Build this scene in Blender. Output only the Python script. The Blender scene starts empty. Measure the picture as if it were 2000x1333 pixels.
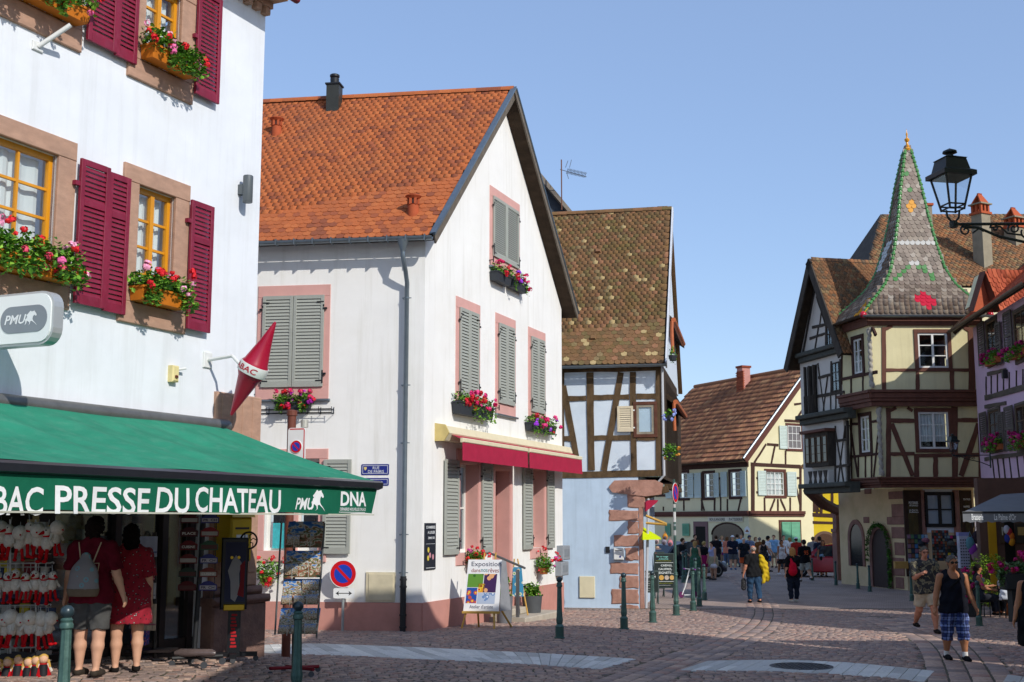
import bpy,math,random
import numpy as np
from mathutils import Matrix,Vector
R=math.radians
random.seed(7);np.random.seed(7)
SC=bpy.context.scene
COL=SC.collection
# ------------------------------------------------------------------ camera, sky, sun, exposure
CAM_H=2.3;FPX=2400.0;PITCH=math.atan(351.0/FPX)
cam_d=bpy.data.cameras.new('camera');cam=bpy.data.objects.new('camera',cam_d);COL.objects.link(cam)
cam.location=(0,0,CAM_H);cam.rotation_euler=(R(90)+PITCH,0,0)
cam_d.sensor_width=36;cam_d.lens=36*FPX/2000;cam_d.clip_start=.1;cam_d.clip_end=4000
SC.camera=cam
SUN_TO=Vector((.62,-.78,0)).normalized();SUN_EL=R(33.5)
w=bpy.data.worlds.new('World');SC.world=w;w.use_nodes=True
nt=w.node_tree;bg=nt.nodes['Background']
sky=nt.nodes.new('ShaderNodeTexSky');sky.sky_type='NISHITA';sky.sun_disc=False
sky.sun_elevation=SUN_EL;sky.sun_rotation=math.atan2(SUN_TO.x,SUN_TO.y)
sky.air_density=1.0;sky.dust_density=.6;sky.ozone_density=2.2;sky.altitude=200
smx=nt.nodes.new('ShaderNodeMix');smx.data_type='RGBA';smx.inputs[0].default_value=.52;smx.inputs[7].default_value=(1.55,2.2,3.7,1)
nt.links.new(sky.outputs[0],smx.inputs[6]);nt.links.new(smx.outputs[2],bg.inputs[0]);bg.inputs[1].default_value=.15
sun_d=bpy.data.lights.new('sun','SUN');sun_d.energy=2.75;sun_d.angle=R(.5);sun_d.color=(1,.95,.88)
sun=bpy.data.objects.new('sun',sun_d);COL.objects.link(sun)
sun_dir=-(SUN_TO*math.cos(SUN_EL)+Vector((0,0,math.sin(SUN_EL))))
sun.rotation_euler=sun_dir.to_track_quat('-Z','Y').to_euler()
SC.view_settings.view_transform='Standard';SC.view_settings.look='None'
SC.view_settings.exposure=.42;SC.view_settings.gamma=1
SC.render.engine='CYCLES'
SC.cycles.max_bounces=6;SC.cycles.transparent_max_bounces=8
# ------------------------------------------------------------------ projection helpers (photo pixel -> place in the scene)
CP,SP=math.cos(PITCH),math.sin(PITCH)
def ray(px,py):
 dx=px-1000.0;up=666.5-py
 return Vector((dx,FPX*CP-up*SP,FPX*SP+up*CP)).normalized()
def ss(a,b,x):
 t=min(1,max(0,(x-a)/(b-a)));return t*t*(3-2*t)
def gz(x,y):
 return .125*min(4.2,max(0,-x-1.1))*(1-ss(15.5,25,y))-.25*ss(25.5,37,y)
def gp(px,py):
 d=ray(px,py);z=0
 for _ in range(12):
  t=(z-CAM_H)/d.z;p=Vector((d.x*t,d.y*t,z));z=gz(p.x,p.y)
 return Vector((p.x,p.y,gz(p.x,p.y)))
def atd(px,py,Y):
 d=ray(px,py);t=Y/d.y
 return Vector((d.x*t,Y,CAM_H+d.z*t))
def vpd(px):
 d=ray(px,1017);return Vector((d.x,d.y)).normalized()
def lin(c):
 if isinstance(c,str):
  c=c.lstrip('#');c=[int(c[i:i+2],16)/255 for i in(0,2,4)]
  return tuple(v/12.92 if v<=.04045 else((v+.055)/1.055)**2.4 for v in c)
 return tuple(c)
class Frame:
 """vertical facade: local x runs left to right as seen, y into the wall (o = outward = -y), z up"""
 def __init__(s,O,d):
  s.O=Vector((O[0],O[1],O[2]if len(O)>2 else 0));s.d=Vector((d[0],d[1])).normalized()
  d=s.d;s.n=Vector((d.y,-d.x))
  s.M=Matrix(((d.x,-d.y,0,s.O.x),(d.y,d.x,0,s.O.y),(0,0,1,s.O.z),(0,0,0,1)))
 def uv(s,px,py,o=0):
  r=ray(px,py);cx=-s.O.x-s.n.x*o;cy=-s.O.y-s.n.y*o
  t=-(cx*s.n.x+cy*s.n.y)/(r.x*s.n.x+r.y*s.n.y)
  X=r.x*t-s.O.x;Y=r.y*t-s.O.y
  return X*s.d.x+Y*s.d.y,CAM_H+r.z*t-s.O.z
 def rect(s,x0,y0,x1,y1,o=0):
  xm,ym=(x0+x1)/2,(y0+y1)/2
  u0=s.uv(x0,ym,o)[0];u1=s.uv(x1,ym,o)[0];z1=s.uv(xm,y0,o)[1];z0=s.uv(xm,y1,o)[1]
  return u0,u1,z0,z1
 def W(s,u,z,o=0):return s.M@Vector((u,-o,z))
 def mpp(s,px,py):
  u,z=s.uv(px,py);p=s.W(u,z);return(p.y*CP+(p.z-CAM_H)*SP)/FPX
  # ------------------------------------------------------------------ materials
MATS={}
def mat(name,col,rough=.85,var=.12,scale=4,bump=0.,bscale=60,spec=.3,metal=0,cols=None,stretch=None,emit=0,dirt=None,trans=0,streak=None):
 if name in MATS:return MATS[name]
 m=bpy.data.materials.new(name);m.use_nodes=True;N=m.node_tree.nodes;L=m.node_tree.links
 b=N['Principled BSDF'];b.inputs['Roughness'].default_value=rough;b.inputs['Metallic'].default_value=metal
 b.inputs['Specular IOR Level'].default_value=spec
 tc=N.new('ShaderNodeTexCoord');vec=tc.outputs['Object']
 if stretch:
  mp=N.new('ShaderNodeMapping');mp.inputs['Scale'].default_value=stretch;L.new(vec,mp.inputs[0]);vec=mp.outputs[0]
 nz=N.new('ShaderNodeTexNoise');nz.inputs['Scale'].default_value=scale;nz.inputs['Detail'].default_value=5;nz.inputs['Roughness'].default_value=.62
 if cols:L.new(N.new('ShaderNodeNewGeometry').outputs['Position'],nz.inputs['Vector'])
 else:L.new(vec,nz.inputs['Vector'])
 c=lin(col)
 def mix(f,a,bb,typ='MIX'):
  x=N.new('ShaderNodeMix');x.data_type='RGBA';x.blend_type=typ
  if hasattr(f,'links')or hasattr(f,'is_output'):L.new(f,x.inputs[0])
  else:x.inputs[0].default_value=f
  for s,v in((6,a),(7,bb)):
   if isinstance(v,tuple):x.inputs[s].default_value=(*v[:3],1)
   else:L.new(v,x.inputs[s])
  return x.outputs[2]
 if cols:
  oi=N.new('ShaderNodeObjectInfo');ge=N.new('ShaderNodeNewGeometry')
  ad=N.new('ShaderNodeMath');ad.operation='ADD';L.new(oi.outputs['Random'],ad.inputs[0]);L.new(ge.outputs['Random Per Island'],ad.inputs[1]);at_=N.new('ShaderNodeAttribute');at_.attribute_name='piece';a2=N.new('ShaderNodeMath');a2.operation='ADD';L.new(ad.outputs[0],a2.inputs[0]);L.new(at_.outputs['Fac'],a2.inputs[1]);ad=a2
  fr=N.new('ShaderNodeMath');fr.operation='FRACT';L.new(ad.outputs[0],fr.inputs[0])
  cr=N.new('ShaderNodeValToRGB');L.new(fr.outputs[0],cr.inputs[0]);cr.color_ramp.interpolation='CONSTANT' if len(cols)>2 else 'LINEAR'
  e=cr.color_ramp.elements
  tot=sum(q[1]for q in cols);acc=0
  for i,(cc,wt)in enumerate(cols):
   el=e[i]if i<2 else e.new(acc/tot)
   el.position=acc/tot;el.color=(*lin(cc),1);acc+=wt
  base=cr.outputs[0]
 else:base=None
 lo=tuple(v*(1-var)for v in c);hi=tuple(min(1,v*(1+var))for v in c)
 mr=N.new('ShaderNodeMapRange');mr.inputs[1].default_value=.3;mr.inputs[2].default_value=.7;L.new(nz.outputs[0],mr.inputs[0])
 if base is None:out=mix(mr.outputs[0],lo,hi)
 else:
  g0=(1-var,)*3;g1=(1+var,)*3
  out=mix(1.0,base,mix(mr.outputs[0],g0,g1),'MULTIPLY')
 if dirt:
  n2=N.new('ShaderNodeTexNoise');n2.inputs['Scale'].default_value=dirt[2];n2.inputs['Detail'].default_value=8;n2.inputs['Roughness'].default_value=.7
  gpos=N.new('ShaderNodeNewGeometry');L.new(gpos.outputs['Position'],n2.inputs['Vector'])
  m2=N.new('ShaderNodeMapRange');m2.inputs[1].default_value=.48;m2.inputs[2].default_value=.75;m2.inputs[4].default_value=dirt[1];L.new(n2.outputs[0],m2.inputs[0])
  out=mix(m2.outputs[0],out,lin(dirt[0]))
 if streak:
  gp2=N.new('ShaderNodeNewGeometry');mp2=N.new('ShaderNodeMapping');mp2.inputs['Scale'].default_value=(3.2,3.2,.22);L.new(gp2.outputs['Position'],mp2.inputs[0])
  n4=N.new('ShaderNodeTexNoise');n4.inputs['Scale'].default_value=1.6;n4.inputs['Detail'].default_value=6;n4.inputs['Roughness'].default_value=.65;L.new(mp2.outputs[0],n4.inputs['Vector'])
  m4=N.new('ShaderNodeMapRange');m4.inputs[1].default_value=.5;m4.inputs[2].default_value=.8;m4.inputs[4].default_value=streak[1];L.new(n4.outputs[0],m4.inputs[0])
  out=mix(m4.outputs[0],out,lin(streak[0]))
 L.new(out,b.inputs['Base Color'])
 if bump:
  n3=N.new('ShaderNodeTexNoise');n3.inputs['Scale'].default_value=bscale;n3.inputs['Detail'].default_value=4;L.new(vec,n3.inputs['Vector'])
  bp=N.new('ShaderNodeBump');bp.inputs['Strength'].default_value=min(1,bump);bp.inputs['Distance'].default_value=.02
  L.new(n3.outputs[0],bp.inputs['Height']);L.new(bp.outputs[0],b.inputs['Normal'])
 if emit:
  b.inputs['Emission Color'].default_value=(*c,1);b.inputs['Emission Strength'].default_value=emit
 if trans:b.inputs['Transmission Weight'].default_value=trans
 MATS[name]=m;return m
def glass_mat(name='window_glass',tint=(.82,.88,.9),refl=.1):
 if name in MATS:return MATS[name]
 m=bpy.data.materials.new(name);m.use_nodes=True;N=m.node_tree.nodes;L=m.node_tree.links
 N.remove(N['Principled BSDF']);o=N['Material Output']
 t=N.new('ShaderNodeBsdfTransparent');t.inputs[0].default_value=(*tint,1)
 g=N.new('ShaderNodeBsdfGlossy');g.inputs['Roughness'].default_value=.04
 lw=N.new('ShaderNodeLayerWeight');pw=N.new('ShaderNodeMath');pw.operation='POWER';pw.inputs[1].default_value=4;L.new(lw.outputs['Facing'],pw.inputs[0])
 ad=N.new('ShaderNodeMath');ad.operation='MULTIPLY_ADD';ad.inputs[1].default_value=.8;ad.inputs[2].default_value=refl;L.new(pw.outputs[0],ad.inputs[0])
 nz=N.new('ShaderNodeTexNoise');nz.inputs['Scale'].default_value=3;bp=N.new('ShaderNodeBump');bp.inputs['Strength'].default_value=.06;L.new(nz.outputs[0],bp.inputs['Height']);L.new(bp.outputs[0],g.inputs['Normal'])
 x=N.new('ShaderNodeMixShader');L.new(ad.outputs[0],x.inputs[0]);L.new(t.outputs[0],x.inputs[1]);L.new(g.outputs[0],x.inputs[2]);L.new(x.outputs[0],o.inputs[0])
 MATS[name]=m;return m
 # ------------------------------------------------------------------ mesh helpers
I4=Matrix.Identity(4)
class MB:
 def __init__(s):s.v=[];s.f=[];s.mi=[];s.cm=0
 def add(s,vs,fs):
  k=len(s.v);s.v.extend([tuple(q)for q in vs])
  for f in fs:s.f.append(tuple(i+k for i in f));s.mi.append(s.cm)
  return s
 def box(s,u0,u1,z0,z1,o0,o1):
  if u0>u1:u0,u1=u1,u0
  if z0>z1:z0,z1=z1,z0
  if o0>o1:o0,o1=o1,o0
  vs=[(u,-o,z)for z in(z0,z1)for(u,o)in((u0,o1),(u1,o1),(u1,o0),(u0,o0))]
  return s.add(vs,[(3,2,1,0),(4,5,6,7),(0,1,5,4),(1,2,6,5),(2,3,7,6),(3,0,4,7)])
 def bbox(s,u0,u1,z0,z1,o0,o1,b=.01):
  if u0>u1:u0,u1=u1,u0
  if z0>z1:z0,z1=z1,z0
  b=min(b,(u1-u0)*.4,(z1-z0)*.4,abs(o1-o0)*.9)
  vs=[(u,-o0,z)for(u,z)in((u0,z0),(u1,z0),(u1,z1),(u0,z1))]+[(u,-(o1-b),z)for(u,z)in((u0,z0),(u1,z0),(u1,z1),(u0,z1))]+[(u,-o1,z)for(u,z)in((u0+b,z0+b),(u1-b,z0+b),(u1-b,z1-b),(u0+b,z1-b))]
  fs=[(3,2,1,0),(8,9,10,11)]
  for r in(0,4):
   for i in range(4):
    j=(i+1)%4;fs.append((r+i,r+j,r+4+j,r+4+i))
  return s.add(vs,fs)
 def poly(s,pts,o0,o1):
  n=len(pts);vs=[(u,-o0,z)for u,z in pts]+[(u,-o1,z)for u,z in pts]
  fs=[tuple(range(n-1,-1,-1)),tuple(range(n,2*n))]+[(i,(i+1)%n,n+(i+1)%n,n+i)for i in range(n)]
  return s.add(vs,fs)
 def prism(s,pts,ext):
  n=len(pts);e=Vector(ext);vs=[tuple(Vector(p))for p in pts]+[tuple(Vector(p)+e)for p in pts]
  return s.add(vs,[tuple(range(n-1,-1,-1)),tuple(range(n,2*n))]+[(i,(i+1)%n,n+(i+1)%n,n+i)for i in range(n)])
 def tube(s,pts,r,n=8,cap=True):
  pts=[Vector(p)for p in pts];m=len(pts);rr=r if isinstance(r,(list,tuple))else[r]*m
  vs=[];up=None
  for i,p in enumerate(pts):
   t=(pts[min(i+1,m-1)]-pts[max(i-1,0)]).normalized()
   if up is None:up=Vector((0,0,1))if abs(t.z)<.9 else Vector((1,0,0))
   a=t.cross(up).normalized();b=a.cross(t).normalized();up=b
   for k in range(n):
    an=2*math.pi*k/n;vs.append(tuple(p+(a*math.cos(an)+b*math.sin(an))*rr[i]))
  fs=[(i*n+k,i*n+(k+1)%n,(i+1)*n+(k+1)%n,(i+1)*n+k)for i in range(m-1)for k in range(n)]
  if cap:fs+=[tuple(range(n-1,-1,-1)),tuple(range((m-1)*n,m*n))]
  return s.add(vs,fs)
 def lathe(s,prof,n=16,c=(0,0,0),sx=1,sy=1):
  vs=[(c[0]+r*sx*math.cos(2*math.pi*k/n),c[1]+r*sy*math.sin(2*math.pi*k/n),c[2]+z)for r,z in prof for k in range(n)]
  m=len(prof)
  fs=[(i*n+k,i*n+(k+1)%n,(i+1)*n+(k+1)%n,(i+1)*n+k)for i in range(m-1)for k in range(n)]
  fs+=[tuple(range(n-1,-1,-1)),tuple(range((m-1)*n,m*n))]
  return s.add(vs,fs)
 def ball(s,c,r,n=10,m=6,sx=1,sy=1,sz=1):
  return s.lathe([(r*math.sin(math.pi*max(.02,min(.98,i/m))),-r*sz*math.cos(math.pi*i/m))for i in range(m+1)],n,c,sx,sy)
 def quad(s,a,b,c,d):return s.add([a,b,c,d],[(0,1,2,3)])
 def mesh(s,name,mats,smooth=False):
  me=bpy.data.meshes.new(name);me.from_pydata(s.v,[],s.f)
  for m in(mats if isinstance(mats,(list,tuple))else[mats]):me.materials.append(m)
  if isinstance(mats,(list,tuple))and len(mats)>1:me.polygons.foreach_set('material_index',s.mi)
  if smooth:me.polygons.foreach_set('use_smooth',[True]*len(s.f));
  me.update()
  if smooth:
   try:me.set_sharp_from_angle(angle=R(38))
   except Exception:pass
  return me
 def obj(s,name,mats,parent=None,M=None,smooth=False):return link(name,s.mesh(name,mats,smooth),parent,M)
WM={}
def link(name,me,parent=None,M=None):
 o=bpy.data.objects.new(name,me);COL.objects.link(o)
 M=M.copy()if M is not None else(WM[parent.name].copy()if parent else I4.copy())
 WM[o.name]=M
 if parent:
  o.parent=parent;o.matrix_parent_inverse=WM[parent.name].inverted()
 o.matrix_basis=M
 return o
def tag(o,label,cat=None,group=None,kind=None):
 if label:o['label']=label
 if cat:o['category']=cat
 if group:o['group']=group
 if kind:o['kind']=kind
 return o
def thing(name,label,cat,M=None,group=None):
 return tag(link(name,None,None,M if M is not None else I4),label,cat,group)
def TM(x,y,z=0,rz=0,s=1):return Matrix.Translation((x,y,z))@Matrix.Rotation(rz,4,'Z')@Matrix.Scale(s,4)
def joined(name,bv,bf,Ms,mats,parent=None,M=None,smooth=False):
 """many copies of one small piece joined into one mesh"""
 if not Ms:return None
 bv=np.array(bv,float);A=np.array([[list(r)for r in m]for m in Ms])
 v=np.einsum('nij,kj->nki',A[:,:3,:3],bv)+A[:,None,:3,3]
 k=len(bv);n=len(Ms);tot=[len(f)for f in bf];idx=np.concatenate([np.array(f)for f in bf])
 me=bpy.data.meshes.new(name);me.vertices.add(n*k);me.vertices.foreach_set('co',v.reshape(-1))
 li=(idx[None,:]+(np.arange(n)*k)[:,None]).reshape(-1);lt=np.tile(tot,n);ls=np.concatenate([[0],np.cumsum(lt)[:-1]])
 me.loops.add(len(li));me.loops.foreach_set('vertex_index',li.astype(np.int32))
 me.polygons.add(len(lt));me.polygons.foreach_set('loop_start',ls.astype(np.int32));me.polygons.foreach_set('loop_total',lt.astype(np.int32))
 me.materials.append(mats);me.update(calc_edges=True);me.validate()
 if smooth:me.polygons.foreach_set('use_smooth',[True]*len(lt))
 me.attributes.new('piece','FLOAT','FACE').data.foreach_set('value',np.repeat(np.random.rand(n),len(bf)).astype(np.float32))
 return link(name,me,parent,M if M is not None else I4)
def text(s,M,mats,parent,w=None,h=None,name='lettering',bold=0.,shear=0.,align='CENTER',ext=.0015,sx=None,space=1.0,line=.9):
 """built-in lettering turned into mesh; fitted into w x h, centred on M (local x right, z up, facing -y)"""
 cu=bpy.data.curves.new('t','FONT');cu.body=s;cu.offset=bold;cu.shear=shear;cu.align_x=align;cu.space_character=space;cu.space_line=line
 cu.resolution_u=3
 ob=bpy.data.objects.new('t',cu);me=bpy.data.meshes.new_from_object(ob)
 bpy.data.objects.remove(ob);bpy.data.curves.remove(cu)
 n=len(me.vertices);co=np.empty(n*3);me.vertices.foreach_get('co',co);co=co.reshape(-1,3)
 mn,mx=co.min(0),co.max(0);ce=(mn+mx)/2;sz=mx-mn
 kx=(w/sz[0])if w else None;ky=(h/sz[1])if h else None
 if kx is None:kx=ky
 if ky is None:ky=kx
 q=np.zeros_like(co);q[:,0]=(co[:,0]-ce[0])*kx;q[:,2]=(co[:,1]-ce[1])*ky
 me.vertices.foreach_set('co',q.reshape(-1));me.materials.clear();me.materials.append(mats);me.update()
 return link(name,me,parent,M)
def at(fr,u,z,o=0):return fr.M@Matrix.Translation((u,-o,z))
# ------------------------------------------------------------------ pieces shared by the houses
def wall_mesh(mb,u0,u1,z0,z1,holes,o,depth):
 """flat wall with rectangular openings and their reveals"""
 us=sorted({u0,u1,*[v for h in holes for v in h[:2]]});zs=sorted({z0,z1,*[v for h in holes for v in h[2:]]})
 for i in range(len(us)-1):
  for j in range(len(zs)-1):
   um,zm=(us[i]+us[i+1])/2,(zs[j]+zs[j+1])/2
   if any(h[0]<um<h[1]and h[2]<zm<h[3]for h in holes):continue
   mb.quad((us[i],-o,zs[j]),(us[i+1],-o,zs[j]),(us[i+1],-o,zs[j+1]),(us[i],-o,zs[j+1]))
 for a,b,c,d in holes:
  p=-o;q=-(o-depth)
  mb.quad((a,p,c),(a,p,d),(a,q,d),(a,q,c));mb.quad((b,p,d),(b,p,c),(b,q,c),(b,q,d))
  mb.quad((a,p,d),(b,p,d),(b,q,d),(a,q,d));mb.quad((b,p,c),(a,p,c),(a,q,c),(b,q,c))
DARK=None
def window(fr,u0,u1,z0,z1,nx,ny,fm,parent,o=0.,bar=.05,mun=.03,t=.05,casements=1,back=True,curtain=None,glass=None,name='window'):
 """frame with glazing bars; each pane a piece of its own, a near-black panel behind painted as room shade"""
 mb=MB();b=bar
 mb.box(u0,u1,z1-b,z1,o,o+t);mb.box(u0,u1,z0,z0+b,o,o+t);mb.box(u0,u0+b,z0+b,z1-b,o,o+t);mb.box(u1-b,u1,z0+b,z1-b,o,o+t)
 cw=(u1-u0-2*b)/nx;ch=(z1-z0-2*b)/ny
 for i in range(1,nx):
  m=mun*(2.2 if casements==2 and i==nx//2 else 1)
  x=u0+b+cw*i;mb.box(x-m/2,x+m/2,z0+b,z1-b,o+.002,o+t*(1.15 if m>mun else .8))
 for j in range(1,ny):
  z=z0+b+ch*j;mb.box(u0+b,u1-b,z-mun/2,z+mun/2,o+.004,o+t*.75)
 w=mb.obj(name,fm,parent,fr.M)
 g=glass or glass_mat()
 pm=MB().quad((-cw/2,0,-ch/2),(cw/2,0,-ch/2),(cw/2,0,ch/2),(-cw/2,0,ch/2)).mesh('pane',g)
 for i in range(nx):
  for j in range(ny):
   link('pane',pm,w,at(fr,u0+b+cw*(i+.5),z0+b+ch*(j+.5),o+t*.4))
 if curtain:
  mb=MB();n=28;a0,a1=curtain[0],curtain[1]
  us=[u0+b+(u1-u0-2*b)*(a0+(a1-a0)*k/n)for k in range(n+1)]
  zz0=z0+(z1-z0)*curtain[2];zz1=z1-b
  for k in range(n):
   oo=[o-.08+.02*math.sin(q*1.7)+.01*math.sin(q*4.1)for q in(k,k+1)]
   mb.quad((us[k],-oo[0],zz0),(us[k+1],-oo[1],zz0),(us[k+1],-oo[1],zz1),(us[k],-oo[0],zz1))
  mb.obj('curtain',mat('net_curtain','#e8e8e4',.95,.05),w,fr.M,True)
 if back:
  MB().box(u0+.01,u1-.01,z0+.01,z1-.01,o-.3,o-.28).obj('room_shade_panel',mat('painted_shade','#15130f',.9),w,fr.M)  # near-black panel stands in for the shade of the unlit room
 return w
def surround(fr,u0,u1,z0,z1,b,m,parent,o0=0.,o1=.04,bt=None,bb=None,name='window_surround'):
 """four stone or painted pieces round an opening"""
 bt=bt or b;bb=bb or b
 mb=MB();mb.bbox(u0,u1,z1-bt,z1,o0,o1,.006);mb.bbox(u0,u1,z0,z0+bb,o0,o1,.006)
 mb.bbox(u0,u0+b,z0+bb,z1-bt,o0,o1-.002,.006);mb.bbox(u1-b,u1,z0+bb,z1-bt,o0,o1-.002,.006)
 return mb.obj(name,m,parent,fr.M)
SLAT={}
def shutter(fr,u0,u1,z0,z1,o,n,m,parent,bar=.06,t=.035,mid=None,tilt=35,iron=None,hinge=0,joined_slats=False,Mx=None):
 """louvred leaf: stiles and rails, each slat its own piece. Mx: extra transform for a leaf that stands open"""
 M=fr.M@Mx if Mx is not None else fr.M
 mb=MB();mb.bbox(u0,u0+bar,z0,z1,o,o+t,.005);mb.bbox(u1-bar,u1,z0,z1,o,o+t,.005)
 rails=[(z1-bar*1.1,z1),(z0,z0+bar*1.6)]
 if mid:rails.append((z0+(z1-z0)*mid-bar*.55,z0+(z1-z0)*mid+bar*.55))
 for a,b in rails:mb.box(u0+bar,u1-bar,a,b,o+.002,o+t-.002)
 s=mb.obj('shutter',m,parent,M)
 lo,hi=z0+bar*1.6,z1-bar*1.1;st=(hi-lo)/n
 key=(round(u1-u0,3),round(st,4),m.name)
 zz=[lo+st*(k+.5)for k in range(n)]
 if mid:zz=[z for z in zz if abs(z-(z0+(z1-z0)*mid))>bar*.55]
 hw=(u1-u0)/2-bar+.002;d=st*.5
 sl=MB().add([(x,y,z)for x in(-hw,hw)for(y,z)in((-.016,-d*.95),(-.010,-d*1.0),(.014,d*.72),(.008,d*.78))],[(0,1,2,3)[::-1],(4,5,6,7),(0,4,5,1),(1,5,6,2),(2,6,7,3),(3,7,4,0)])
 um=(u0+u1)/2
 if joined_slats:
  for z in zz:
   for_k=[(x+um,y-o-t/2,q+z)for x,y,q in sl.v[:8]]
   s2=for_k
   mbx=MB()if z==zz[0]else mbx
   mbx.add(for_k,sl.f[:6])
  tag(mbx.obj('louvres',m,s,M),None,kind='stuff')
 else:
  if key not in SLAT:SLAT[key]=sl.mesh('slat',m)
  for z in zz:link('slat',SLAT[key],s,M@Matrix.Translation((um,-(o+t/2),z)))
 if iron:
  mb=MB();side=u0 if hinge<0 else u1;sg=-1 if hinge<0 else 1
  for zc,up in((z0+(z1-z0)*.09,1),(z0+(z1-z0)*.9,-1)):
   mb.box(side-sg*.16 if sg>0 else side,side if sg>0 else side+.16,zc-.012-up*.05,zc+.012-up*.05,o+t,o+t+.008)
   mb.box(side-sg*.005-.014,side-sg*.005+.014,zc-.06-up*.05,zc+.12*up+.06,o+t,o+t+.01)
   mb.box(side-.02,side+sg*.07,zc+.1*up-.02,zc+.1*up+.02,o+t*.3,o+t+.012)
  mb.obj('hinge',iron,s,M)
 return s
def beam(fr,p,q,w,m,parent,o=.02,back=.05,name='beam',px=True,wob=.006,seg=5,taper=1.0):
 """hewn timber between two facade points, slightly uneven"""
 if px:a=Vector(fr.uv(*p));b=Vector(fr.uv(*q));w=w*fr.mpp((p[0]+q[0])/2,(p[1]+q[1])/2)
 else:a=Vector(p);b=Vector(q)
 t=(b-a);L=t.length
 if L<1e-4:return None
 t.normalize();n=Vector((-t.y,t.x))
 lo=[];hi=[]
 for i in range(seg+1):
  k=i/seg;c=a+t*L*k;ww=w*(1+(taper-1)*k)/2
  lo.append(c-n*(ww+random.uniform(-wob,wob)));hi.append(c+n*(ww+random.uniform(-wob,wob)))
 pts=lo+hi[::-1];oo=o+random.uniform(0,.006)
 mb=MB();nn=len(pts);k=seg+1
 vs=[(q_.x,back,q_.y)for q_ in pts]+[(q_.x,-oo,q_.y)for q_ in pts]
 fs=[(i,(i+1)%nn,nn+(i+1)%nn,nn+i)for i in range(nn)]+[(nn+i,nn+i+1,nn+nn-2-i,nn+nn-1-i)for i in range(seg)]
 return mb.add(vs,fs).obj(name,m,parent,fr.M)
def beaver(w,h,t=.016,rnd=.45,seg=5):
 """flat clay tile with a rounded lower edge: local x across, y up the slope, z out"""
 pts=[(-w/2,h)]
 for i in range(seg+1):
  a=math.pi*i/seg;pts.append((-w/2*math.cos(a),rnd*w*(1-math.sin(a))))
 pts.append((w/2,h));n=len(pts)
 zt=lambda y:-t*1.2*(y/h)+t
 vs=[(x,y,zt(y)-t)for x,y in pts]+[(x,y,zt(y))for x,y in pts]
 fs=[tuple(range(n,2*n))]+[(i,(i+1)%n,n+(i+1)%n,n+i)for i in range(n-1)]
 return vs,fs
def tile_field(P,e,s,nrm,L,S,w,h,base,m,parent,inside=None,keep=300,name='roof_tile',jit=.005,ms=None,rowx=None):
 """rows of tiles on the plane P + a e + b s; the nearest ones are pieces of their own, the rest one mesh"""
 e,s,nrm=Vector(e),Vector(s),Vector(nrm);P=Vector(P);rows=int(S/h);items=[]
 for r in range(rows):
  off=0 if r%2 else w/2
  for c in range(-1,int(L/w)+2):
   a=off+c*w;b=r*h
   if inside and not inside(a,b,w,h):continue
   if not inside and(a<w*.4 or a>L-w*.4):continue
   p=P+e*(a+random.uniform(-jit,jit))+s*(b+random.uniform(-jit,jit)*1.5)+nrm*(.012+random.uniform(0,.007)+jit*1.2*(math.sin(a*.8+b*.3)+.6*math.sin(b*1.7+a*.35)))
   rot=random.uniform(-.018,.018);tl=random.uniform(-.012,.012)
   M=Matrix(((e.x,s.x,nrm.x,p.x),(e.y,s.y,nrm.y,p.y),(e.z,s.z,nrm.z,p.z),(0,0,0,1)))@Matrix.Rotation(rot,4,'Z')@Matrix.Rotation(tl,4,'X')
   items.append(((p-cam.location).length,M,a,b))
 pick=ms or(lambda a,b:m)
 items.sort(key=lambda q:q[0]);bv,bf=base;cache={}
 for d,M,a,b in items[:keep]:
  mm=pick(a,b)
  if mm.name not in cache:cache[mm.name]=MB().add(bv,bf).mesh(name,mm)
  link(name,cache[mm.name],parent,M)
 rest={}
 for d,M,a,b in items[keep:]:rest.setdefault(pick(a,b).name,[]).append(M)
 for k,Ms in rest.items():
  tag(joined(name+'_rows',bv,bf,Ms,MATS[k],parent),None,kind='stuff')
def leaves(mb,c,rad,n,size,rs=None,droop=0):
 """loose leaf faces spread through an ellipsoid"""
 rs=rs or random
 for _ in range(n):
  while True:
   p=Vector((rs.uniform(-1,1),rs.uniform(-1,1),rs.uniform(-1,1)))
   if .15<p.length<1:break
  p=p*(.55+.45*rs.random());q=Vector(c)+Vector((p.x*rad[0],p.y*rad[1],p.z*rad[2]))
  a=Vector((rs.uniform(-1,1),rs.uniform(-1,1),rs.uniform(-.6,.6))).normalized();b=a.cross(Vector((rs.uniform(-.6,.6),rs.uniform(-.6,.6),1))).normalized()
  s=size*rs.uniform(.6,1.2);nn=a.cross(b)*s*.25
  mb.add([q-a*s,q-b*s*.7+nn,q+a*s,q+b*s*.7+nn],[(0,1,2,3)])
def blossom_mesh(name,m,r=.035,n=16):
 rs=random.Random(hash(name)%999);mb=MB()
 for k in range(n):
  d=Vector((rs.uniform(-1,1),rs.uniform(-1,1),rs.uniform(-.5,1))).normalized()
  a=d.orthogonal().normalized();b=d.cross(a);c=d*r*rs.uniform(.6,1);s=r*.55
  mb.add([c+a*s,c+b*s,c-a*s+d*s*.3,c-b*s],[(0,1,2,3)])
 return mb.mesh('blossom',m)
BL={}
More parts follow.
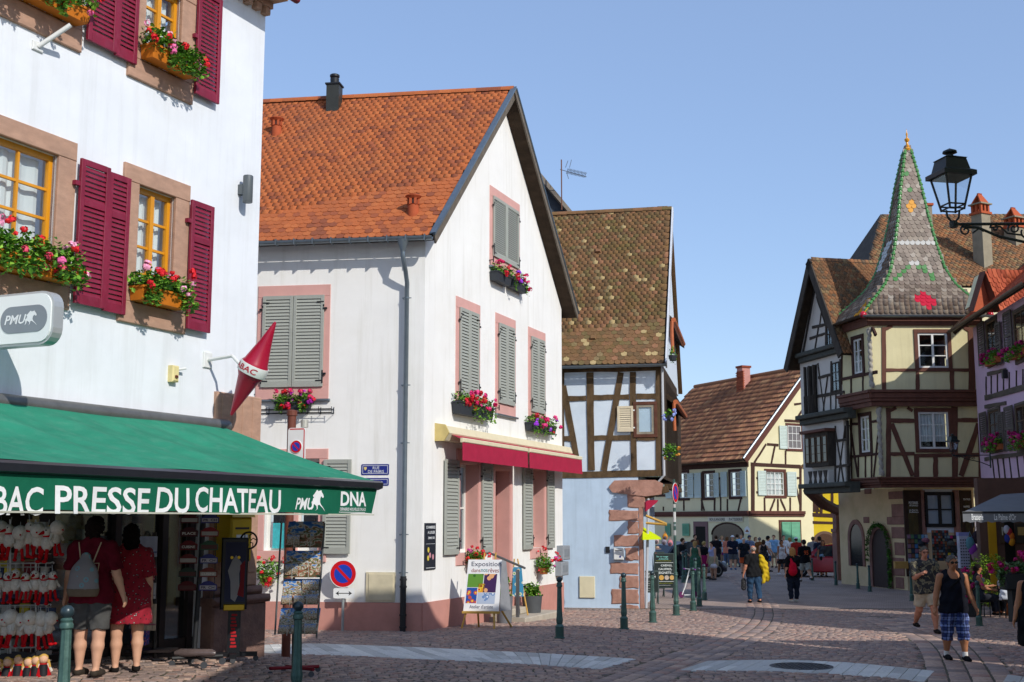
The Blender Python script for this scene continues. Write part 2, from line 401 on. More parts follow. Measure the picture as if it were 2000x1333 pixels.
def blossoms(c,rad,n,cols,parent,r=.035,rs=None,front=None):
 rs=rs or random
 for _ in range(n):
  col=rs.choice(cols)
  key=(col,round(r,3),rs.randint(0,2))
  if key not in BL:BL[key]=blossom_mesh('blossom'+str(key),mat('petal_'+col.strip('#'),col,.7,.15,30),r)
  while True:
   p=Vector((rs.uniform(-1,1),rs.uniform(-1,1),rs.uniform(-.7,1)))
   if p.length<1:break
  p=p.normalized()*rs.uniform(.75,1.15)
  if _ and rs.random()<.5:p=lastp+p*.22;col=lastc;key=(col,round(r,3),key[2]);key=key if key in BL else lastk
  lastp=p.copy();lastc=col;lastk=key
  if front is not None and Vector((p.x,p.y)).dot(Vector(front))<-.35:p.x,p.y=-p.x,-p.y
  q=Vector(c)+Vector((p.x*rad[0],p.y*rad[1],p.z*rad[2]))
  link('blossom',BL[key],parent,Matrix.Translation(q)@Matrix.Rotation(rs.uniform(0,6),4,'Z')@Matrix.Scale(rs.uniform(.75,1.25),4))
def proj(p):
 x,y,z=p[0],p[1],p[2]-CAM_H;f=y*CP+z*SP;up=-y*SP+z*CP
 return 1000+FPX*x/f,666.5-FPX*up/f
def inpoly(x,y,P):
 c=False;j=len(P)-1
 for i in range(len(P)):
  if(P[i][1]>y)!=(P[j][1]>y)and x<(P[j][0]-P[i][0])*(y-P[i][1])/(P[j][1]-P[i][1])+P[i][0]:c=not c
  j=i
 return c
 # ------------------------------------------------------------------ ground, setts, granite bands
M_sand=mat('sand_joint','#5b5348',.95,.3,9,.3,80,dirt=('#4a5a2c',.6,2.2))
M_sett=mat('porphyry_sett','#7a6660',.72,.22,14,.35,90,.35,cols=[('#a0887c',3),('#ad9384',3),('#937f76',3),('#b89c8a',2),('#9a8880',2),('#a88475',2),('#82726b',1)],dirt=('#756a64',.4,1.0))
M_granite=mat('granite_slab','#a9a7a2',.7,.16,25,.3,120,cols=[('#d2d1cb',2),('#c2c1bb',2),('#dad8d0',1),('#b4b3ad',1)],dirt=('#9a968e',.4,2))
xs=[-1500,-300,-80,-30]+[i*1.0 for i in range(-20,31)]+[40,90,300,1500]
ys=[-900,-100,-30]+[i*1.0 for i in range(-10,61)]+[70,90,140,300,900,3000]
mb=MB();mb.v=[(x,y,gz(x,y)-.014)for y in ys for x in xs];nx=len(xs)
mb.f=[(j*nx+i,j*nx+i+1,(j+1)*nx+i+1,(j+1)*nx+i)for j in range(len(ys)-1)for i in range(nx-1)];mb.mi=[0]*len(mb.f)
def ground_mat():
 m=bpy.data.materials.new('paved_ground');m.use_nodes=True;N=m.node_tree.nodes;L=m.node_tree.links;b=N['Principled BSDF'];b.inputs['Roughness'].default_value=.85
 tc=N.new('ShaderNodeTexCoord');br=N.new('ShaderNodeTexBrick');br.inputs['Scale'].default_value=1;br.inputs['Brick Width'].default_value=.22;br.inputs['Row Height'].default_value=.12;br.inputs['Mortar Size'].default_value=.008
 br.inputs['Color1'].default_value=(*lin('#9c887e'),1);br.inputs['Color2'].default_value=(*lin('#a89285'),1);br.inputs['Mortar'].default_value=(*lin('#544a40'),1)
 L.new(tc.outputs['Object'],br.inputs['Vector']);nz=N.new('ShaderNodeTexNoise');nz.inputs['Scale'].default_value=.7;nz.inputs['Detail'].default_value=9
 L.new(tc.outputs['Object'],nz.inputs['Vector']);mx=N.new('ShaderNodeMix');mx.data_type='RGBA';mx.blend_type='OVERLAY';mx.inputs[0].default_value=.5
 L.new(br.outputs[0],mx.inputs[6]);L.new(nz.outputs[0],mx.inputs[7]);L.new(mx.outputs[2],b.inputs['Base Color']);return m
M_far=ground_mat();me=mb.mesh('ground',[M_sand,M_far])
for p in me.polygons:
 p.material_index=0 if(8<p.center.y<37 and-12<p.center.x<18)else 1
ground=tag(link('ground',me),'brown sett paving of the village square and street',None,kind='structure')
STRIPS=[([(478,1261),(615,1257),(828,1265),(1040,1275),(1246,1287)],[(470,1275),(664,1280),(910,1291),(1050,1298),(1177,1307)],34,[.36,.68]),([(1382,1291),(1460,1289.5),(1544,1289),(1640,1293),(1735,1301),(1826,1311)],[(1326,1310),(1410,1310.5),(1500,1311),(1610,1315),(1715,1322),(1806,1332)],18,[.55]),([(1968,1318),(2060,1330)],[(1950,1345),(2040,1360)],3,[.5])]
def lerp_path(P,t):
 n=len(P)-1;i=min(n-1,int(t*n));k=t*n-i
 return(P[i][0]+(P[i+1][0]-P[i][0])*k,P[i][1]+(P[i+1][1]-P[i][1])*k)
sp_polys=[a+b[::-1]for a,b,_,_ in STRIPS]
for T,B,n,cuts in STRIPS:
 for i in range(n):
  rows=[0]+[c for c in cuts if random.random()<.75]+[1]
  for j in range(len(rows)-1):
   q=[]
   for(ti,r)in((i,rows[j+1]),(i+1,rows[j+1]),(i+1,rows[j]),(i,rows[j])):
    a=lerp_path(T,ti/n);b=lerp_path(B,ti/n);q.append(gp(a[0]+(b[0]-a[0])*r,a[1]+(b[1]-a[1])*r))
   c=sum(q,Vector())/4;h=random.uniform(.001,.005)
   top=[c+(p-c).normalized()*max(.02,(p-c).length-.028)for p in q]
   mb=MB();mb.add([(p.x,p.y,p.z-.02)for p in q]+[(p.x,p.y,p.z+h)for p in top],[(4,5,6,7),(0,1,5,4),(1,2,6,5),(2,3,7,6),(3,0,4,7)])
   mb.obj('granite_slab',M_granite,ground)
BANDS=[([(1190,1345),(1330,1292),(1430,1250),(1478,1222),(1492,1195),(1480,1165),(1455,1140),(1425,1120)],1.0),([(1905,1345),(1885,1300),(1866,1270),(1842,1250),(1790,1228),(1715,1206)],1.25)]
bpaths=[]
for P,wd in BANDS:
 g=[gp(*p).to_2d()for p in P];fine=[]
 for i in range(len(g)-1):
  p0,p1,p2,p3=g[max(0,i-1)],g[i],g[i+1],g[min(len(g)-1,i+2)]
  for k in range(12):
   t=k/12;fine.append(.5*((2*p1)+(-p0+p2)*t+(2*p0-5*p1+4*p2-p3)*t*t+(-p0+3*p1-3*p2+p3)*t**3))
 fine.append(g[-1]);bpaths.append((np.array([(p.x,p.y)for p in fine]),wd))
def stone(cx,cy,w,d,ang):
 z=gz(cx,cy);return TMs(cx,cy,z+random.uniform(-.003,.003),ang+random.uniform(-.03,.03),w,d)
def TMs(x,y,z,a,w,d):
 c,s_=math.cos(a),math.sin(a);t1,t2=random.uniform(-.018,.018),random.uniform(-.018,.018)
 return((c*w,-s_*d,0,x),(s_*w,c*d,0,y),(t1*w,t2*d,1,z),(0,0,0,1))
stones=[]
for P,wd in bpaths:
 seg=np.linalg.norm(np.diff(P,axis=0),axis=1);cum=np.concatenate([[0],np.cumsum(seg)]);L_=cum[-1];n_ac=4
 for r in range(n_ac):
  s_=random.uniform(0,.2)
  while s_<L_-.1:
   ln=random.uniform(.26,.36);m_=min(L_-1e-3,s_+ln/2);i=max(0,np.searchsorted(cum,m_)-1);k=(m_-cum[i])/seg[i]
   p=P[i]+(P[i+1]-P[i])*k;t=(P[i+1]-P[i])/seg[i];n_=np.array([-t[1],t[0]]);q=p+n_*((r+.5)/n_ac-.5)*wd
   stones.append(stone(q[0],q[1],ln-.022,wd/n_ac-.02,math.atan2(t[1],t[0])));s_+=ln
y=11.0;row=0
while y<36.5:
 rd=.108*(1 if y<30 else 1.2);x=-.43*y-1.2+random.uniform(0,.2)
 while x<.43*y+1.2:
  wl=random.uniform(.13,.21);xc=x+wl/2;yc=y+.05*math.sin(x*.9)+.03*math.sin(x*2.3+y);x+=wl
  px,py=proj((xc,yc,gz(xc,yc)))
  if py>1365 or px<-60 or px>2060:continue
  if any(inpoly(px,py,P)for P in sp_polys):continue
  if any(np.min((P[:,0]-xc)**2+(P[:,1]-yc)**2)<(wd/2+.03)**2 for P,wd in bpaths):continue
  stones.append(stone(xc,yc,wl-.024,rd-.022,0))
 y+=rd;row+=1
bvs=[(-.5,-.5,-.02),(.5,-.5,-.02),(.5,.5,-.02),(-.5,.5,-.02),(-.44,-.42,.001),(.44,-.42,.001),(.44,.42,.001),(-.44,.42,.001)]
bfs=[(4,5,6,7),(0,1,5,4),(1,2,6,5),(2,3,7,6),(3,0,4,7)]
vis=[s_ for s_ in stones if proj((s_[0][3],s_[1][3],s_[2][3]))[1]<1330 and 0<proj((s_[0][3],s_[1][3],s_[2][3]))[0]<2000]
vis.sort(key=lambda s_:s_[1][3]);near=vis[:300];ids={id(s_)for s_ in near}
sm=MB().add(bvs,bfs).mesh('paving_stone',M_sett)
for s_ in near:link('paving_stone',sm,ground,Matrix(s_))
tag(joined('paving_setts',bvs,bfs,[s_ for s_ in stones if id(s_)not in ids],M_sett,ground),None,kind='stuff')
c=gp(1565,1302);mh=thing('manhole_cover','round dark iron manhole cover let into the pale granite band','manhole cover',Matrix.Translation(c))
M_iron=mat('cast_iron','#39373a',.5,.25,20,.4,90,.5,.6)
MB().lathe([(.5,-.02),(.5,.008),(.46,.012),(.46,.007),(.0,.007)],40).obj('cover_ring',M_iron,mh)
mb=MB()
for i in range(-6,7):
 for j in range(-6,7):
  if math.hypot(i,j)<6.2 and(i+j)%2==0:mb.box(i*.07-.025,i*.07+.025,.006,.014,j*.07-.025,j*.07+.025)
tag(mb.obj('raised_grip',M_iron,mh),None,kind='stuff')
# ------------------------------------------------------------------ the shop building (white render, crimson shutters)
M_white=mat('white_render','#e2e6ea',.92,.05,1.2,.25,120,.2,dirt=('#d0d2d2',.4,.5),streak=('#b9bab8',.32))
M_stone=mat('pink_sandstone','#b08d78',.9,.14,5,.35,60,.2,stretch=(1,1,2.5),dirt=('#8f7567',.5,2.5))
M_crim=mat('crimson_paint','#7d1a34',.55,.18,6,.15,40,.4,stretch=(1,1,.3),dirt=('#92425a',.35,7))
M_amber=mat('amber_varnish','#d28d12',.4,.12,4,.08,30,.5,stretch=(1,1,.2))
M_black=mat('black_iron','#1d1f22',.5,.1,10,0,40,.4)
M_grey=mat('grey_metal','#7c8083',.4,.1,10,0,40,.5,.7)
M_plastic=mat('white_plastic','#d9dbd8',.4,.04,3)
M_leaf=mat('geranium_leaf','#4f7a22',.6,.3,8,cols=[('#4a7a22',3),('#689a30',3),('#82ad3a',2),('#3a621c',2)])
cN=gp(488,1281);WL=Frame((cN.x,cN.y,0),vpd(2110))
def qrect(fr,tl,tr,br,bl,o=0):
 a,b,c_,d=[fr.uv(*p,o)for p in(tl,tr,br,bl)]
 return(a[0]+d[0])/2,(b[0]+c_[0])/2,(c_[1]+d[1])/2,(a[1]+b[1])/2
shop=thing('shop_building','tall white rendered building with crimson louvred shutters and sandstone window surrounds','building',WL.M)
LW=[(-5.98-.9,-4.18,5.02,7.27),(-3.27,-1.87,5.02,7.27),(-6.9,-4.2,8.53,10.35),(-3.3,-1.9,8.53,10.35)]
JB,LT,SL=.31,.25,.3
holes=[(a+JB,b-JB,z0+SL,z1-LT)for a,b,z0,z1 in LW]+[(-8.4,-1.32,.46,3.05)]
mb=MB();wall_mesh(mb,-9.5,-.1,-.2,10.85,holes,0,.24)
mb.quad((-.1,0,-.2),(-.1,9,-.2),(-.1,9,10.85),(-.1,0,10.85))
mb.obj('wall',M_white,shop,WL.M)
for i,(a,b,z0,z1)in enumerate(LW):
 sr=MB();sr.bbox(a,b,z1-LT,z1,-.02,.05);sr.bbox(a,b,z0,z0+SL,-.02,.05)
 for x0,x1 in((a,a+JB),(b-JB,b)):
  sr.bbox(x0,x1,z0+SL,z1-LT,-.02,.045);
 sr.box(a+JB-.07,a+JB,z0+SL,z1-LT,-.1,-.03);sr.box(b-JB,b-JB+.07,z0+SL,z1-LT,-.1,-.03)
 sr.obj('window_surround',M_stone,shop,WL.M)
 n=4 if(b-a)>2 else 2
 wn=window(WL,a+JB-.01,b-JB+.01,z0+SL,z1-LT,n,4,M_amber,shop,-.13,.075,.035,.06,casements=2,curtain=(.02,.98,.12),glass=glass_mat())
for(u0,u1,z0,z1,o,hg)in[(-4.16,-3.62,5.12,7.07,.075,-1),(-3.62,-3.2,5.1,7.03,.06,1),(-1.9,-1.38,5.1,7.05,.07,-1),(-4.17,-3.62,8.72,10.4,.075,-1),(-3.62,-3.2,8.7,10.4,.06,1),(-1.92,-1.36,8.7,10.4,.07,-1)]:
 shutter(WL,u0,u1,z0,z1,o,26 if z0<6 else 22,M_crim,shop,.075,.045,mid=.7 if z0<6 else None)
for(u,z)in((-4.2,6.72),(-1.93,6.72),(-1.93,9.6)):MB().box(u-.05,u+.04,z-.03,z+.03,.05,.11).obj('shutter_hinge',M_crim,shop,WL.M)
mb=MB();mb.box(-9.5,-.08,10.75,10.85,-.05,.14);mb.box(-9.5,-.06,10.85,10.95,-.05,.42);mb.obj('cornice',M_stone,shop,WL.M)
blk=MB().bbox(-.06,.06,-.12,.0,0,.13,.02).mesh('cornice_block',M_stone)
for i in range(40):link('cornice_block',blk,shop,at(WL,-.18-i*.24,10.75,0))
mb=MB();mb.add([(-9.5,-.5,10.96),(0,-.5,10.96),(0,9,10.96),(-9.5,9,10.96),(-9.5,4.2,15.5),(0,4.2,15.5)],[(0,1,5,4),(2,3,4,5),(1,2,5),(3,0,4),(3,2,1,0)])
mb.obj('roof',mat('old_roof','#8a4a30',.9,.2,8),shop,WL.M)
MB().tube([(-9.5,-.56,10.87),(0,-.56,10.87)],.07).obj('gutter',mat('crimson_gutter','#6a1c2c',.5),shop,WL.M)
mb=MB();mb.bbox(-1.1,.03,1.3,4.25,-.02,.07,.02)
for k in range(4):mb.bbox(-1.0+k*.26,-.82+k*.26,1.5,4.2,.06,.085,.01)
mb.obj('pilaster',M_stone,shop,WL.M)
mb=MB();mb.bbox(-1.22,.1,.05,1.05,-.02,.22,.03);mb.bbox(-1.28,.16,1.05,1.17,-.02,.28,.05);mb.bbox(-1.2,.08,1.17,1.3,-.02,.18,.05)
mb.obj('pilaster_base',mat('worn_sandstone','#85685d',.95,.25,4,.6,30,dirt=('#594a44',.6,3)),shop,WL.M)
M_shopf=mat('dark_shopfront','#211a19',.45,.2,6,spec=.4)
mb=MB();mb.box(-8.4,-1.32,.3,.46,-.24,.12);mb.box(-8.4,-1.32,2.93,3.05,-.2,-.02)
for u in(-1.42,-2.02,-2.98,-4.2,-5.6,-7):mb.box(u-.06,u+.06,.46,2.93,-.2,-.04)
mb.box(-8.4,-1.32,.46,.62,-.18,-.06);mb.obj('shop_front',M_shopf,shop,WL.M)
mb=MB();mb.box(-9,-1.1,.2,3.2,-3.2,-3.1);mb.box(-9,-1.1,.3,.4,-3.1,-.24);mb.box(-9,-1.1,3.05,3.15,-3.1,-.24);mb.box(-1.3,-1.2,.4,3.05,-3.1,-.24)
mb.obj('shop_interior',mat('shop_dark','#5d5348',.9),shop,WL.M)
for a,b in((-1.96,-1.48),(-2.92,-2.08),(-4.14,-3.04)):MB().box(a,b,.62,2.93,-.12,-.112).obj('pane',glass_mat(),shop,WL.M)
MB().box(-1.98,-1.46,1.0,2.9,-.3,-.28).obj('window_blind',mat('ochre_blind','#8d7038',.8),shop,WL.M)
text('NALA',at(WL,-1.74,2.62,-.105)@Matrix.Scale(-1,4,(1,0,0)),mat('gilt_letter','#c29a4e',.5),shop,w=.36,h=.13,bold=.01)
MB().box(-3.2,-.95,.0,.2,-.1,.42).obj('door_step',M_stone,shop,WL.M)
mb=MB();rsx=random.Random(3)
stock=[mat('stock_%d'%i,c_,.7)for i,c_ in enumerate(('#a5835a','#7a8ca0','#b8a878','#9a4444','#c0bab0','#64785a'))]
for k in range(34):
 u=rsx.uniform(-4.1,-2.1);z=rsx.uniform(.9,2.8);s_=rsx.uniform(.08,.2);mb.cm=rsx.randint(0,5)
 mb.box(u-s_,u+s_,z-s_*.8,z+s_*.8,-.5-rsx.random(),-.45-rsx.random()*.2+.3)
mb.obj('window_stock',stock,shop,WL.M)
M_green=mat('green_canvas','#2a8468',.85,.1,2,.15,30,.2,dirt=('#175a48',.55,1.1),streak=('#6a9a86',.35))
M_valance=mat('green_valance','#156048',.85,.12,3,.1,30,.15)
M_bar=mat('anodised_bar','#3a3d46',.3,.08,5,0,10,.5,.6)
aw=thing('shop_awning','long green canvas awning with white lettering on its valance over the souvenir shop','awning',WL.M)
AO,AU=2.86,-1.02;zb=WL.uv(735,948,AO)[1];u_l=-8.6;z_h=3.72
mb=MB();mb.tube([(u_l,-.12,z_h),(AU+.1,-.12,z_h)],.105,12);mb.box(u_l,AU+.1,z_h-.16,z_h-.04,.0,.16);mb.obj('cassette',mat('aged_aluminium','#6f6e6c',.45,.15,6,0,30,.5,.5),aw,WL.M,True)
mb=MB();nu,nv=150,10
for j in range(nv+1):
 for i in range(nu+1):
  u=u_l+(AU-u_l)*i/nu;k=j/nv
  o=.2+(AO-.2)*k;z=(z_h-.03)+(zb+.06-z_h+.03)*k-.06*math.sin(math.pi*k)+(.022*math.sin(u*5.1+k*1.5)+.014*math.sin(u*11.3-k*2))*math.sin(math.pi*k)**.7+.01*math.sin(u*2.2)
  mb.v.append((u,-o,z))
mb.f=[(j*(nu+1)+i,(j+1)*(nu+1)+i,(j+1)*(nu+1)+i+1,j*(nu+1)+i+1)for j in range(nv)for i in range(nu)];mb.mi=[0]*len(mb.f)
mb.obj('canopy',M_green,aw,WL.M,True)
MB().box(u_l,AU,zb+.045,zb+.06,AO-.04,AO-.005).obj('yellow_piping',mat('yellow_edge','#b98d1f',.8),aw,WL.M)
mb=MB();mb.poly([(-.0,0)]*0 or[(0,0),(1,0),(1,1),(0,1)],0,0)if 0 else None
mb.prism([(u_l,-AO-.0,zb-.07),(u_l,-AO-.075,zb-.045),(u_l,-AO-.085,zb+.03),(u_l,-AO-.03,zb+.06),(u_l,-AO+.05,zb+.05),(u_l,-AO+.06,zb-.05)],(AU+.02-u_l,0,0))
mb.obj('front_bar',M_bar,aw,WL.M)
mb=MB();n=90;zv0=WL.uv(600,1003,AO)[1]
def vz(u):return zv0+.012*math.sin(u*3.3)
def vo(u,k):return AO+.01+.018*math.sin(u*7)*k+.012*math.sin(u*2.6+1)*k
uend=AU-.03
for i in range(n+1):
 u=u_l+(uend-u_l)*i/n
 for j in range(5):
  k=j/4;uu=u-(.09*k if i==n else 0);mb.v.append((uu,-vo(u,k),zb-.06+(vz(u)-zb+.06)*k))
mb.f=[(i*5+j,(i+1)*5+j,(i+1)*5+j+1,i*5+j+1)[::-1]for i in range(n)for j in range(4)];mb.mi=[0]*len(mb.f)
mb.obj('valance',M_valance,aw,WL.M,True)
MB().box(u_l,uend-.1,zv0-.022,zv0-.004,AO+.005,AO+.03).obj('hem',mat('hem_tape','#b6b7a8',.9),aw,WL.M)
M_let=mat('white_letter','#dfe2e2',.8,.06,10)
def drape(o_):
 for v in o_.data.vertices:
  p=o_.matrix_basis@v.co;l=WL.M.inverted()@p;k=max(0,min(1,(zb-.06-l.z)/(zb-.06-zv0)))
  v.co=o_.matrix_basis.inverted()@(WL.M@Vector((l.x,-vo(l.x,k)-.006,l.z)))
def vt(s_,x0,x1,y0,y1,**k):
 ua=WL.uv(x0,(y0+y1)/2,AO)[0];ub=WL.uv(x1,(y0+y1)/2,AO)[0];xm=(x0+x1)/2
 za=WL.uv(xm,y1,AO)[1];zc=WL.uv(xm,y0,AO)[1]
 o_=text(s_,at(WL,(ua+ub)/2,(za+zc)/2,AO+.03),M_let,aw,w=ub-ua,h=zc-za,**k);drape(o_)
vt('TABAC',-92,82,949,1007,bold=.018);vt('PRESSE',103,292,951,1005,bold=.018);vt('DU',306,366,953,1003,bold=.018);vt('CHATEAU',378,546,954,1002,bold=.018)
vt('PMU',577,611,973,996,bold=.02,shear=.25);vt('DNA',664,714,961,989,bold=.03);vt("DERNIERES NOUVELLES D'ALSACE",663,713,992,998,bold=.01);vt('____________',661,711,1000.5,1001.5)
HORSE=[(.0,.42),(.1,.5),(.14,.62),(.08,.72),(.16,.78),(.3,.95),(.36,1.0),(.42,.93),(.52,.96),(.62,.98),(.64,.9),(.72,.8),(.76,.66),(.68,.62),(.6,.7),(.52,.6),(.5,.42),(.56,.3),(.72,.12),(.8,-.02),(.66,.14),(.46,.3),(.36,.28),(.34,.1),(.2,.02),(.3,.1),(.28,.24),(.14,.34),(.1,.16),(.0,.05),(.04,.2),(.02,.36)]
def horse(M,w,h,m,parent):
 mb=MB();mb.add([(x*w,0,z*h)for x,z in HORSE],[tuple(range(len(HORSE)))]);return mb.obj('horse_emblem',m,parent,M)
ua=WL.uv(606,985,AO)[0];ub=WL.uv(636,985,AO)[0];za=WL.uv(620,999,AO)[1];zc=WL.uv(620,957,AO)[1]
drape(horse(at(WL,ua,za,AO+.03),ub-ua,zc-za,M_let,aw))
mb=MB()
for u in(AU-.6,-4.5):
 mb.tube([(u,-.1,z_h-.2),(u-.9,-1.5,z_h-.75),(u-.02,-AO+.05,zb-.04)],.03,6)
mb.obj('folding_arm',M_bar,aw,WL.M)
M_cream=mat('cream_plastic','#d8c990',.6)
u,z=WL.uv(468,372);t=thing('wall_lamp','grey cylindrical wall lamp near the corner of the white building','wall lamp',at(WL,u,z))
MB().lathe([(.075,-.22),(.08,-.21),(.08,.21),(.07,.22)],16,(0,-.16,0)).obj('lamp_body',mat('anthracite','#5f6568',.45,.05,3,0,10,.5,.3),t,smooth=True)
MB().box(-.05,.05,-.08,.08,0,.1).obj('bracket',MATS['anthracite'],t)
u,z=WL.uv(72,92);t=thing('flag_holder','white metal flag holder tube on the white wall below the upper flower box','flag holder',at(WL,u,z))
MB().bbox(-.09,.09,-.06,.06,0,.03).obj('base_plate',M_plastic,t);MB().tube([(0,-.02,.0),(.18,-.38,.3)],.032,10).obj('holder_tube',M_plastic,t,smooth=True)
u,z=WL.uv(334,731);t=thing('alarm_siren','small cream alarm box on the white wall above the green awning','alarm box',at(WL,u,z))
MB().bbox(-.07,.07,-.12,.12,0,.1,.02).obj('housing',M_cream,t);MB().lathe([(.03,-.03),(.03,.0),(.01,.01)],10,(.0,-.1,-.03)).obj('lens',mat('red_lens','#5a2a1c',.3),t,M=WM[t.name]@Matrix.Rotation(0,4,'X'))
MB().tube([(.06,-.06,.07),(.2,-.1,.1)],.02,8).obj('sensor',M_plastic,t)
p=WL.W(WL.uv(-60,700)[0],0);FS=Frame((p.x,p.y,0),WL.n)
x0,x1,z0,z1=FS.rect(-60,579,98,672);x0=.12
sg=thing('betting_sign','white rounded box sign with grey oval and racing horse, sticking out of the wall','sign',FS.M)
def rrect(a,b,c_,d,r,n=5):
 P=[]
 for(x,y,s0)in((b-r,c_+r,-90),(b-r,d-r,0),(a+r,d-r,90),(a+r,c_+r,180)):
  for k in range(n+1):an=R(s0+90*k/n);P.append((x+r*math.cos(an),y+r*math.sin(an)))
 return P
MB().poly(rrect(x0,x1,z0,z1,.16),-.2,.0).obj('sign_box',mat('sign_white','#e2e6e4',.35,.03,2),sg,FS.M)
MB().poly(rrect(x0-.03,x1+.03,z0-.03,z1+.03,.19),-.17,-.02).obj('rim',mat('sign_rim','#b4b8b8',.4,.05,4,0,10,.5,.4),sg,FS.M)
ov=FS.rect(2,598,92,650);MB().poly(rrect(ov[0],ov[1],ov[2],ov[3],(ov[3]-ov[2])*.49,8),0,.006).obj('oval',mat('sign_grey','#7d858c',.35,.04,3),sg,FS.M)
q=FS.rect(10,616,52,634);text('PMU',at(FS,(q[0]+q[1])/2,(q[2]+q[3])/2,.009),M_let,sg,w=q[1]-q[0],h=q[3]-q[2],bold=.02,shear=.25)
q=FS.rect(50,607,80,636);horse(at(FS,q[0],q[2],.01),q[1]-q[0],q[3]-q[2],M_let,sg)
MB().tube([(0,.1,(z0+z1)/2),(x0+.1,.1,(z0+z1)/2)],.03).obj('bracket',M_grey,sg,FS.M)
u,z=WL.uv(404,704);p=WL.W(u,0);FC=Frame((p.x,p.y,0),WL.n)
ct=thing('tobacco_sign','crimson double cone tobacconist sign with a white lettered band on a wall arm','sign',FC.M)
a=Vector(FC.uv(538,629));b=Vector(FC.uv(451,812));ce=(a+b)/2;ax=(a-b);Lc=ax.length;ang=math.atan2(ax.x,ax.y)
Mc=at(FC,ce.x,ce.y,0)@Matrix.Rotation(ang,4,'Y')
M_car=mat('carrot_red','#a01232',.32,.08,3,0,10,.5)
MB().lathe([(.004,-Lc/2),(.02,-Lc/2+.01),(.165,-.16),(.215,-.07),(.215,.07),(.185,.11),(.1,.42),(.02,Lc/2-.012),(.004,Lc/2)],28).obj('double_cone',M_car,ct,Mc,True)
MB().lathe([(.222,-.075),(.224,-.07),(.224,.07),(.222,.075)],28).obj('white_band',M_plastic,ct,Mc,True)
o_=text('TABAC',Mc,mat('red_letter','#b3122c',.5),ct,w=.5,h=.085,bold=.015,shear=.1)
for v in o_.data.vertices:th=v.co.x/.228-.12;v.co=Vector((.228*math.sin(th),-.228*math.cos(th),v.co.z))
mb=MB();mb.tube([(0,0,z),(ce.x*.55,0,z+.04),(ce.x-.2,0,ce.y+.04)],.028,8);mb.obj('wall_arm',M_plastic,ct,FC.M,True)
MB().bbox(-.1,.1,z-.12,z+.12,0,.03).obj('wall_plate',M_plastic,ct,WL.M@Matrix.Translation((u,0,0)))
def flower_box(fr,u0,u1,z,o,h,dp,label,cols,nb=22,nl=420,bm=None,spread=.16,rise=.2,name='flower_box',group=None,leaf=.035,seed=1,br=.035,rim=True,cat='flower box',leafm=None):
 rs=random.Random(seed);uc=(u0+u1)/2
 t=thing(name,label,cat,at(fr,uc,z,o),group);hw=(u1-u0)/2
 mb=MB();mb.add([(-hw*.94,0,0),(hw*.94,0,0),(hw*.94,-dp*.85,0),(-hw*.94,-dp*.85,0),(-hw,0,h),(hw,0,h),(hw,-dp,h),(-hw,-dp,h)],[(3,2,1,0),(4,5,6,7),(0,1,5,4),(1,2,6,5),(2,3,7,6),(3,0,4,7)])
 nb=int(nb*1.5);br*=1.25;nl=int(nl*1.25);leaf*=1.2
 if rim:mb.box(-hw-.01,hw+.01,h-.03,h,-.004,dp+.012)
 mb.obj('planter',bm or mat('orange_planter','#c4701a',.7,.15,4),t)
 mb=MB();k=max(2,int(hw*2/.22))
 for i in range(k):
  x=-hw+2*hw*(i+.5)/k
  leaves(mb,(x,-dp*.55,h+rise*.35),(2*hw/k*.95,dp*.8+spread*.5,rise*rs.uniform(.8,1.35)),int(nl/k),leaf,rs)
  if rs.random()<.7:leaves(mb,(x,-dp-spread*.3,h*.3),(2*hw/k*.6,spread*.6,h*.95),int(nl/k*.4),leaf,rs)
 tag(mb.obj('foliage',leafm or M_leaf,t),None,kind='stuff')
 fr_l=(0,-1)
 for i in range(k):
  x=-hw+2*hw*(i+.5)/k
  blossoms(WM[t.name]@Vector((x,-dp*.6,h+rise*.35)),(2*hw/k,dp*.9+spread*.4,rise*1.15),max(1,nb//k),cols,t,br,rs,front=(fr.n.x,fr.n.y))
 return t
GE=['#d4202a','#d4202a','#e46aa0','#f0a6c4','#e5526e']
flower_box(WL,-5.9,-4.28,5.33,.06,.2,.24,'geranium box at the shop building window beside the white oval sign',GE,34,1300,spread=.3,rise=.24,seed=2)
flower_box(WL,-3.1,-2.1,5.33,.06,.2,.24,'geranium box between crimson shutters, lower window of the shop building',GE,22,900,spread=.3,rise=.23,seed=3)
flower_box(WL,-5.9,-4.3,8.84,.06,.2,.24,'geranium box cut by the top left picture corner',GE,24,1100,spread=.3,rise=.24,seed=4)
flower_box(WL,-3.1,-2.1,8.84,.06,.2,.24,'geranium box at the uppermost window next to the crimson right shutter',GE,20,900,spread=.3,rise=.23,seed=5)
# ------------------------------------------------------------------ the white gabled house
M_ivory=mat('ivory_render','#ebeae5',.93,.04,1.0,.2,140,.2,dirt=('#d8d4c8',.35,.5),streak=('#bdb9aa',.4))
M_pink=mat('pink_paint','#cf9f96',.88,.06,2,.15,90,.2,dirt=('#b98b80',.3,1.5))
M_plinth=mat('pink_plinth','#c08a7e',.88,.08,1.6,.2,80,.2,dirt=('#96695d',.45,1.6))
M_shut=mat('grey_shutter','#9c9f96',.6,.06,5,0,30,.35)
M_zinc=mat('zinc','#7f8b92',.38,.12,6,.05,20,.5,.75)
M_tile=mat('orange_tile','#b4552a',.85,.14,30,.25,80,.25,cols=[('#b06238',5),('#aa5f37',5),('#a55d38',3),('#985538',2),('#b5683c',3),('#8a4e36',1.4)],dirt=('#80553f',.5,.5))
M_tbr=mat('dark_timber','#41352a',.85,.3,5,.4,40,.2,stretch=(.4,1,1))
M_terra=mat('terracotta','#a8512f',.85,.12,8)
hC=gp(823,1233);G=Frame((hC.x,hC.y,0),vpd(1925));LF=Frame((hC.x,hC.y,0),-vpd(-15000))
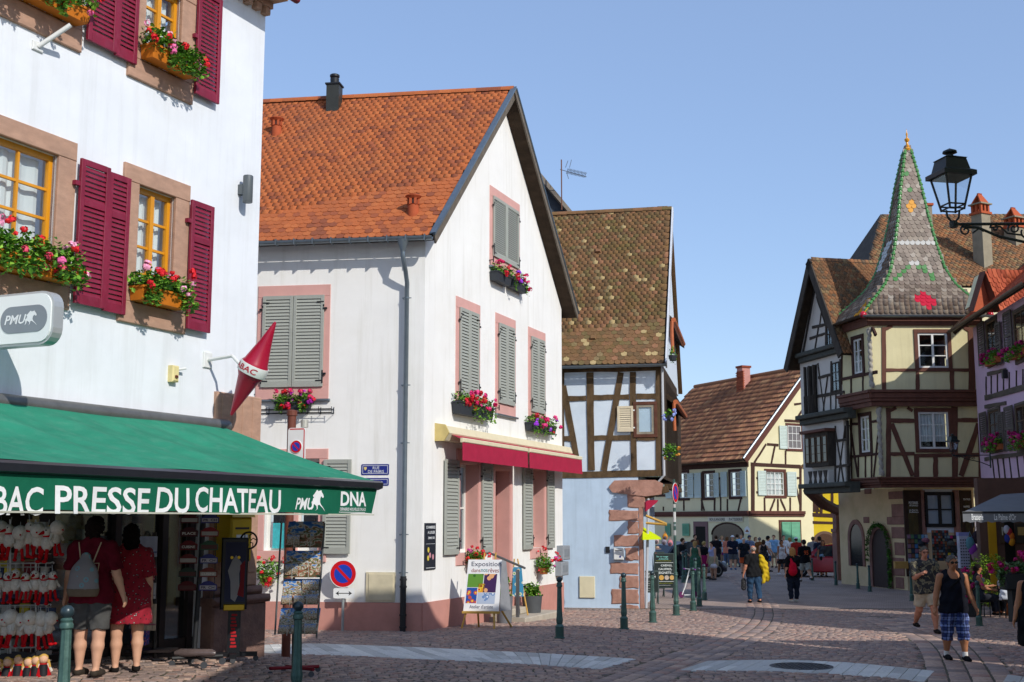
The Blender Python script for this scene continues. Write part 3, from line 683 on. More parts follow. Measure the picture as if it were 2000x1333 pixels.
wh=thing('white_house','white gabled corner house with orange tile roof, pink surrounds and grey shutters','house',G.M)
ZE=8.42;UR,ZR=G.uv(1003,174,.33);GW=9.42
zp=LF.uv(823,1178)[1]
a,b,c_,d=LF.rect(517,897,622,1076);lhole=(a,b,c_,d)
mb=MB();wall_mesh(mb,-9.5,0,-.5,ZE,[lhole],0,.3);mb.obj('wall',M_ivory,wh,LF.M)
gw1=qrect(G,(897,903),(934,906),(934,1076),(897,1083));gw2=qrect(G,(1040,915),(1063,918),(1063,1068),(1040,1073));gd=qrect(G,(966,916),(996,920),(996,1158),(966,1163))
gd=(gd[0],gd[1],.18,gd[3])
mb=MB();wall_mesh(mb,0,GW,-.5,ZE,[gw1,gw2,gd],0,.4);mb.add([(0,0,ZE),(GW,0,ZE),(UR,0,ZR-.1)],[(0,1,2)])
mb.quad((GW,0,-.5),(GW,8,-.5),(GW,8,ZE),(GW,0,ZE));mb.obj('wall',M_ivory,wh,G.M)
mb=MB();mb.box(-9.5,-.0,-.1,zp,-.02,.03);mb.obj('plinth',M_plinth,wh,LF.M)
mb=MB();mb.box(0.0,gd[0]-.14,-.5,zp,-.02,.03);mb.box(gd[1]+.14,GW,-.5,zp,-.02,.03);mb.obj('plinth',M_plinth,wh,G.M)
for q,fr,bs in((qrect(LF,(504,559),(645,557),(643,780),(500,781)),LF,.17),(qrect(G,(891,578.5),(938,598),(935,808),(888,788)),G,.2),(qrect(G,(967,611),(1006,626),(1006,815),(967,808)),G,.2),(qrect(G,(1031.6,638.5),(1065,652),(1064,830),(1031,822)),G,.2),(qrect(G,(956,363),(1014,399),(1014,540),(956,527)),G,.2)):
 u0,u1,z0,z1=q;surround(fr,u0,u1,z0,z1,bs,M_pink,wh,-.02,.022,bt=.26,bb=.3)
 MB().bbox(u0-.04,u1+.04,z0-.05,z0-.003,-.02,.09,.01).obj('sill',M_zinc,wh,fr.M)
 um=(u0+u1)/2;a,b=u0+bs-.04,u1-bs+.04;c_,d=z0+.27,z1-.24;n=25 if z1-z0>2 else 20
 if fr is LF:n=25
 shutter(fr,a,um-.006,c_,d,.03,n,M_shut,wh,.075,.04,iron=M_black,hinge=-1)
 shutter(fr,um+.006,b,c_,d,.03,n,M_shut,wh,.075,.04,iron=M_black,hinge=1)
 mb=MB()
 mb.tube([(u0-.02,-.0,z0+.12),(u0-.05,-.13,z0+.12)],.012,6);mb.tube([(u0-.05,-.13,z0+.06),(u0-.05,-.13,z0+.19)],.016,6);mb.obj('shutter_stop',M_black,wh,fr.M)
for q in(gw1,gw2,gd):
 a,b,c_,d=q;s_=.2 if q is not gd else .14
 mb=MB();mb.bbox(a-s_,b+s_,d,d+.3,-.02,.03);
 if q is not gd:mb.bbox(a-s_,b+s_,c_-.28,c_,-.02,.03)
 lo=c_ if q is not gd else .0
 mb.bbox(a-s_,a-.001,lo,d,-.02,.028);mb.bbox(b+.001,b+s_,lo,d,-.02,.028)
 mb.box(b-.02,b,c_,d,-.4,.0);mb.box(a,a+.02,c_,d,-.4,.0);mb.box(a+.02,b-.02,d-.02,d,-.4,.0)
 mb.obj('door_surround' if q is gd else 'window_surround',M_pink,wh,G.M)
M_wframe=mat('white_window','#dcdcd6',.5,.04,4)
for q in(gw1,gw2):window(G,q[0]+.02,q[1]-.02,q[2],q[3]-.02,2,2,M_wframe,wh,-.38,.07,.04,.06,casements=2)
dr=MB();a,b,c_,d=gd;dr.box(a+.02,b-.02,c_,d-.02,-.42,-.36)
for k in range(3):dr.bbox(a+.14,b-.14,c_+.15+k*.68,c_+.7+k*.68,-.36,-.345,.01)
dr=dr.obj('door',mat('brown_door','#8a5c50',.6,.1,4),wh,G.M)
MB().tube([(a+.12,.3,c_+1.05),(a+.12,.26,c_+1.05),(a+.22,.26,c_+1.05)],.012,6).obj('handle',M_grey,dr,G.M)
for q,lo in((gw1,(-.0,0)),(gw2,(0,0))):
 a,b,c_,d=q;w_=(b-a)/2+.05
 for x0,x1,hg in((a-.16-w_*1.25,a-.16,1),(b+.2-.1,b+.1+w_*1.1,-1)):
  shutter(G,x0,x1,c_-.02,d+.02,.04,24,M_shut,wh,.075,.04,iron=M_black,hinge=hg)
a,b,c_,d=lhole;mb=MB();s_=.2
mb.bbox(a-s_,b+s_,d,d+.22,-.02,.03);mb.bbox(a-s_,b+s_,c_-.24,c_,-.02,.05);mb.bbox(a-s_,a,c_,d,-.02,.028);mb.bbox(b,b+s_,c_,d,-.02,.028);mb.box((a+b)/2-.09,(a+b)/2+.09,c_,d,-.3,-.06)
mb.obj('window_surround',M_pink,wh,LF.M)
window(LF,a,(a+b)/2-.09,c_,d,1,2,M_wframe,wh,-.28,.06,.03,.05);window(LF,(a+b)/2+.09,b,c_,d,1,2,M_wframe,wh,-.28,.06,.03,.05)
q=LF.rect(527,1022,556,1072);MB().box(q[0],q[1],q[2],q[3],-.2,-.18).obj('painting',mat('teal_canvas','#3fa9b0',.8,.3,6),wh,LF.M)
shutter(LF,b+.12,b+.74,c_-.06,d-.02,.05,25,M_shut,wh,.08,.045,iron=M_black,hinge=-1)
ev=Vector((LF.d.x,LF.d.y,0));Q=G.W(UR,ZR,0);P0=LF.W(0,ZE+.02,.38);v=Q-P0;v-=ev*v.dot(ev);S_=v.length;sv=v/S_;nv=ev.cross(sv).normalized()
Gn=Vector((G.n.x,G.n.y,0));GO=G.O.copy()
def ingab(a,b,w_,h_,ov=.30):
 p=P0+ev*a+sv*b;return(p+ev*w_*.35-GO).dot(Gn)<ov and a>-7.5 and b<S_-.08
roof=link('roof',None,wh,I4);tag(roof,'steep orange plain tile roof with darker tiles scattered through it')
M_deck=M_tbr
def deck(P,e,s,n,S,clip,a0,t=.1,dn=.02):
 def edge(b):
  p=P+s*b;k=(clip-(p-GO).dot(Gn))/e.dot(Gn);return k
 q=[P+e*a0,P+e*edge(0),P+s*S+e*edge(S),P+s*S+e*a0]
 mb=MB();mb.prism([x-n*(dn+t)for x in q],n*t);return mb,q
mb,q1=deck(P0,ev,sv,nv,S_,.33,-9.5);mb.obj('roof_deck',M_deck,roof,I4)
tile_field(P0-ev*8,ev,sv,nv,20,S_,.178,.165,beaver(.172,.34,.018,.32),M_tile,roof,inside=lambda a,b,w_,h_:ingab(a-8,b,w_,h_))
P1=G.W(GW,ZE-.12,0)+Vector((-LF.n.x,-LF.n.y,0))*.38;v=Q-P1;v-=ev*v.dot(ev);S2=v.length;sv2=v/S2;nv2=sv2.cross(ev).normalized()
mb,q2=deck(P1,ev,sv2,nv2,S2,.33,-9.5,.16,0);mb.obj('roof_deck',M_tbr,roof,I4)
mb=MB();mb.prism([x for x in q2],nv2*.05);mb.obj('back_slope',M_terra,roof,I4)
for(q,n_,m1)in((q1,nv,M_zinc),(q2,nv2,M_tbr)):
 a,b=q[1],q[2]
 mb=MB();mb.prism([a-n_*.2,b-n_*.2,b+n_*.03,a+n_*.03],Gn*.04);mb.obj('barge_board',mat('weathered_board','#6b6256',.85,.25,5,.3,30),roof,I4)
 mb=MB();mb.prism([a+n_*.02,b+n_*.02,b+n_*.085,a+n_*.085],Gn*.06);mb.prism([a-Gn*.07+n_*.06,b-Gn*.07+n_*.06,b-Gn*.07+n_*.09,a-Gn*.07+n_*.09],Gn*.14);mb.obj('verge_flashing',M_zinc,roof,I4)
rm=MB();rm.v=[];n=8
for i,(x,r)in enumerate(((0,.13),(.36,.115))):
 for k in range(n+1):an=math.pi*k/n;rm.v.append((x,r*math.cos(an),r*1.1*math.sin(an)))
rm.f=[(k,k+1,n+2+k,n+1+k)for k in range(n)]+[tuple(range(n,-1,-1)),tuple(range(n+1,2*n+2))];rm.mi=[0]*len(rm.f);rmm=rm.mesh('ridge_tile',M_tile,True)
Qr=P0+sv*S_;k0=(.33-(Qr-GO).dot(Gn))/ev.dot(Gn)
for i in range(26):
 p=Qr+ev*(k0-.02-.33*i)+Vector((0,0,-.04));an=math.atan2(-ev.y,-ev.x)
 link('ridge_tile',rmm,roof,Matrix.Translation(p)@Matrix.Rotation(an,4,'Z')@Matrix.Rotation(R(-2.5),4,'Y'))
def roof_point(px,py,P=P0,n=nv):
 r=ray(px,py);o_=Vector((0,0,CAM_H));return o_+r*((P-o_).dot(n)/r.dot(n))
for px,py in((540,262),(807,418)):
 p=roof_point(px,py);vt_=link('roof_vent',None,wh,Matrix.Translation(p))
 MB().lathe([(.13,-.15),(.125,.16),(.12,.2),(.14,.21)],14).obj('vent_pipe',M_terra,vt_,smooth=True)
 MB().lathe([(.1,.2),(.1,.36)],12).obj('vent_core',M_black,vt_)
 mb=MB()
 for k in range(6):an=k*math.pi/3;mb.box(.105*math.cos(an)-.03,.105*math.cos(an)+.03,.2,.36,.105*math.sin(an)-.03,.105*math.sin(an)+.03)
 mb.lathe([(.13,.34),(.19,.4),(.17,.42),(.05,.43)],14);mb.obj('vent_cap',M_terra,vt_)
p=atd(653,190,31.2);ch=link('chimney',None,wh,TM(p.x,p.y,p.z,math.atan2(ev.y,ev.x)))
MB().box(-.17,.17,-.6,.3,-.17,.17).obj('flue_casing',mat('dark_metal','#3e3f3a',.5,.1,4,0,10,.4,.4),ch)
MB().box(-.2,.2,.3,.34,-.2,.2).obj('casing_cap',M_black,ch);MB().lathe([(.11,.34),(.12,.5),(.1,.52),(.13,.55),(.13,.6),(.1,.62)],14).obj('flue',M_black,ch,smooth=True)
def gutter(A,B,r,m,parent,n=8):
 A,B=Vector(A),Vector(B);t=(B-A).normalized();s_=t.cross(Vector((0,0,1))).normalized();mb=MB();vs=[]
 for p in(A,B):
  for k in range(n+1):an=math.pi*k/n;vs.append(p+s_*r*math.cos(an)-Vector((0,0,1))*r*math.sin(an))
  for k in range(n,-1,-1):an=math.pi*k/n;vs.append(p+s_*(r-.012)*math.cos(an)-Vector((0,0,1))*(r-.012)*math.sin(an))
 K=2*(n+1);mb.add(vs,[(i,(i+1)%K,K+(i+1)%K,K+i)for i in range(K)]+[tuple(range(K-1,-1,-1)),tuple(range(K,2*K))]);return mb.obj('gutter',m,parent,I4,True)
ga=LF.W(-9.5,ZE,.46);gb_=q1[1]+Vector((LF.n.x,LF.n.y,0))*.08;gb_.z=ZE
gut=gutter(ga,gb_,.085,M_zinc,wh)
brm=MB().box(-.012,.012,-.1,.03,-.1,.1).mesh('gutter_bracket',M_zinc)
for i in range(12):link('gutter_bracket',brm,gut,at(LF,.1-i*.42,ZE,.47))
ud=LF.uv(797,600)[0];mb=MB();mb.lathe([(.05,-.34),(.06,-.3),(.12,-.1),(.13,-.06)],14,(ud-.02,-.46,ZE));mb.tube([(ud-.02,-.46,ZE-.3),(ud-.02,-.46,ZE-.42),(ud+.0,-.28,ZE-.72),(ud,-.12,ZE-.95),(ud,-.12,3.0)],.052,12)
zb_=LF.uv(792,1130)[1];mb.tube([(ud,-.12,3.0),(ud,-.12,zb_)],.052,12);mb.obj('downpipe',M_zinc,wh,LF.M,True)
mb=MB();mb.tube([(ud,-.12,zb_+.05),(ud,-.12,-.05)],.066,12)
for z in(zb_,zb_-.15,.35,.1):mb.tube([(ud,-.12,z),(ud,-.12,z-.04)],.08,12)
mb.obj('cast_iron_shoe',M_black,wh,LF.M,True)
mb=MB()
for z in(ZE-1.3,5.2,3.95,2.0,1.2):mb.tube([(ud,-.12,z),(ud,-.12,z+.025)],.06,12);mb.tube([(ud-.09,-.12,z),(ud-.09,0,z)],.01,5);mb.box(ud-.1,ud+.1,z,z+.02,.11,.13)
mb.obj('pipe_clip',M_zinc,wh,LF.M)
MB().box(*LF.rect(715,1118,772,1176)[:4],.0,.03).obj('meter_cabinet',mat('beige_cabinet','#c9bfa2',.6),wh,LF.M);q=LF.rect(720,1121,769,1173)
MB().bbox(*q,.03,.045,.01).obj('cabinet_door',MATS['beige_cabinet'],wh,LF.M)
ra=thing('terrace_awning','cream cassette awning with two crimson valances, rolled in above the gallery windows','awning',G.M)
M_crv=mat('crimson_cloth','#a31f3e',.85,.1,5);M_crm=mat('cream_metal','#d9cfae',.5,.06,4)
u0=G.uv(853,830,.05)[0];u1=GW+.05;zt=G.uv(853,828,.05)[1]
mb=MB();mb.prism([(u0+.05,0,zt-.36),(u0+.05,-.2,zt-.36),(u0+.05,-.3,zt-.2),(u0+.05,-.24,zt-.04),(u0+.05,0,zt)][::-1],(u1-u0-.05,0,0));mb.obj('cassette',M_crm,ra,G.M)
mb=MB();mb.prism([(u0,0,zt-.38),(u0,-.22,zt-.38),(u0,-.34,zt-.2),(u0,-.25,zt-.02),(u0,0,zt+.02)][::-1],(.05,0,0));mb.obj('end_cap',mat('yellow_cap','#cdb877',.6),ra,G.M)
um=G.uv(1028,870,.5)[0]
for a,b in((u0+.3,um-.02),(um+.12,u1+.1)):
 mb=MB();mb.add([(a,-.26,zt-.22),(b,-.26,zt-.22),(b,-.5,zt-.32),(a,-.5,zt-.32)],[(3,2,1,0)]);mb.obj('canopy',M_crv,ra,G.M)
 MB().bbox(a,b,zt-.4,zt-.3,.49,.56,.015).obj('front_rail',M_crm,ra,G.M)
 mb=MB();n=24
 for i in range(n+1):
  u=a+(b-a)*i/n;mb.v+=[(u,-.54,zt-.4),(u,-.545-.012*math.sin(i*1.9),zt-.8)]
 mb.f=[(2*i,2*i+1,2*i+3,2*i+2)for i in range(n)];mb.mi=[0]*n;mb.obj('valance',M_crv,ra,G.M,True)
PK=['#e0327a','#e8478a','#d2185a','#c81f30'];RD=['#d01f28','#c81828','#e23a44','#d14a9a']
M_dbox=mat('dark_planter','#33373c',.6,.1,5)
def fb(fr,x0,y0,x1,y1,label,cols,seed,**k):
 a,b,c_,d=fr.rect(x0,y0,x1,y1,.15);k['nb']=int(k['nb']*1.35);return flower_box(fr,a,b,c_+(d-c_)*.1,.03,(d-c_)*.75,.2,label,cols,bm=M_dbox,seed=seed,br=.045,**k)
fb(LF,538,783,606,803,'trough of red and violet geraniums on an iron rail below grey shutters',['#c81828','#c81828','#b42aa8','#d1285a'],11,nb=14,nl=330,rise=.16,spread=.1)
fb(G,892,786,960,818,'pink geranium box left under the tall gable shutters, over the crimson awning',PK,12,nb=22,nl=420,rise=.2,spread=.12)
fb(G,1034,826,1082,848,'pink geranium box at the far gable window, next to the blue house',PK+['#9a3ad0'],13,nb=16,nl=380,rise=.2,spread=.12)
fb(G,966,532,994,556,'grey box of pink geraniums below the attic shutters, nearer the corner',PK,14,nb=8,nl=200,rise=.22,spread=.1)
fb(G,997,548,1026,570,'grey box of pink geraniums below the attic shutters, nearer the blue house',PK+['#9a3ad0'],15,nb=8,nl=200,rise=.22,spread=.1)
mb=MB();a,b,c_,d=LF.rect(498,787,650,818,.1)
for z in(c_+.12,c_+.2):mb.tube([(a,-.2,z),(b,-.2,z)],.008,5);mb.tube([(a,-.02,z),(b,-.02,z)],.008,5)
for k in range(7):u=a+(b-a)*k/6;mb.tube([(u,-.02,c_+.25),(u,-.02,c_+.1),(u,-.2,c_+.1),(u,-.2,c_+.25)],.008,5)
mb.obj('flower_rail',M_black,wh,LF.M)
TC=mat('terracotta_pot','#b0643c',.85)
def basket(fr,x,y,w_,h_,label,cols,seed,o=.25):
 u,z=fr.uv(x,y,o);a=fr.mpp(x,y);rs=random.Random(seed);t=thing('flower_basket',label,'flower basket',at(fr,u,z-h_*a*.5,o));r=w_*a/2;hh=h_*a
 MB().lathe([(.1,0),(.15,.16),(.16,.18)],12).obj('planter',TC,t,smooth=True);MB().tube([(0,0,.05),(0,o,.05)],.012,5).obj('wall_hook',M_black,t)
 mb=MB();leaves(mb,(0,0,hh*.42),(r,.28,hh*.42),420,.04,rs);leaves(mb,(0,-.12,hh*.2),(r*.6,.2,hh*.25),120,.04,rs);tag(mb.obj('foliage',M_leaf,t),None,kind='stuff')
 blossoms(WM[t.name]@Vector((0,0,hh*.45)),(r*1.05,.3,hh*.48),26,cols,t,.045,rs,front=(fr.n.x,fr.n.y));return t
basket(LF,522,1108,74,70,'red geranium basket on the wall behind the postcard rack',RD,21);basket(G,926,1085,52,40,'red geranium basket behind the exhibition easel',RD,22,.2);basket(G,1062,1095,54,52,'red and pink geranium basket right of the gallery handrail',RD+['#e36aa8'],23,.2)
M_blue=mat('enamel_blue','#1e2a7c',.3,.04,3,0,10,.5)
for(x0,y0,x1,y1,s_,lb)in((706,907,760,928,'RUE\nDE PAIRIS','blue enamel street name plate with small coat of arms'),(706,934,759.5,949,'Pairisgass','narrower blue dialect street plate half hidden by the awning bar')):
 a,b,c_,d=LF.rect(x0,y0,x1,y1);t=thing('street_sign',lb,'street sign',at(LF,(a+b)/2,(c_+d)/2));w_,h_=(b-a)/2,(d-c_)/2
 MB().poly(rrect(-w_,w_,-h_,h_,.02,3),0,.012).obj('plate',M_blue,t);
 mb=MB();e=.028;mb.box(-w_+e,w_-e,h_-e-.008,h_-e,.012,.0135);mb.box(-w_+e,w_-e,-h_+e,-h_+e+.008,.012,.0135);mb.box(-w_+e,-w_+e+.008,-h_+e+.008,h_-e-.008,.012,.0135);mb.box(w_-e-.008,w_-e,-h_+e+.008,h_-e-.008,.012,.0135);mb.obj('white_border',M_let,t)
 text(s_,WM[t.name]@Matrix.Translation((0.02,-.014,-.005)),M_let,t,w=w_*1.15 if '\n' in s_ else w_*.95,h=h_*1.2 if '\n' in s_ else h_*.7,bold=.0)
 if '\n' in s_:mb=MB();mb.poly([(-w_+.06,h_-.06),(-w_+.06,h_-.1),(-w_+.09,h_-.14),(-w_+.12,h_-.1),(-w_+.12,h_-.06)][::1],.012,.014);mb.obj('coat_of_arms',mat('shield_gold','#d8c37a',.5),t)
a,b,c_,d=G.rect(828,1022,849,1113);t=thing('rooms_sign','narrow black board offering rooms to let, with painted flowers, on the house corner','sign',at(G,(a+b)/2,(c_+d)/2));w_,h_=(b-a)/2,(d-c_)/2
MB().bbox(-w_,w_,-h_,h_,.005,.03,.006).obj('board',mat('navy_board','#20252f',.5),t)
T=WM[t.name]
for s_,zz,ww,hh in(('CHAMBRES',.82,1.7,.1),('A LOUER',.6,1.35,.1),('ZIMMER FREI',.36,1.2,.08)):
 text(s_,T@Matrix.Translation((.1*w_ if ww<1.6 else 0,-.032,zz*h_)),M_let,t,w=w_*ww,h=h_*hh*1.2,bold=.015)
MB().box(-w_*.85,w_*.85,.1*h_,.11*h_,.03,.0315).obj('rule',M_let,t)
for x,z,c_ in((-.4,-.15,'#cdb84a'),(-.45,-.5,'#cdb84a'),(-.1,-.38,'#c58a94'),(.45,-.46,'#c58a94')):MB().poly([(x*w_+.05*math.cos(k),z*h_+.06*math.sin(k))for k in np.arange(0,6.2,.7)],.03,.032).obj('painted_flower',mat('paint_'+c_[1:],c_,.7),t)
MB().box(-w_*.8,w_*.8,-.93*h_,-.91*h_,.03,.0315).obj('rule',M_let,t)
# ------------------------------------------------------------------ blue half-timbered house
M_blue_w=mat('pale_blue_render','#bdd0e2',.93,.06,1.5,.25,90,.2,dirt=('#a3b6c8',.4,1.0),streak=('#93a5b5',.4))
M_infill=mat('blue_white_infill','#d0dbe4',.93,.05,2,.2,80,.2,dirt=('#aebfce',.3,2))
M_oak=mat('old_oak','#5a4833',.88,.35,6,.5,40,.2,stretch=(1,1,.35),dirt=('#3b2f22',.5,4))
M_sand=mat('red_sandstone','#ad8474',.93,.2,5,.5,40,.2,dirt=('#7d5240',.5,3))
M_moss=mat('mossy_tile','#70553a',.92,.2,20,.3,70,.2,cols=[('#74583d',4),('#7c5d40',4),('#6a543b',3),('#835f44',2),('#8f674c',1),('#70603f',2),('#b09a6e',.6),('#837050',1)],dirt=('#6a6424',.35,1.5))
bo=gp(1250,1188);BF=Frame((bo.x,bo.y,0),-vpd(-11400));GB=bo.z
bh=thing('blue_house','pale blue half-timbered house with mossy tile roof and sandstone corner stones','house',BF.M)
ul=-6.0;uR=BF.uv(1294,820)[0];zE=BF.uv(1200,713,.3)[1];zJ=BF.uv(1200,930)[1]
mb=MB();mb.box(ul,.0,GB-.2,zJ,-6,0);mb.obj('wall',M_blue_w,bh,BF.M)
mb=MB();mb.box(ul,uR,zJ,zE,-7,-.005);mb.obj('upper_wall',M_infill,bh,BF.M);MB().box(uR,uR+.03,zJ-.1,zE,-7,-.03).obj('side_boarding',M_tbr,bh,BF.M)
for p,q,w_ in[((1085,723),(1294,719),11),((1085,929),(1295,924),12),((1152,728),(1155,919),14),((1236,727),(1238,919),12),((1287,724),(1287,920),13),((1085,780),(1145,778),10),((1160,777),(1229,776),10),((1243,775),(1280,774),11),((1085,857),(1120,857),10),((1161,856),(1231,855),10),((1244,857),(1280,856),9),((1100,754),(1131,920),12),((1213,728),(1179,920),12),((1098,728),(1098,919),8)]:
 beam(BF,p,q,w_,M_oak,bh,.025,.1,wob=.012)
u0,u1,z0,z1=BF.rect(1237,785,1284,855);surround(BF,u0,u1,z0,z1,.1,mat('red_brown_timber','#5d3a2c',.8,.2,6,.3,30),bh,0,.06,name='window_frame')
window(BF,u0+.1,u1-.1,z0+.1,z1-.1,1,1,mat('grey_wood','#8f8878',.8,.2,6),bh,-.0,.07,.03,.04)
u0,u1,z0,z1=BF.rect(1206,794,1237,844);shutter(BF,u0,u1,z0,z1,.05,9,mat('cream_shutter','#cfc2a6',.7,.08,5),bh,.07,.04)
MB().box(u1,u1+.05,z0+.1,z0+.14,.05,.07).box(u1,u1+.05,z1-.15,z1-.11,.05,.07).obj('hinge',M_plastic,bh,BF.M)
def rockpoly(x0,y0,x1,y1,n=4):
 u0,u1,z0,z1=BF.rect(x0,y0,x1,y1);P=[]
 for(a,b),(c_,d)in(((u0,z0),(u1,z0)),((u1,z0),(u1,z1)),((u1,z1),(u0,z1)),((u0,z1),(u0,z0))):
  for k in range(n):t=k/n;P.append((a+(c_-a)*t+random.uniform(-.02,.02),b+(d-b)*t+random.uniform(-.02,.02)))
 return P
for r in[(1225,962,1259,992),(1189,997,1247,1017),(1226,1019,1247,1042),(1199,1046,1247,1067),(1221,1070,1247,1095),(1192,1099,1247,1121),(1210,1125,1247,1149),(1194,1151,1247,1179),(1212,1182,1247,1194)]:
 P=rockpoly(*r);cu=sum(p[0]for p in P)/len(P);cz=sum(p[1]for p in P)/len(P);n=len(P);b_=.9
 vs=[(u,.05,z)for u,z in P]+[(u,-.012,z)for u,z in P]+[(cu+(u-cu)*b_,-.024-random.uniform(0,.01),cz+(z-cz)*b_)for u,z in P]
 MB().add(vs,[(i,(i+1)%n,n+(i+1)%n,n+i)for i in range(n)]+[(n+i,n+(i+1)%n,2*n+(i+1)%n,2*n+i)for i in range(n)]+[tuple(range(2*n,3*n))]).obj('corner_stone',M_sand,bh,BF.M)
P=[BF.uv(*p)for p in((1189,952),(1196,962),(1225,966),(1262,970),(1292,966),(1295,945),(1280,938),(1230,938),(1200,939))]
MB().poly(P,-.1,.06).obj('corbel_stone',M_sand,bh,BF.M)
u0,u1,z0,z1=BF.rect(1246,975,1256,1190);MB().bbox(.003,u1,GB-.1,z1,-.3,.02).obj('door_jamb',M_sand,bh,BF.M)
MB().tube([(uR+.02,-.05,zE),(uR+.02,-.05,zJ),(.3,.05,zJ-.5),(.18,.0,GB)],.04).obj('downpipe',mat('pale_pipe','#b9bcc0',.5,.05,3),bh,BF.M)
beam(BF,(1250,972),(1304,955),12,M_oak,bh,.0,.5)
MB().bbox(*BF.rect(1132,1126,1162,1168),0,.05).obj('utility_cover',M_crm,bh,BF.M)
MB().bbox(*BF.rect(1183,1068,1191,1080),0,.05).obj('intercom',M_black,bh,BF.M)
t=thing('mailbox','white letter box on the sandstone corner of the blue house','mailbox',at(BF,*BF.uv(1209,1082),.0));MB().bbox(-.15,.15,-.18,.18,.03,.15,.02).obj('body',M_plastic,t);MB().box(-.1,.1,.09,.11,.15,.155).obj('slot',M_black,t);MB().lathe([(.03,0),(.03,.005)],10).obj('badge',M_blue,t,WM[t.name]@Matrix.Translation((.05,-.153,-.08))@Matrix.Rotation(R(90),4,'X'))
ev2=Vector((BF.d.x,BF.d.y,0));bk=Vector((-BF.n.x,-BF.n.y,0));Pb=BF.W(0,zE,.35);Pr=BF.W(0,0,0)+bk*4.4;zr=atd(1190,411,Pr.y).z;Pr.z=zr
v=Pr-Pb;v-=ev2*v.dot(ev2);Sb=v.length;sb=v/Sb;nb_=ev2.cross(sb).normalized();a1=BF.uv(1300,700)[0]
brf=link('roof',None,bh,I4)
tile_field(Pb+ev2*ul,ev2,sb,nb_,a1-ul,Sb,.185,.165,beaver(.18,.33,.02,.42),M_moss,brf,jit=.009)
MB().prism([Pb+ev2*ul-nb_*.1,Pb+ev2*a1-nb_*.1,Pb+ev2*a1+sb*Sb-nb_*.1,Pb+ev2*ul+sb*Sb-nb_*.1],nb_*.09).obj('roof_deck',M_tbr,brf,I4)
q=Pb+ev2*(a1+.01);MB().prism([q-nb_*.2,q+sb*Sb-nb_*.2,q+sb*Sb+nb_*.08,q+nb_*.08],ev2*.05).obj('verge_board',mat('pale_verge','#c9cdd2',.6,.1,5),brf,I4)
bb_=Pb+bk*9.2;MB().prism([bb_+ev2*ul,bb_+ev2*a1,Pb+ev2*a1+sb*Sb,Pb+ev2*ul+sb*Sb][::-1],(0,0,.1)).obj('back_slope',M_moss,brf,I4)
gq=[BF.W(uR-.05,zE-.1,-.2),BF.W(uR-.05,zE-.1,-8.6),BF.W(uR-.05,zr-.2,-4.4)];MB().prism(gq,ev2*.04).obj('side_gable',M_infill,brf,I4)
rm2=rm.mesh('ridge_tile',M_moss,True)
for i in range(24):link('ridge_tile',rm2,brf,Matrix.Translation(Pb+sb*Sb+ev2*(a1-.33*i)+Vector((0,0,-.05)))@Matrix.Rotation(math.atan2(-ev2.y,-ev2.x),4,'Z')@Matrix.Rotation(R(-2.5),4,'Y'))
gutter(BF.W(ul,zE-.02,.42),BF.W(a1+.06,zE-.02,.42),.08,M_zinc,bh)
for px,py in((1168,495),(1158,665)):
 p=roof_point(px,py,Pb,nb_);M=Matrix(((ev2.x,sb.x,nb_.x,p.x),(ev2.y,sb.y,nb_.y,p.y),(ev2.z,sb.z,nb_.z,p.z),(0,0,0,1)))
 MB().add([(-.1,0,.01),(.1,0,.01),(.09,.22,.02),(-.09,.22,.02),(-.07,0,.09),(.07,0,.09)],[(0,1,5,4),(1,2,5),(3,0,4),(4,5,2,3)]).obj('vent_tile',M_moss,brf,M)
t=thing('rear_gable','dark boarded gable peeping out between the orange roof and the mossy roof','house',TM(0,45,0))
a,b,c_,d=atd(1030,300,45),atd(1118,415,45),atd(1060,460,45),atd(1000,460,45)
def l3(p):return p-Vector((0,45,0))
MB().prism([l3(p)for p in(atd(1000,470,45),atd(1118,470,45),atd(1112,412,45),atd(1045,328,45),atd(1000,390,45))],(0,5,0)).obj('boarded_gable',mat('slate_board','#3b4148',.7,.2,5,.3,20),t)
MB().prism([l3(p)for p in(atd(1043,322,44.7),atd(1122,418,44.7),atd(1113,418,44.7),atd(1043,336,44.7))],(0,5.5,0)).obj('roof_edge',mat('grey_barge','#7d7468',.85,.2,5),t)
t=thing('television_aerial','thin rooftop television aerial standing against the blue sky','aerial',Matrix.Translation(atd(1097,395,44)))
k=44/2400*1.02;mb=MB();mb.tube([(0,0,-.3),(0,0,86*k)],.025,6);mb.obj('mast',mat('rusty_mast','#6d4a3a',.7),t)
mb=MB();mb.tube([(-.05,0,66*k),(50*k,.2,54*k)],.014,5)
for i in range(14):x=(12+i*2.7)*k;z=66*k-(x/(50*k))*12*k;mb.tube([(x,-.22,z+.03),(x,.26,z-.03)],.007,4);mb.tube([(x-.06,.0,z-.1),(x+.06,0,z+.1)],.006,4)
mb.tube([(8*k,0,70*k),(13*k,0,84*k)],.01,4);mb.tube([(16*k,0,70*k),(20*k,0,86*k)],.01,4);mb.tube([(10*k,0,60*k),(14*k,0,47*k)],.01,4);mb.obj('antenna',M_grey,t)
t=thing('lane_house','narrow sunlit house front with copper gutters and hanging plants beside the blue house','house',BF.M)
u0=uR+.03;MB().box(u0-1.2,u0,zJ,zE-.3,-9,-1.2).obj('wall',M_tbr,t,BF.M)
M_cop=mat('copper_gutter','#b5653f',.6,.15,5)
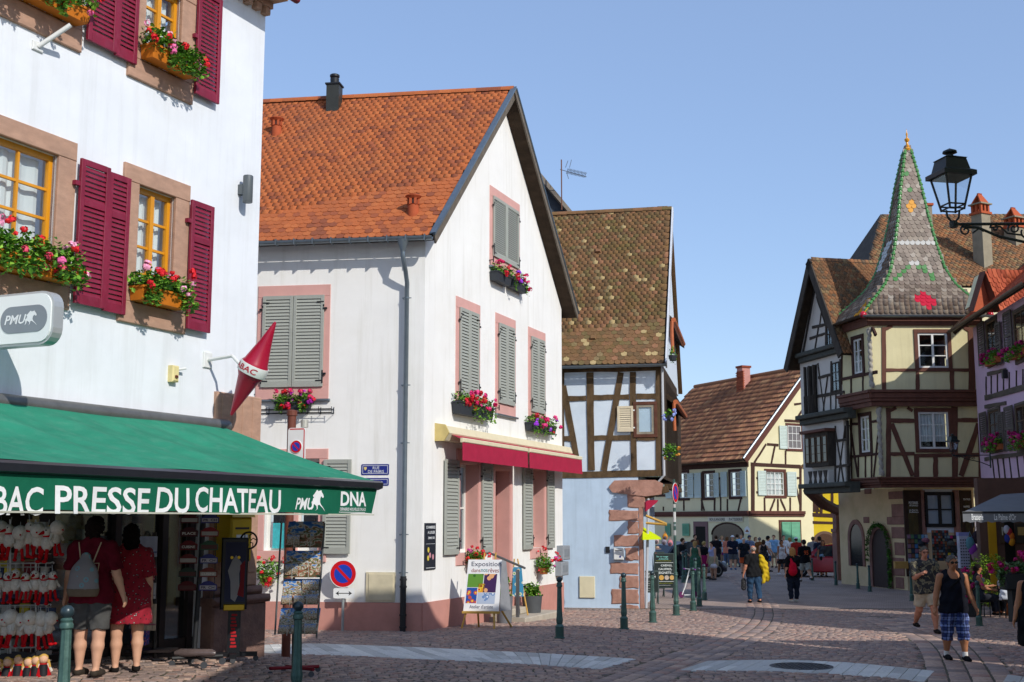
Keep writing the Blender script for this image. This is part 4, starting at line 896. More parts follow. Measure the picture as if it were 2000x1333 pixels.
for(px,y0,y1,y2)in((1318,612,640,690),(1322,770,800,842)):
 a=BF.uv(1298,y0,-1.6);b=BF.uv(px-2,y1-14,-1.6);MB().prism([(a[0],1.6,a[1]+.1),(b[0],1.6,b[1]+.04),(b[0],1.6,b[1]-.08),(a[0],1.6,a[1]-.12)],(0,6,0)).obj('eave',M_tbr,t,BF.M)
 c_=BF.uv(px-4,y2,-1.5);MB().tube([(b[0]-.05,1.45,b[1]-.05),(b[0]-.06,1.45,b[1]-.3),(c_[0],1.45,c_[1])],.055,8).obj('downpipe',M_cop,t,BF.M,True);MB().tube([(b[0],1.5,b[1]),(b[0],7,b[1])],.08,8).obj('gutter',M_cop,t,BF.M)
a=BF.uv(1298,955,-.8);b=BF.uv(1312,905,-.8);MB().box(a[0],b[0],a[1],a[1]+.14,-6,-.8).obj('balcony_floor',M_oak,t,BF.M)
def hang(px,py,r,n,cols,label,Y,sz=.05,name='hanging_plant',leafm=None,nb=8,long=1.3):
 p=atd(px,py,Y);q=thing(name,label,'plant',Matrix.Translation(p));rs=random.Random(px)
 MB().lathe([(.09,-.16),(.13,-.02),(.14,0)],10).obj('pot',M_dbox,q);mb=MB();leaves(mb,(0,0,.02),(r,r*.7,r*long*.8),n,sz,rs);tag(mb.obj('foliage',leafm or M_leaf,q),None,kind='stuff')
 if cols:blossoms(p,(r,r*.7,r),nb,cols,q,sz*.9,rs,front=(0,-1))
 return q
hang(1314,695,.16,160,None,'trailing green plant below the upper copper gutter',36.2,.04,long=2.6)
hang(1309,812,.2,100,['#8a9ad8','#9fb0e6'],'pale blue hydrangea pot on the lane balcony',35.6,nb=16)
hang(1309,884,.28,320,['#e0a040'],'leafy balcony planter of the lane house above the round sign',35.5,.05)
# ------------------------------------------------------------------ bakery
M_cream_w=mat('cream_render','#ded6b0',.93,.05,1,.15,80,.2,dirt=('#c6bc88',.3,.8))
M_brown=mat('brown_timber','#463029',.85,.2,6,.3,30,.2,stretch=(1,1,.4))
M_red_br=mat('red_brown_paint','#5b362c',.8,.15,5,.2,30)
M_mint=mat('grey_green_shutter','#bfcdc5',.7,.06,4);M_green_s=mat('green_shutter','#68a585',.7,.06,4)
M_pan=mat('red_pan_tile','#8a5038',.88,.2,16,.25,60,.25,cols=[('#8c5f47',3),('#97694b',3),('#a27352',2),('#7a5340',2),('#ad825e',1)],dirt=('#6b5242',.35,.6))
ko=gp(1465,1106);KL=Frame((ko.x,ko.y,0),-vpd(-100));KR=Frame((ko.x,ko.y,0),(math.sin(R(60)),math.cos(R(60))));GK=ko.z
bk_=thing('bakery_house','cream half-timbered bakery with red pan tile roof at the end of the street','house',KL.M)
zEk=KL.uv(1460,899)[1];zBk=KL.uv(1460,1003)[1];uLk=KL.uv(1285,960)[0]-1
uAk,zAk=KR.uv(1584,716,.3);uKR=KR.uv(1640,960)[0]
mb=MB();hw=[KL.rect(1327,924,1344,973),KL.rect(1376,925,1394,972),KL.rect(1427,922,1446,970)]
wall_mesh(mb,uLk,0,GK-.2,zEk,hw,0,.15);mb.obj('wall',M_cream_w,bk_,KL.M)
rw=[KR.rect(1497,922,1531,968)];mb=MB();wall_mesh(mb,0,uKR,GK-.2,zEk,rw,0,.15);mb.add([(0,0,zEk),(2*uAk,0,zEk),(uAk,0,zAk)],[(0,1,2)]);mb.obj('wall',M_cream_w,bk_,KR.M)
for h_ in hw:
 surround(KL,h_[0]-.16,h_[1]+.16,h_[2]-.16,h_[3]+.16,.16,M_brown,bk_,0,.05,name='window_frame');window(KL,*h_,2,4,M_wframe,bk_,-.06,.05,.03,.04,casements=2)
h_=rw[0];surround(KR,h_[0]-.16,h_[1]+.16,h_[2]-.16,h_[3]+.16,.16,M_red_br,bk_,0,.05,name='window_frame');window(KR,*h_,4,4,M_wframe,bk_,-.06,.05,.03,.04,casements=2,curtain=(.02,.98,.05))
uh=KR.rect(1538,832,1564,877);surround(KR,uh[0]-.14,uh[1]+.14,uh[2]-.14,uh[3]+.14,.14,M_red_br,bk_,0,.06,name='window_frame');window(KR,*uh,3,3,M_wframe,bk_,.0,.05,.03,.04,back=False);MB().box(uh[0],uh[1],uh[2],uh[3],-.0,.004).obj('curtain',mat('dull_curtain','#7d6a66',.9),bk_,KR.M)
for fr,r,m in[(KL,(1302,925,1314,974),M_mint),(KL,(1345,925,1356,973),M_mint),(KL,(1358,924,1371,973),M_mint),(KL,(1396,924,1406,972),M_mint),(KL,(1410,922,1422,971),M_mint),(KL,(1448,920,1459,970),M_mint),(KR,(1479,920,1495,968),M_mint),(KR,(1536,922,1554,969),M_mint),(KR,(1521,832,1536,877),M_mint),(KR,(1571,834,1585,879),M_mint),(KL,(1301,1023,1311,1047),M_green_s),(KL,(1335,1023,1348,1047),M_green_s),(KR,(1526,1020,1543,1062),M_green_s),(KR,(1544,1020,1561,1062),M_green_s)]:
 shutter(fr,*fr.rect(*r),.06,14,m,bk_,.07,.04,joined_slats=True)
r=KR.rect(1522,1016,1565,1100);surround(KR,r[0],r[1],r[2],r[3],.12,M_red_br,bk_,0,.05,name='door_frame')
for p,q,w_ in[((1290,917),(1461,907),9),((1296,990),(1296,998),4),((1372,922),(1371,998),5),((1318,975),(1318,998),4),((1336,975),(1336,998),4),((1370,976),(1376,998),4),((1396,975),(1396,998),5),((1421,975),(1421,998),4),((1448,972),(1442,998),4),((1408,935),(1408,998),4),((1346,935),(1358,935),5),((1347,968),(1358,968),5),((1405,935),(1410,935),5),((1405,967),(1410,967),5),((1280,935),(1302,935),5),((1280,968),(1302,968),5)]:
 beam(KL,p,q,w_,M_brown,bk_,.03,.05,wob=.01)
for p,q,w_ in[((1466,907),(1563,912),7),((1470,906),(1470,998),9),((1493,972),(1493,998),4),((1543,972),(1543,998),4),((1513,975),(1504,998),4),((1519,975),(1519,998),4),((1524,975),(1534,998),4),((1477,962),(1494,962),4),((1477,934),(1494,934),4),((1555,934),(1562,934),4),((1563,912),(1563,998),6),((1552,940),(1563,990),4),((1473,904),(1496,868),4),((1506,906),(1513,872),4),((1534,880),(1534,908),4),((1498,868),(1520,870),5),((1532,822),(1580,824),5),((1556,818),(1574,790),4),((1551,790),(1584,786),4),((1570,756),(1584,756),4)]:
 beam(KR,p,q,w_,M_brown,bk_,.03,.05,wob=.01)
for fr,a,b in((KL,uLk,.06),(KR,-.02,KR.uv(1570,1000)[0])):MB().bbox(a,b,zBk-.05,zBk+.14,-.02,.16).bbox(a,b,zBk-.17,zBk-.05,-.02,.09).obj('floor_band',M_red_br,bk_,fr.M)
MB().bbox(*KL.rect(1384,1010,1452,1019.5),.02,.06).obj('sign_board',mat('sign_cream','#d8d0b8',.7),bk_,KL.M)
for s_,x0,x1 in(('BOULANGERIE',1386,1416),('PATISSERIE',1424,1450)):r=KL.rect(x0,1012,x1,1017.5,.06);text(s_,at(KL,(r[0]+r[1])/2,(r[2]+r[3])/2,.064),M_black,bk_,w=r[1]-r[0],h=r[3]-r[2],bold=.02)
r=KL.rect(1356,1019,1384,1108);MB().bbox(r[0],r[1],r[2],r[3],0,.05).obj('door_surround',mat('mauve_stone','#7a5f5f',.9),bk_,KL.M);MB().box(r[0]+.25,r[1]-.25,r[2],r[3]-.3,.05,.055).obj('door_shade_panel',MATS['painted_shade'],bk_,KL.M)  # near-black sheet on the surround paints the shade inside the door
r=KL.rect(1391,1022,1453,1100);um_,R_=(r[0]+r[1])/2,(r[1]-r[0])/2;arc=[(um_+R_*math.cos(t_),r[3]-R_*.42+R_*.42*math.sin(t_))for t_ in np.linspace(0,math.pi,13)]
MB().poly([(r[0],r[2]),(r[1],r[2])]+arc,0,.012).obj('shop_window_dark',mat('shop_window','#211d18',.15,.1,3,spec=.6),bk_,KL.M)
mb=MB()
for i in range(12):mb.tube([(arc[i][0],-.02,arc[i][1]),(arc[i+1][0],-.02,arc[i+1][1])],.05,6)
mb.obj('arch_trim',M_brown,bk_,KL.M)
r=KL.rect(1455,1028,1465,1043);mb=MB();mb.poly([(r[0],r[2]),(r[1],r[2]),(r[1],r[3]-.12),((r[0]+r[1])/2,r[3]),(r[0],r[3]-.12)],.01,.03);mb.obj('hanging_plaque',M_plastic,bk_,KL.M);MB().poly([(r[0]+.05,r[2]+.1),(r[1]-.05,r[2]+.1),((r[0]+r[1])/2,r[2]+.25)],.03,.034).obj('plaque_picture',mat('orange_brown','#8a5030',.7),bk_,KL.M)
ek=Vector((KL.d.x,KL.d.y,0));Kn=Vector((KR.n.x,KR.n.y,0));Pk=KL.W(0,zEk,.45);Qk=KR.W(uAk,zAk,0);v=Qk-Pk;v-=ek*v.dot(ek);Sk=v.length;sk=v/Sk;nk=ek.cross(sk).normalized();krf=link('roof',None,bk_,I4)
rl=roof_point(1366,746,Pk,nk);Ln=Vector((KR.d.x,KR.d.y,0)).cross(Vector((0,0,1)))
def ink(a,b,w_,h_):
 p=Pk+ek*(a-14)+sk*b;return(p+ek*w_*.4-KR.O).dot(Kn)<.3 and(p-rl).dot(Kn)>-13.5 and(p-rl).dot(ek)>-.1-max(0,(Sk-b))*.05 and b<Sk-.1
def pantile(w_,h_):
 n=6;vs=[];
 for y in(0,h_):
  for k in range(n+1):x=-w_/2+w_*k/n;vs.append((x,y,.028*math.cos(2*math.pi*k/n)*-1+.03+(.07 if y==0 else 0)))
 vs+=[(vs[0][0],0,-.02),(vs[n][0],0,-.02)]
 return vs,[(k,k+1,n+2+k,n+1+k)for k in range(n)]+[(2*n+2,2*n+3)+tuple(range(n,-1,-1))]
tile_field(Pk-ek*14,ek,sk,nk,22,Sk,.25,.4,pantile(.255,.44),M_pan,krf,inside=ink,keep=200)
q=[Pk+ek*-12,Pk+ek*.2,Pk+sk*Sk+ek*((.3-(Pk+sk*Sk-KR.O).dot(Kn))/ek.dot(Kn)),Pk+sk*Sk+ek*(rl-Pk).dot(ek)]
q[1]=Pk+ek*((.3-(Pk-KR.O).dot(Kn))/ek.dot(Kn));q[0]=Pk+ek*((rl-Pk).dot(ek)-.6)
MB().prism([x-nk*.12 for x in q],nk*.11).obj('roof_deck',M_tbr,krf,I4)
MB().prism([q[1]-nk*.25,q[2]-nk*.25,q[2]+nk*.09,q[1]+nk*.09],Kn*.05).obj('barge_board',M_red_br,krf,I4);MB().tube([q[1]+nk*.1+Kn*.03,q[2]+nk*.1+Kn*.03],.06,6).obj('verge_flashing',M_zinc,krf,I4)
gutter(q[0]+Vector((KL.n.x,KL.n.y,0))*.08,q[1]+Vector((KL.n.x,KL.n.y,0))*.08,.08,M_tbr,bk_)
MB().tube([q[3]+nk*.02,q[2]+nk*.02],.14,8).obj('ridge',M_pan,krf,I4)
p=roof_point(1453,758,Pk,nk);ch=link('chimney',None,bk_,TM(p.x,p.y,p.z,math.atan2(ek.y,ek.x)));M_brick=mat('chimney_brick','#9a4c30',.9,.15,6,.2,30,cols=[('#9a4c30',2),('#a85a3a',2),('#86402a',1)])
kb=p.y/2400;bmh=MB().bbox(-.115,.115,-.03,.03,-.06,.06,.005).mesh('brick',M_brick)
MB().box(-.3,.3,-.6,40*kb,-.3,.3).obj('stack_core',M_plinth,ch)
for j in range(int(42*kb/.075)):
 for i in range(3):
  for sgn in(1,):link('brick',bmh,ch,WM[ch.name]@Matrix.Translation((-.24+i*.245+(.06 if j%2 else-.03),-.29,-.25+j*.075)))
MB().box(-.36,.36,39*kb,43*kb,-.36,.36).obj('chimney_cap',M_brick,ch)
M_yel=mat('strong_yellow','#d6b92a',.92,.06,1.5,.15,60)
p=atd(1566,1000,KR.W(KR.uv(1567,960)[0],0).y+.4);YF=Frame((p.x,p.y,0),(1,0));yh=thing('yellow_house','bright yellow timbered house squeezed between bakery and grey timbered gable','house',YF.M)
u1=YF.uv(1660,950)[0];MB().box(-.02,u1,GK-.3,YF.uv(1600,900)[1],-6,0).obj('wall',M_yel,yh,YF.M)
for p_,q,w_ in[((1573,905),(1573,1020),6),((1573,918),(1590,920),5),((1573,955),(1632,958),6),((1590,915),(1590,1000),4),((1570,1005),(1640,1008),7),((1586,962),(1596,1004),4),((1604,960),(1604,1004),5),((1574,930),(1600,1000),3),((1568,1020),(1640,1022),5),((1625,915),(1625,1005),5)]:beam(YF,p_,q,w_,M_brown,yh,.03,.05,wob=.01)
mb=MB();cu,cz=YF.uv(1611,1062);Ro=24*YF.mpp(1611,1062);mb.poly([(cu-Ro,GK)]+[(cu+Ro,GK)]+[(cu+Ro*math.cos(t_),cz+Ro*math.sin(t_))for t_ in np.linspace(0,math.pi,14)],.0,.06);mb.obj('door_arch',mat('brown_stone','#6d5648',.9,.15,4),yh,YF.M)
mb=MB();Ro*=.8;mb.poly([(cu-Ro,GK)]+[(cu+Ro,GK)]+[(cu+Ro*math.cos(t_),cz+Ro*math.sin(t_))for t_ in np.linspace(0,math.pi,14)],.06,.075);mb.obj('door',mat('oak_door','#4c3222',.7,.2,6),yh,YF.M)
a0,a1_,a2,a3=[YF.uv(*q)for q in((1547,914),(1660,906),(1660,850),(1580,880))]
mb=MB();mb.add([(a0[0]+.3,-.5,a0[1]),(a1_[0],-.5,a1_[1]),(a1_[0],3,a2[1]+1.4),(a3[0]+.6,3,a3[1]+1.2)],[(0,1,2,3)]);mb.obj('roof',M_pan,yh,YF.M)
mb=MB();rfP=YF.W(a0[0]+.3,a0[1]+.02,.5);sdir=(YF.W(a1_[0],a2[1]+1.4,-3)-YF.W(a1_[0],a1_[1],.5)).normalized()
tile_field(rfP,(1,0,0),sdir,Vector((1,0,0)).cross(sdir),a1_[0]-a0[0],4,.2,.2,beaver(.19,.36,.02),M_moss,yh,keep=0)
# ------------------------------------------------------------------ the oriel tower house
M_pale=mat('pale_yellow_infill','#d8cfa4',.93,.05,1.5,.2,70,.2,dirt=('#bfb488',.35,.8),streak=('#a89c78',.35))
M_grey_in=mat('grey_white_infill','#d2ccc2',.93,.06,1.5,.2,70)
M_dkt=mat('black_brown_timber','#453e37',.85,.3,6,.35,30,.2,stretch=(1,1,.4))
M_choc=mat('chocolate_timber','#643f32',.75,.2,6,.25,30,.3,stretch=(1,1,.4))
M_grt=mat('grey_green_timber','#4a4b44',.8,.2,6,.3,30)
M_mauve=mat('mauve_sandstone','#8a675e',.93,.2,3,.5,30,.2,dirt=('#6d5048',.5,2.2))
M_yst=mat('yellow_plaster','#cdb793',.93,.1,1.2,.3,50,.2,dirt=('#a08e58',.4,1))
DL=-vpd(450)
YT=45.6
def corner(px,Y):d=ray(px,1017);return(d.x*Y/d.y,Y,0)
UF=Frame(corner(1713,YT-.3),(1,0));UL=Frame(corner(1713,YT-.3),DL)
MF=Frame(corner(1725,YT-.1),(1,0));ML=Frame(corner(1725,YT-.1),DL)
GF=Frame(corner(1768,YT+.9),(1,0));GL=Frame(corner(1768,YT+.9),DL)
GT=gz(14,46)-.0
tw=thing('oriel_tower_house','corner house with yellow timbered oriel tower and bell-shaped glazed tile spire','house',UF.M)
zE_=UF.uv(1800,620)[1];z1b,z1t=MF.uv(1800,795)[1],UF.uv(1800,762)[1];z0t,z0b=MF.uv(1800,932)[1],MF.uv(1800,953)[1]
wU=UF.uv(1921,700)[0];wM=MF.uv(1920,860)[0];dU=UL.uv(1641,700)[0];dM=ML.uv(1660,860)[0]
fu=UF.rect(1793,651,1851,719);fm_=MF.rect(1794,805,1853,877);lu=UL.rect(1668,662,1685,730);lm=ML.rect(1682,813,1700,884)
mb=MB();wall_mesh(mb,0,wU,z1t,zE_,[fu],0,.15);mb.obj('upper_wall',M_pale,tw,UF.M)
mb=MB();wall_mesh(mb,dU,0,z1t,zE_,[lu],0,.15);mb.obj('upper_wall',M_pale,tw,UL.M)
mb=MB();wall_mesh(mb,0,wM,z0t,z1t,[fm_],0,.15);mb.obj('middle_wall',M_pale,tw,MF.M)
mb=MB();wall_mesh(mb,dM,0,z0t,z1t,[lm],0,.15);mb.obj('middle_wall',M_pale,tw,ML.M)
for fr,h_,m,cu_ in((UF,fu,M_choc,None),(MF,fm_,M_choc,(.02,.98,.2)),(UL,lu,M_brown,None),(ML,lm,M_brown,None)):
 s_=.14;surround(fr,h_[0]-s_,h_[1]+s_,h_[2]-s_,h_[3]+s_,s_,m,tw,0,.05,name='window_frame')
 window(fr,*h_,2,3,M_wframe,tw,-.05,.07,.035,.05,casements=2,curtain=cu_)
def bands(fa,fb_,wa,wb,zb,zt,ex=.12):
 for fr,a,b in((fa,-.0,wa+.05),(fb_,wb-.05,.0)):
  mb=MB();h_=zt-zb
  for k,(c_,d,o_)in enumerate(((0,.3,.04),(.3,.5,.1),(.5,.82,.14),(.82,1,.2))):mb.bbox(a-(o_ if fr is fa else 0),b+(o_ if fr is fb_ else 0),zb+h_*c_,zb+h_*d,-.02,o_*(ex/.12),.015)
  mb.obj('floor_band',M_choc,tw,fr.M)
bands(UF,UL,wU,dU,z1b,z1t);bands(MF,ML,wM,dM,z0b,z0t)
for fr,a,b in((UF,-.1,wU),(UL,dU,.1)):MB().bbox(a,b,zE_-.32,zE_,-.02,.1).obj('eaves_board',M_choc,tw,fr.M)
for p,q,w_ in[((1727,723),(1792,723),6),((1859,723),(1920,724),6),((1792,720),(1792,761),7),((1859,720),(1859,761),8),((1897,640),(1898,761),13),((1726,640),(1726,761),8),((1728,644),(1742,636),7),((1894,646),(1876,634),9)]:beam(UF,p,q,w_,M_choc,tw,.03,.05,wob=.012)
for p,q,w_ in[((1645,741),(1712,727),6),((1663,737),(1663,771),4),((1686,733),(1686,768),4),((1645,660),(1644,772),5),((1703,640),(1710,655),6)]:beam(UL,p,q,w_,M_brown,tw,.03,.05,wob=.01)
for p,q,w_ in[((1738,822),(1785,822),8),((1866,821),(1912,821),8),((1738,887),(1786,887),7),((1786,890),(1915,889),7),((1735,797),(1735,932),9),((1790,888),(1790,932),9),((1827,892),(1827,932),9),((1864,795),(1865,932),11),((1915,795),(1916,932),9),((1741,828),(1782,930),9),((1911,828),(1877,930),10),((1738,803),(1750,797),6),((1782,803),(1772,797),6)]:beam(MF,p,q,w_,M_choc,tw,.03,.05,wob=.012)
for p,q,w_ in[((1661,830),(1676,932),5),((1677,889),(1677,933),4),((1691,888),(1691,933),4),((1703,888),(1703,933),4),((1718,828),(1707,932),4),((1662,829),(1676,828),5),((1703,824),(1718,822),5),((1662,893),(1722,886),5),((1663,800),(1663,935),5)]:beam(ML,p,q,w_,M_brown,tw,.03,.05,wob=.01)
M_col=mat('carved_stone_column','#a09a8e',.8,.1,8)
for fr,ya,yb in((UF,642,757),(MF,797,929)):
 za,zb2=fr.uv(1716,ya)[1],fr.uv(1716,yb)[1];mb=MB();n=46;pts=[];rr=[]
 for k in range(n+1):t_=k/n;pts.append((-.03+.018*math.sin(t_*60),-.13+.018*math.cos(t_*60),zb2+(za-zb2)*t_));rr.append(.075*(1.35 if t_<.06 or t_>.93 else 1))
 mb.tube(pts,rr,10);mb.obj('corner_column',M_col,tw,fr.M,True)
lwall=GL.uv(1640,1040)[0];wG=GF.uv(1905,1040)[0]
mb=MB();mb.box(0.02,wG,GT-.2,z0b+.02,-5,-.0);mb.obj('ground_wall',M_yst,tw,GF.M)
mb=MB();mb.box(lwall,-.0,GT-.2,z0b+.02,-.3,.0);mb.obj('ground_wall',M_yst,tw,GL.M)
def arch(fr,cx,top,half,par,mo,mi,o=.05,name='door',rim=.16,zb=None):
 cu,ct_=fr.uv(cx,top);hw=half*abs(fr.uv(cx+1,top)[0]-fr.uv(cx-1,top)[0])/2;zb=GT if zb is None else zb
 def P(h_,t0):return[(cu-h_,zb),(cu+h_,zb)]+[(cu+h_*math.cos(t_),t0-hw*1.15+(h_/hw)*hw*1.15*math.sin(t_))for t_ in np.linspace(0,math.pi,16)]
 mb=MB();out=P(hw+rim,ct_);inn=P(hw,ct_);n=len(out)
 vs=[(u,-o,z)for u,z in out]+[(u,-o,z)for u,z in inn]+[(u,0,z)for u,z in out]+[(u,.12,z)for u,z in inn];fs=[]
 for i in range(1,n):
  j=(i+1)%n;
  if i==0:continue
  fs+=[(i,j,n+j,n+i),(2*n+i,2*n+j,j,i),(n+i,n+j,3*n+j,3*n+i)]
 mb.add(vs,fs[:-3]if False else fs);mb.obj(name+'_arch',mo,par,fr.M)
 MB().poly(inn,-.02,.012).obj(name,mi,par,fr.M);return cu,hw,ct_
M_ddoor=mat('dark_red_door','#2c1512',.6,.2,5)
d1=arch(GL,1719,1033,17,tw,M_mauve,M_ddoor,name='arched_door');d2=arch(GL,1672,1024,12,tw,M_mauve,mat('night_window','#15181c',.2,.1,3,spec=.6),name='arched_window',zb=GT+.75)
for r in[(1736,960,1776,975),(1742,985,1776,1010),(1733,1010,1774,1025),(1742,1030,1768,1052),(1748,1060,1772,1085),(1742,1090,1768,1125),(1750,1128,1766,1150),(1687,1010,1698,1022),(1689,955,1702,965)]:
 u0,u1,z0,z1=GL.rect(r[0],r[1],min(r[2],1767),r[3]);MB().bbox(u0,min(u1,.02),z0,z1,-.02,.03,.02).obj('corner_stone',M_mauve,tw,GL.M)
M_ivy=mat('ivy_green','#3d6a1f',.6,.3,8,cols=[('#3a6a1c',2),('#4d8026',2),('#2c5217',2)]);cu,hw_,ct_=d1
iv=thing('door_garland','green leaf garland framing the arched doorway','garland',GL.M);mb=MB();rs=random.Random(5)
for t_ in np.linspace(-.1,math.pi-.15,20):leaves(mb,(cu+(hw_+.16)*math.cos(t_),-.14,ct_-hw_*1.15+hw_*1.4*math.sin(t_)),(.13,.1,.13),30,.05,rs)
for k in range(14):leaves(mb,(cu+hw_+.16,-.14,GT+.1+(ct_-hw_*1.3-GT)*k/14),(.14,.1,.16),34,.05,rs)
for k in range(3):leaves(mb,(cu-hw_-.16,-.14,ct_-hw_*1.2-k*.2),(.12,.1,.13),26,.05,rs)
tag(mb.obj('garland_leaves',M_ivy,iv),None,kind='stuff')
SH=GF;M_shd=mat('dark_brown_panel','#3a2a20',.6,.2,5,.1,30)
for x0,x1 in((1766,1800),(1877,1900)):
 r=SH.rect(x0,958,x1,1100);MB().bbox(r[0],r[1],GT+.5,r[3],.0,.05).obj('shop_panel',M_shd,tw,SH.M)
 r2=SH.rect(x0+8,965,x1-7,1085)
 w_=(r2[1]-r2[0])/6
 for k in range(6):MB().bbox(r2[0]+k*w_+.004,r2[0]+(k+1)*w_-.004,GT+.9,r2[3]-.3,.05,.065,.006).obj('plank',mat('olive_plank','#4f4426',.6,.25,5,.2,30),tw,SH.M)
for s_,x0,y0,x1,y1 in(('POTERIES',1775,980,1793,985),('ARTISANALES',1776,986,1793,989.5),('du Ried de',1776,995,1793,998),('Soufflenheim',1776,999,1794,1002),('TEXTILES',1881,974,1895,977.5),('NAPPES',1882,988,1894,992)):
 r=SH.rect(x0,y0,x1,y1,.07);text(s_,at(SH,(r[0]+r[1])/2,(r[2]+r[3])/2,.07),M_let,tw,w=r[1]-r[0],h=r[3]-r[2],bold=.015)
r=SH.rect(1800,958,1808,1080);MB().bbox(r[0],r[1],GT+.6,r[3],0,.09).obj('jamb',M_mauve,tw,SH.M);r=SH.rect(1862,958,1874,1080);MB().bbox(r[0],r[1],GT+.6,r[3],0,.09).obj('jamb',M_mauve,tw,SH.M)
r=SH.rect(1804,956,1864,1030);MB().box(r[0],r[1],r[2]-.2,r[3],-.0,.02).obj('sky_sheen_panel',mat('painted_sky_sheen','#c8d0dc',.5,.05,2),tw,SH.M);w_=window(SH,r[0],r[1],r[2],r[3]-.1,2,2,M_black,tw,.03,.13,.05,.06,casements=2,back=False)  # pale panel painted as the sky's reflection in the panes
MB().bbox(r[0]-.3,r[1]+.3,GT,GT+.75,0,.2).obj('stone_ledge',M_mauve,tw,SH.M)
MB().bbox(*SH.rect(1748,1097,1774,1111,.3),.12,.32).obj('wooden_box',mat('raw_wood','#b08a4c',.8),tw,SH.M)
r=SH.rect(1906,960,1916,970,.3);MB().tube([(r[0],-.2,r[3]),(r[0],-.35,r[2]),(r[0]-.1,-.5,r[2])],.05,8).obj('security_camera',M_plastic,tw,SH.M)
Cf=Vector(corner(1713,YT-.3));fl=Cf+Vector((-.28,-.3,0));frr=Vector((UF.W(wU,0).x+.22,fl.y,0));bl=UL.W(dU-.2,0,.28);br_=Vector((frr.x+(bl.x-fl.x)*-.2,bl.y,0))
zEv=UF.uv(1800,615,.3)[1];yA=(fl.y+bl.y)/2;ap=atd(1772,285,yA);zA=ap.z;AX=Vector((ap.x,yA,0))
PT=[(0,.02),(.05,.06),(.24,.165),(.42,.245),(.6,.345),(.73,.44),(.82,.57),(.885,.73),(.94,.88),(1.0,1.0)]
def wf(t_):
 for(a,b),(c_,d)in zip(PT,PT[1:]):
  if t_<=c_:return b+(d-b)*(t_-a)/(c_-a)
 return 1.0
def hip(c_,t_):k=wf(t_);q=AX+(c_-AX)*k;return Vector((q.x,q.y,zA+(zEv-zA)*t_))
sp_=link('spire',None,tw,I4);nT=46;CS=[fl,frr,br_,bl];mb=MB()
for i in range(4):
 a,b=CS[i],CS[(i+1)%4]
 for k in range(nT):t0,t1=k/nT,(k+1)/nT;mb.quad(hip(a,t1),hip(b,t1),hip(b,t0),hip(a,t0))
mb.obj('spire_shell',mat('spire_under','#6f655d',.9),sp_,I4)
M_sl=mat('spire_tile_grey','#857a70',.5,.15,20,.15,60,.4,cols=[('#7d6e60',3),('#8a7c6c',2),('#705f52',3),('#998e80',1),('#625346',2)],dirt=('#66583f',.4,1.2))
GLZ={k:mat('glazed_'+k,c_,.18,.12,12,.05,30,.5)for k,c_ in(('white','#bcbab2'),('green','#4c8242'),('red','#c01830'),('amber','#d8972a'))}
def pat(px,py,face):
 if face==0:
  if abs(py-477)<4:return GLZ['white']
  if(abs(px-1779)/10+abs(py-407)/13)<1:return GLZ['amber']
  if math.hypot(px-1775,py-341)<5 or math.hypot(px-1776,py-370)<5:return GLZ['green']
  if 512<py<552 and abs(abs(px-1788)-(py-512)*1.05)<6.5:return GLZ['green']if py>518 else GLZ['white']
  if(abs((px-1808)-(py-589)*.4)/20+abs(py-589)/21)<1:return GLZ['red']
 else:
  if abs((px-1685)-(605-py)*.75)<6 and 585<py<625:return GLZ['amber']
  if abs(px-1735+(py-480)*.4)<4 and 470<py<535:return GLZ['white']
 return M_sl
items=[];bv,bf=beaver(.195,.32,.024,.5)
for face,(a,b)in enumerate(((fl,frr),(bl,fl))):
 ts=np.linspace(0,1,400);ml=[hip((a+b)/2,t_)for t_ in ts];cum=np.concatenate([[0],np.cumsum([(ml[i+1]-ml[i]).length for i in range(399)])]);row=0
 sdist=cum[-1]-.02
 while sdist>.25:
  t_=float(np.interp(sdist,cum,ts));A,B=hip(a,t_),hip(b,t_);e_=(B-A);L_=e_.length;e_.normalize();up=(hip((a+b)/2,max(0,t_-.02))-hip((a+b)/2,t_)).normalized();n_=e_.cross(up).normalized();up=n_.cross(e_)
  x=.1*(row%2)+.07
  while x<L_-.05:
   p=A+e_*x+n_*(.015+random.uniform(0,.006));M=Matrix(((e_.x,up.x,n_.x,p.x),(e_.y,up.y,n_.y,p.y),(e_.z,up.z,n_.z,p.z),(0,0,0,1)))@Matrix.Rotation(random.uniform(-.03,.03),4,'Z')
   items.append((face,M,pat(*proj(p+up*.07),face)));x+=.2
  sdist-=.165;row+=1
items.sort(key=lambda q:(q[2]is M_sl,q[0],-q[1].translation.z));cache={};rest={}
for i,(f_,M,mm)in enumerate(items):
 if i<300:
  if mm.name not in cache:cache[mm.name]=MB().add(bv,bf).mesh('spire_tile',mm)
  link('spire_tile',cache[mm.name],sp_,M)
 else:rest.setdefault(mm.name,[]).append(M)
for k,Ms in rest.items():tag(joined('spire_tile_rows',bv,bf,Ms,MATS[k],sp_),None,kind='stuff')
hm=MB().lathe([(.085,0),(.06,.1),(.05,.2)],10).mesh('hip_tile',GLZ['green'],True)
for c_,k0 in((fl,0),(frr,0),(bl,0)):
 ts=np.linspace(.02,1,300);ml=[hip(c_,t_)for t_ in ts];cum=np.concatenate([[0],np.cumsum([(ml[i+1]-ml[i]).length for i in range(299)])]);s_=cum[-1]
 while s_>.1:
  t_=float(np.interp(s_,cum,ts));p=hip(c_,t_);q=hip(c_,max(0,t_-.03));d=(q-p).normalized()
  link('hip_tile',hm,sp_,Matrix.Translation(p)@d.to_track_quat('Z','Y').to_matrix().to_4x4());s_-=.19
 p=hip(c_,1.0);MB().ball(tuple(p),.13,10,6).obj('hip_end',GLZ['red'],sp_,I4,True)
kf=(yA*CP+12*SP)/2400
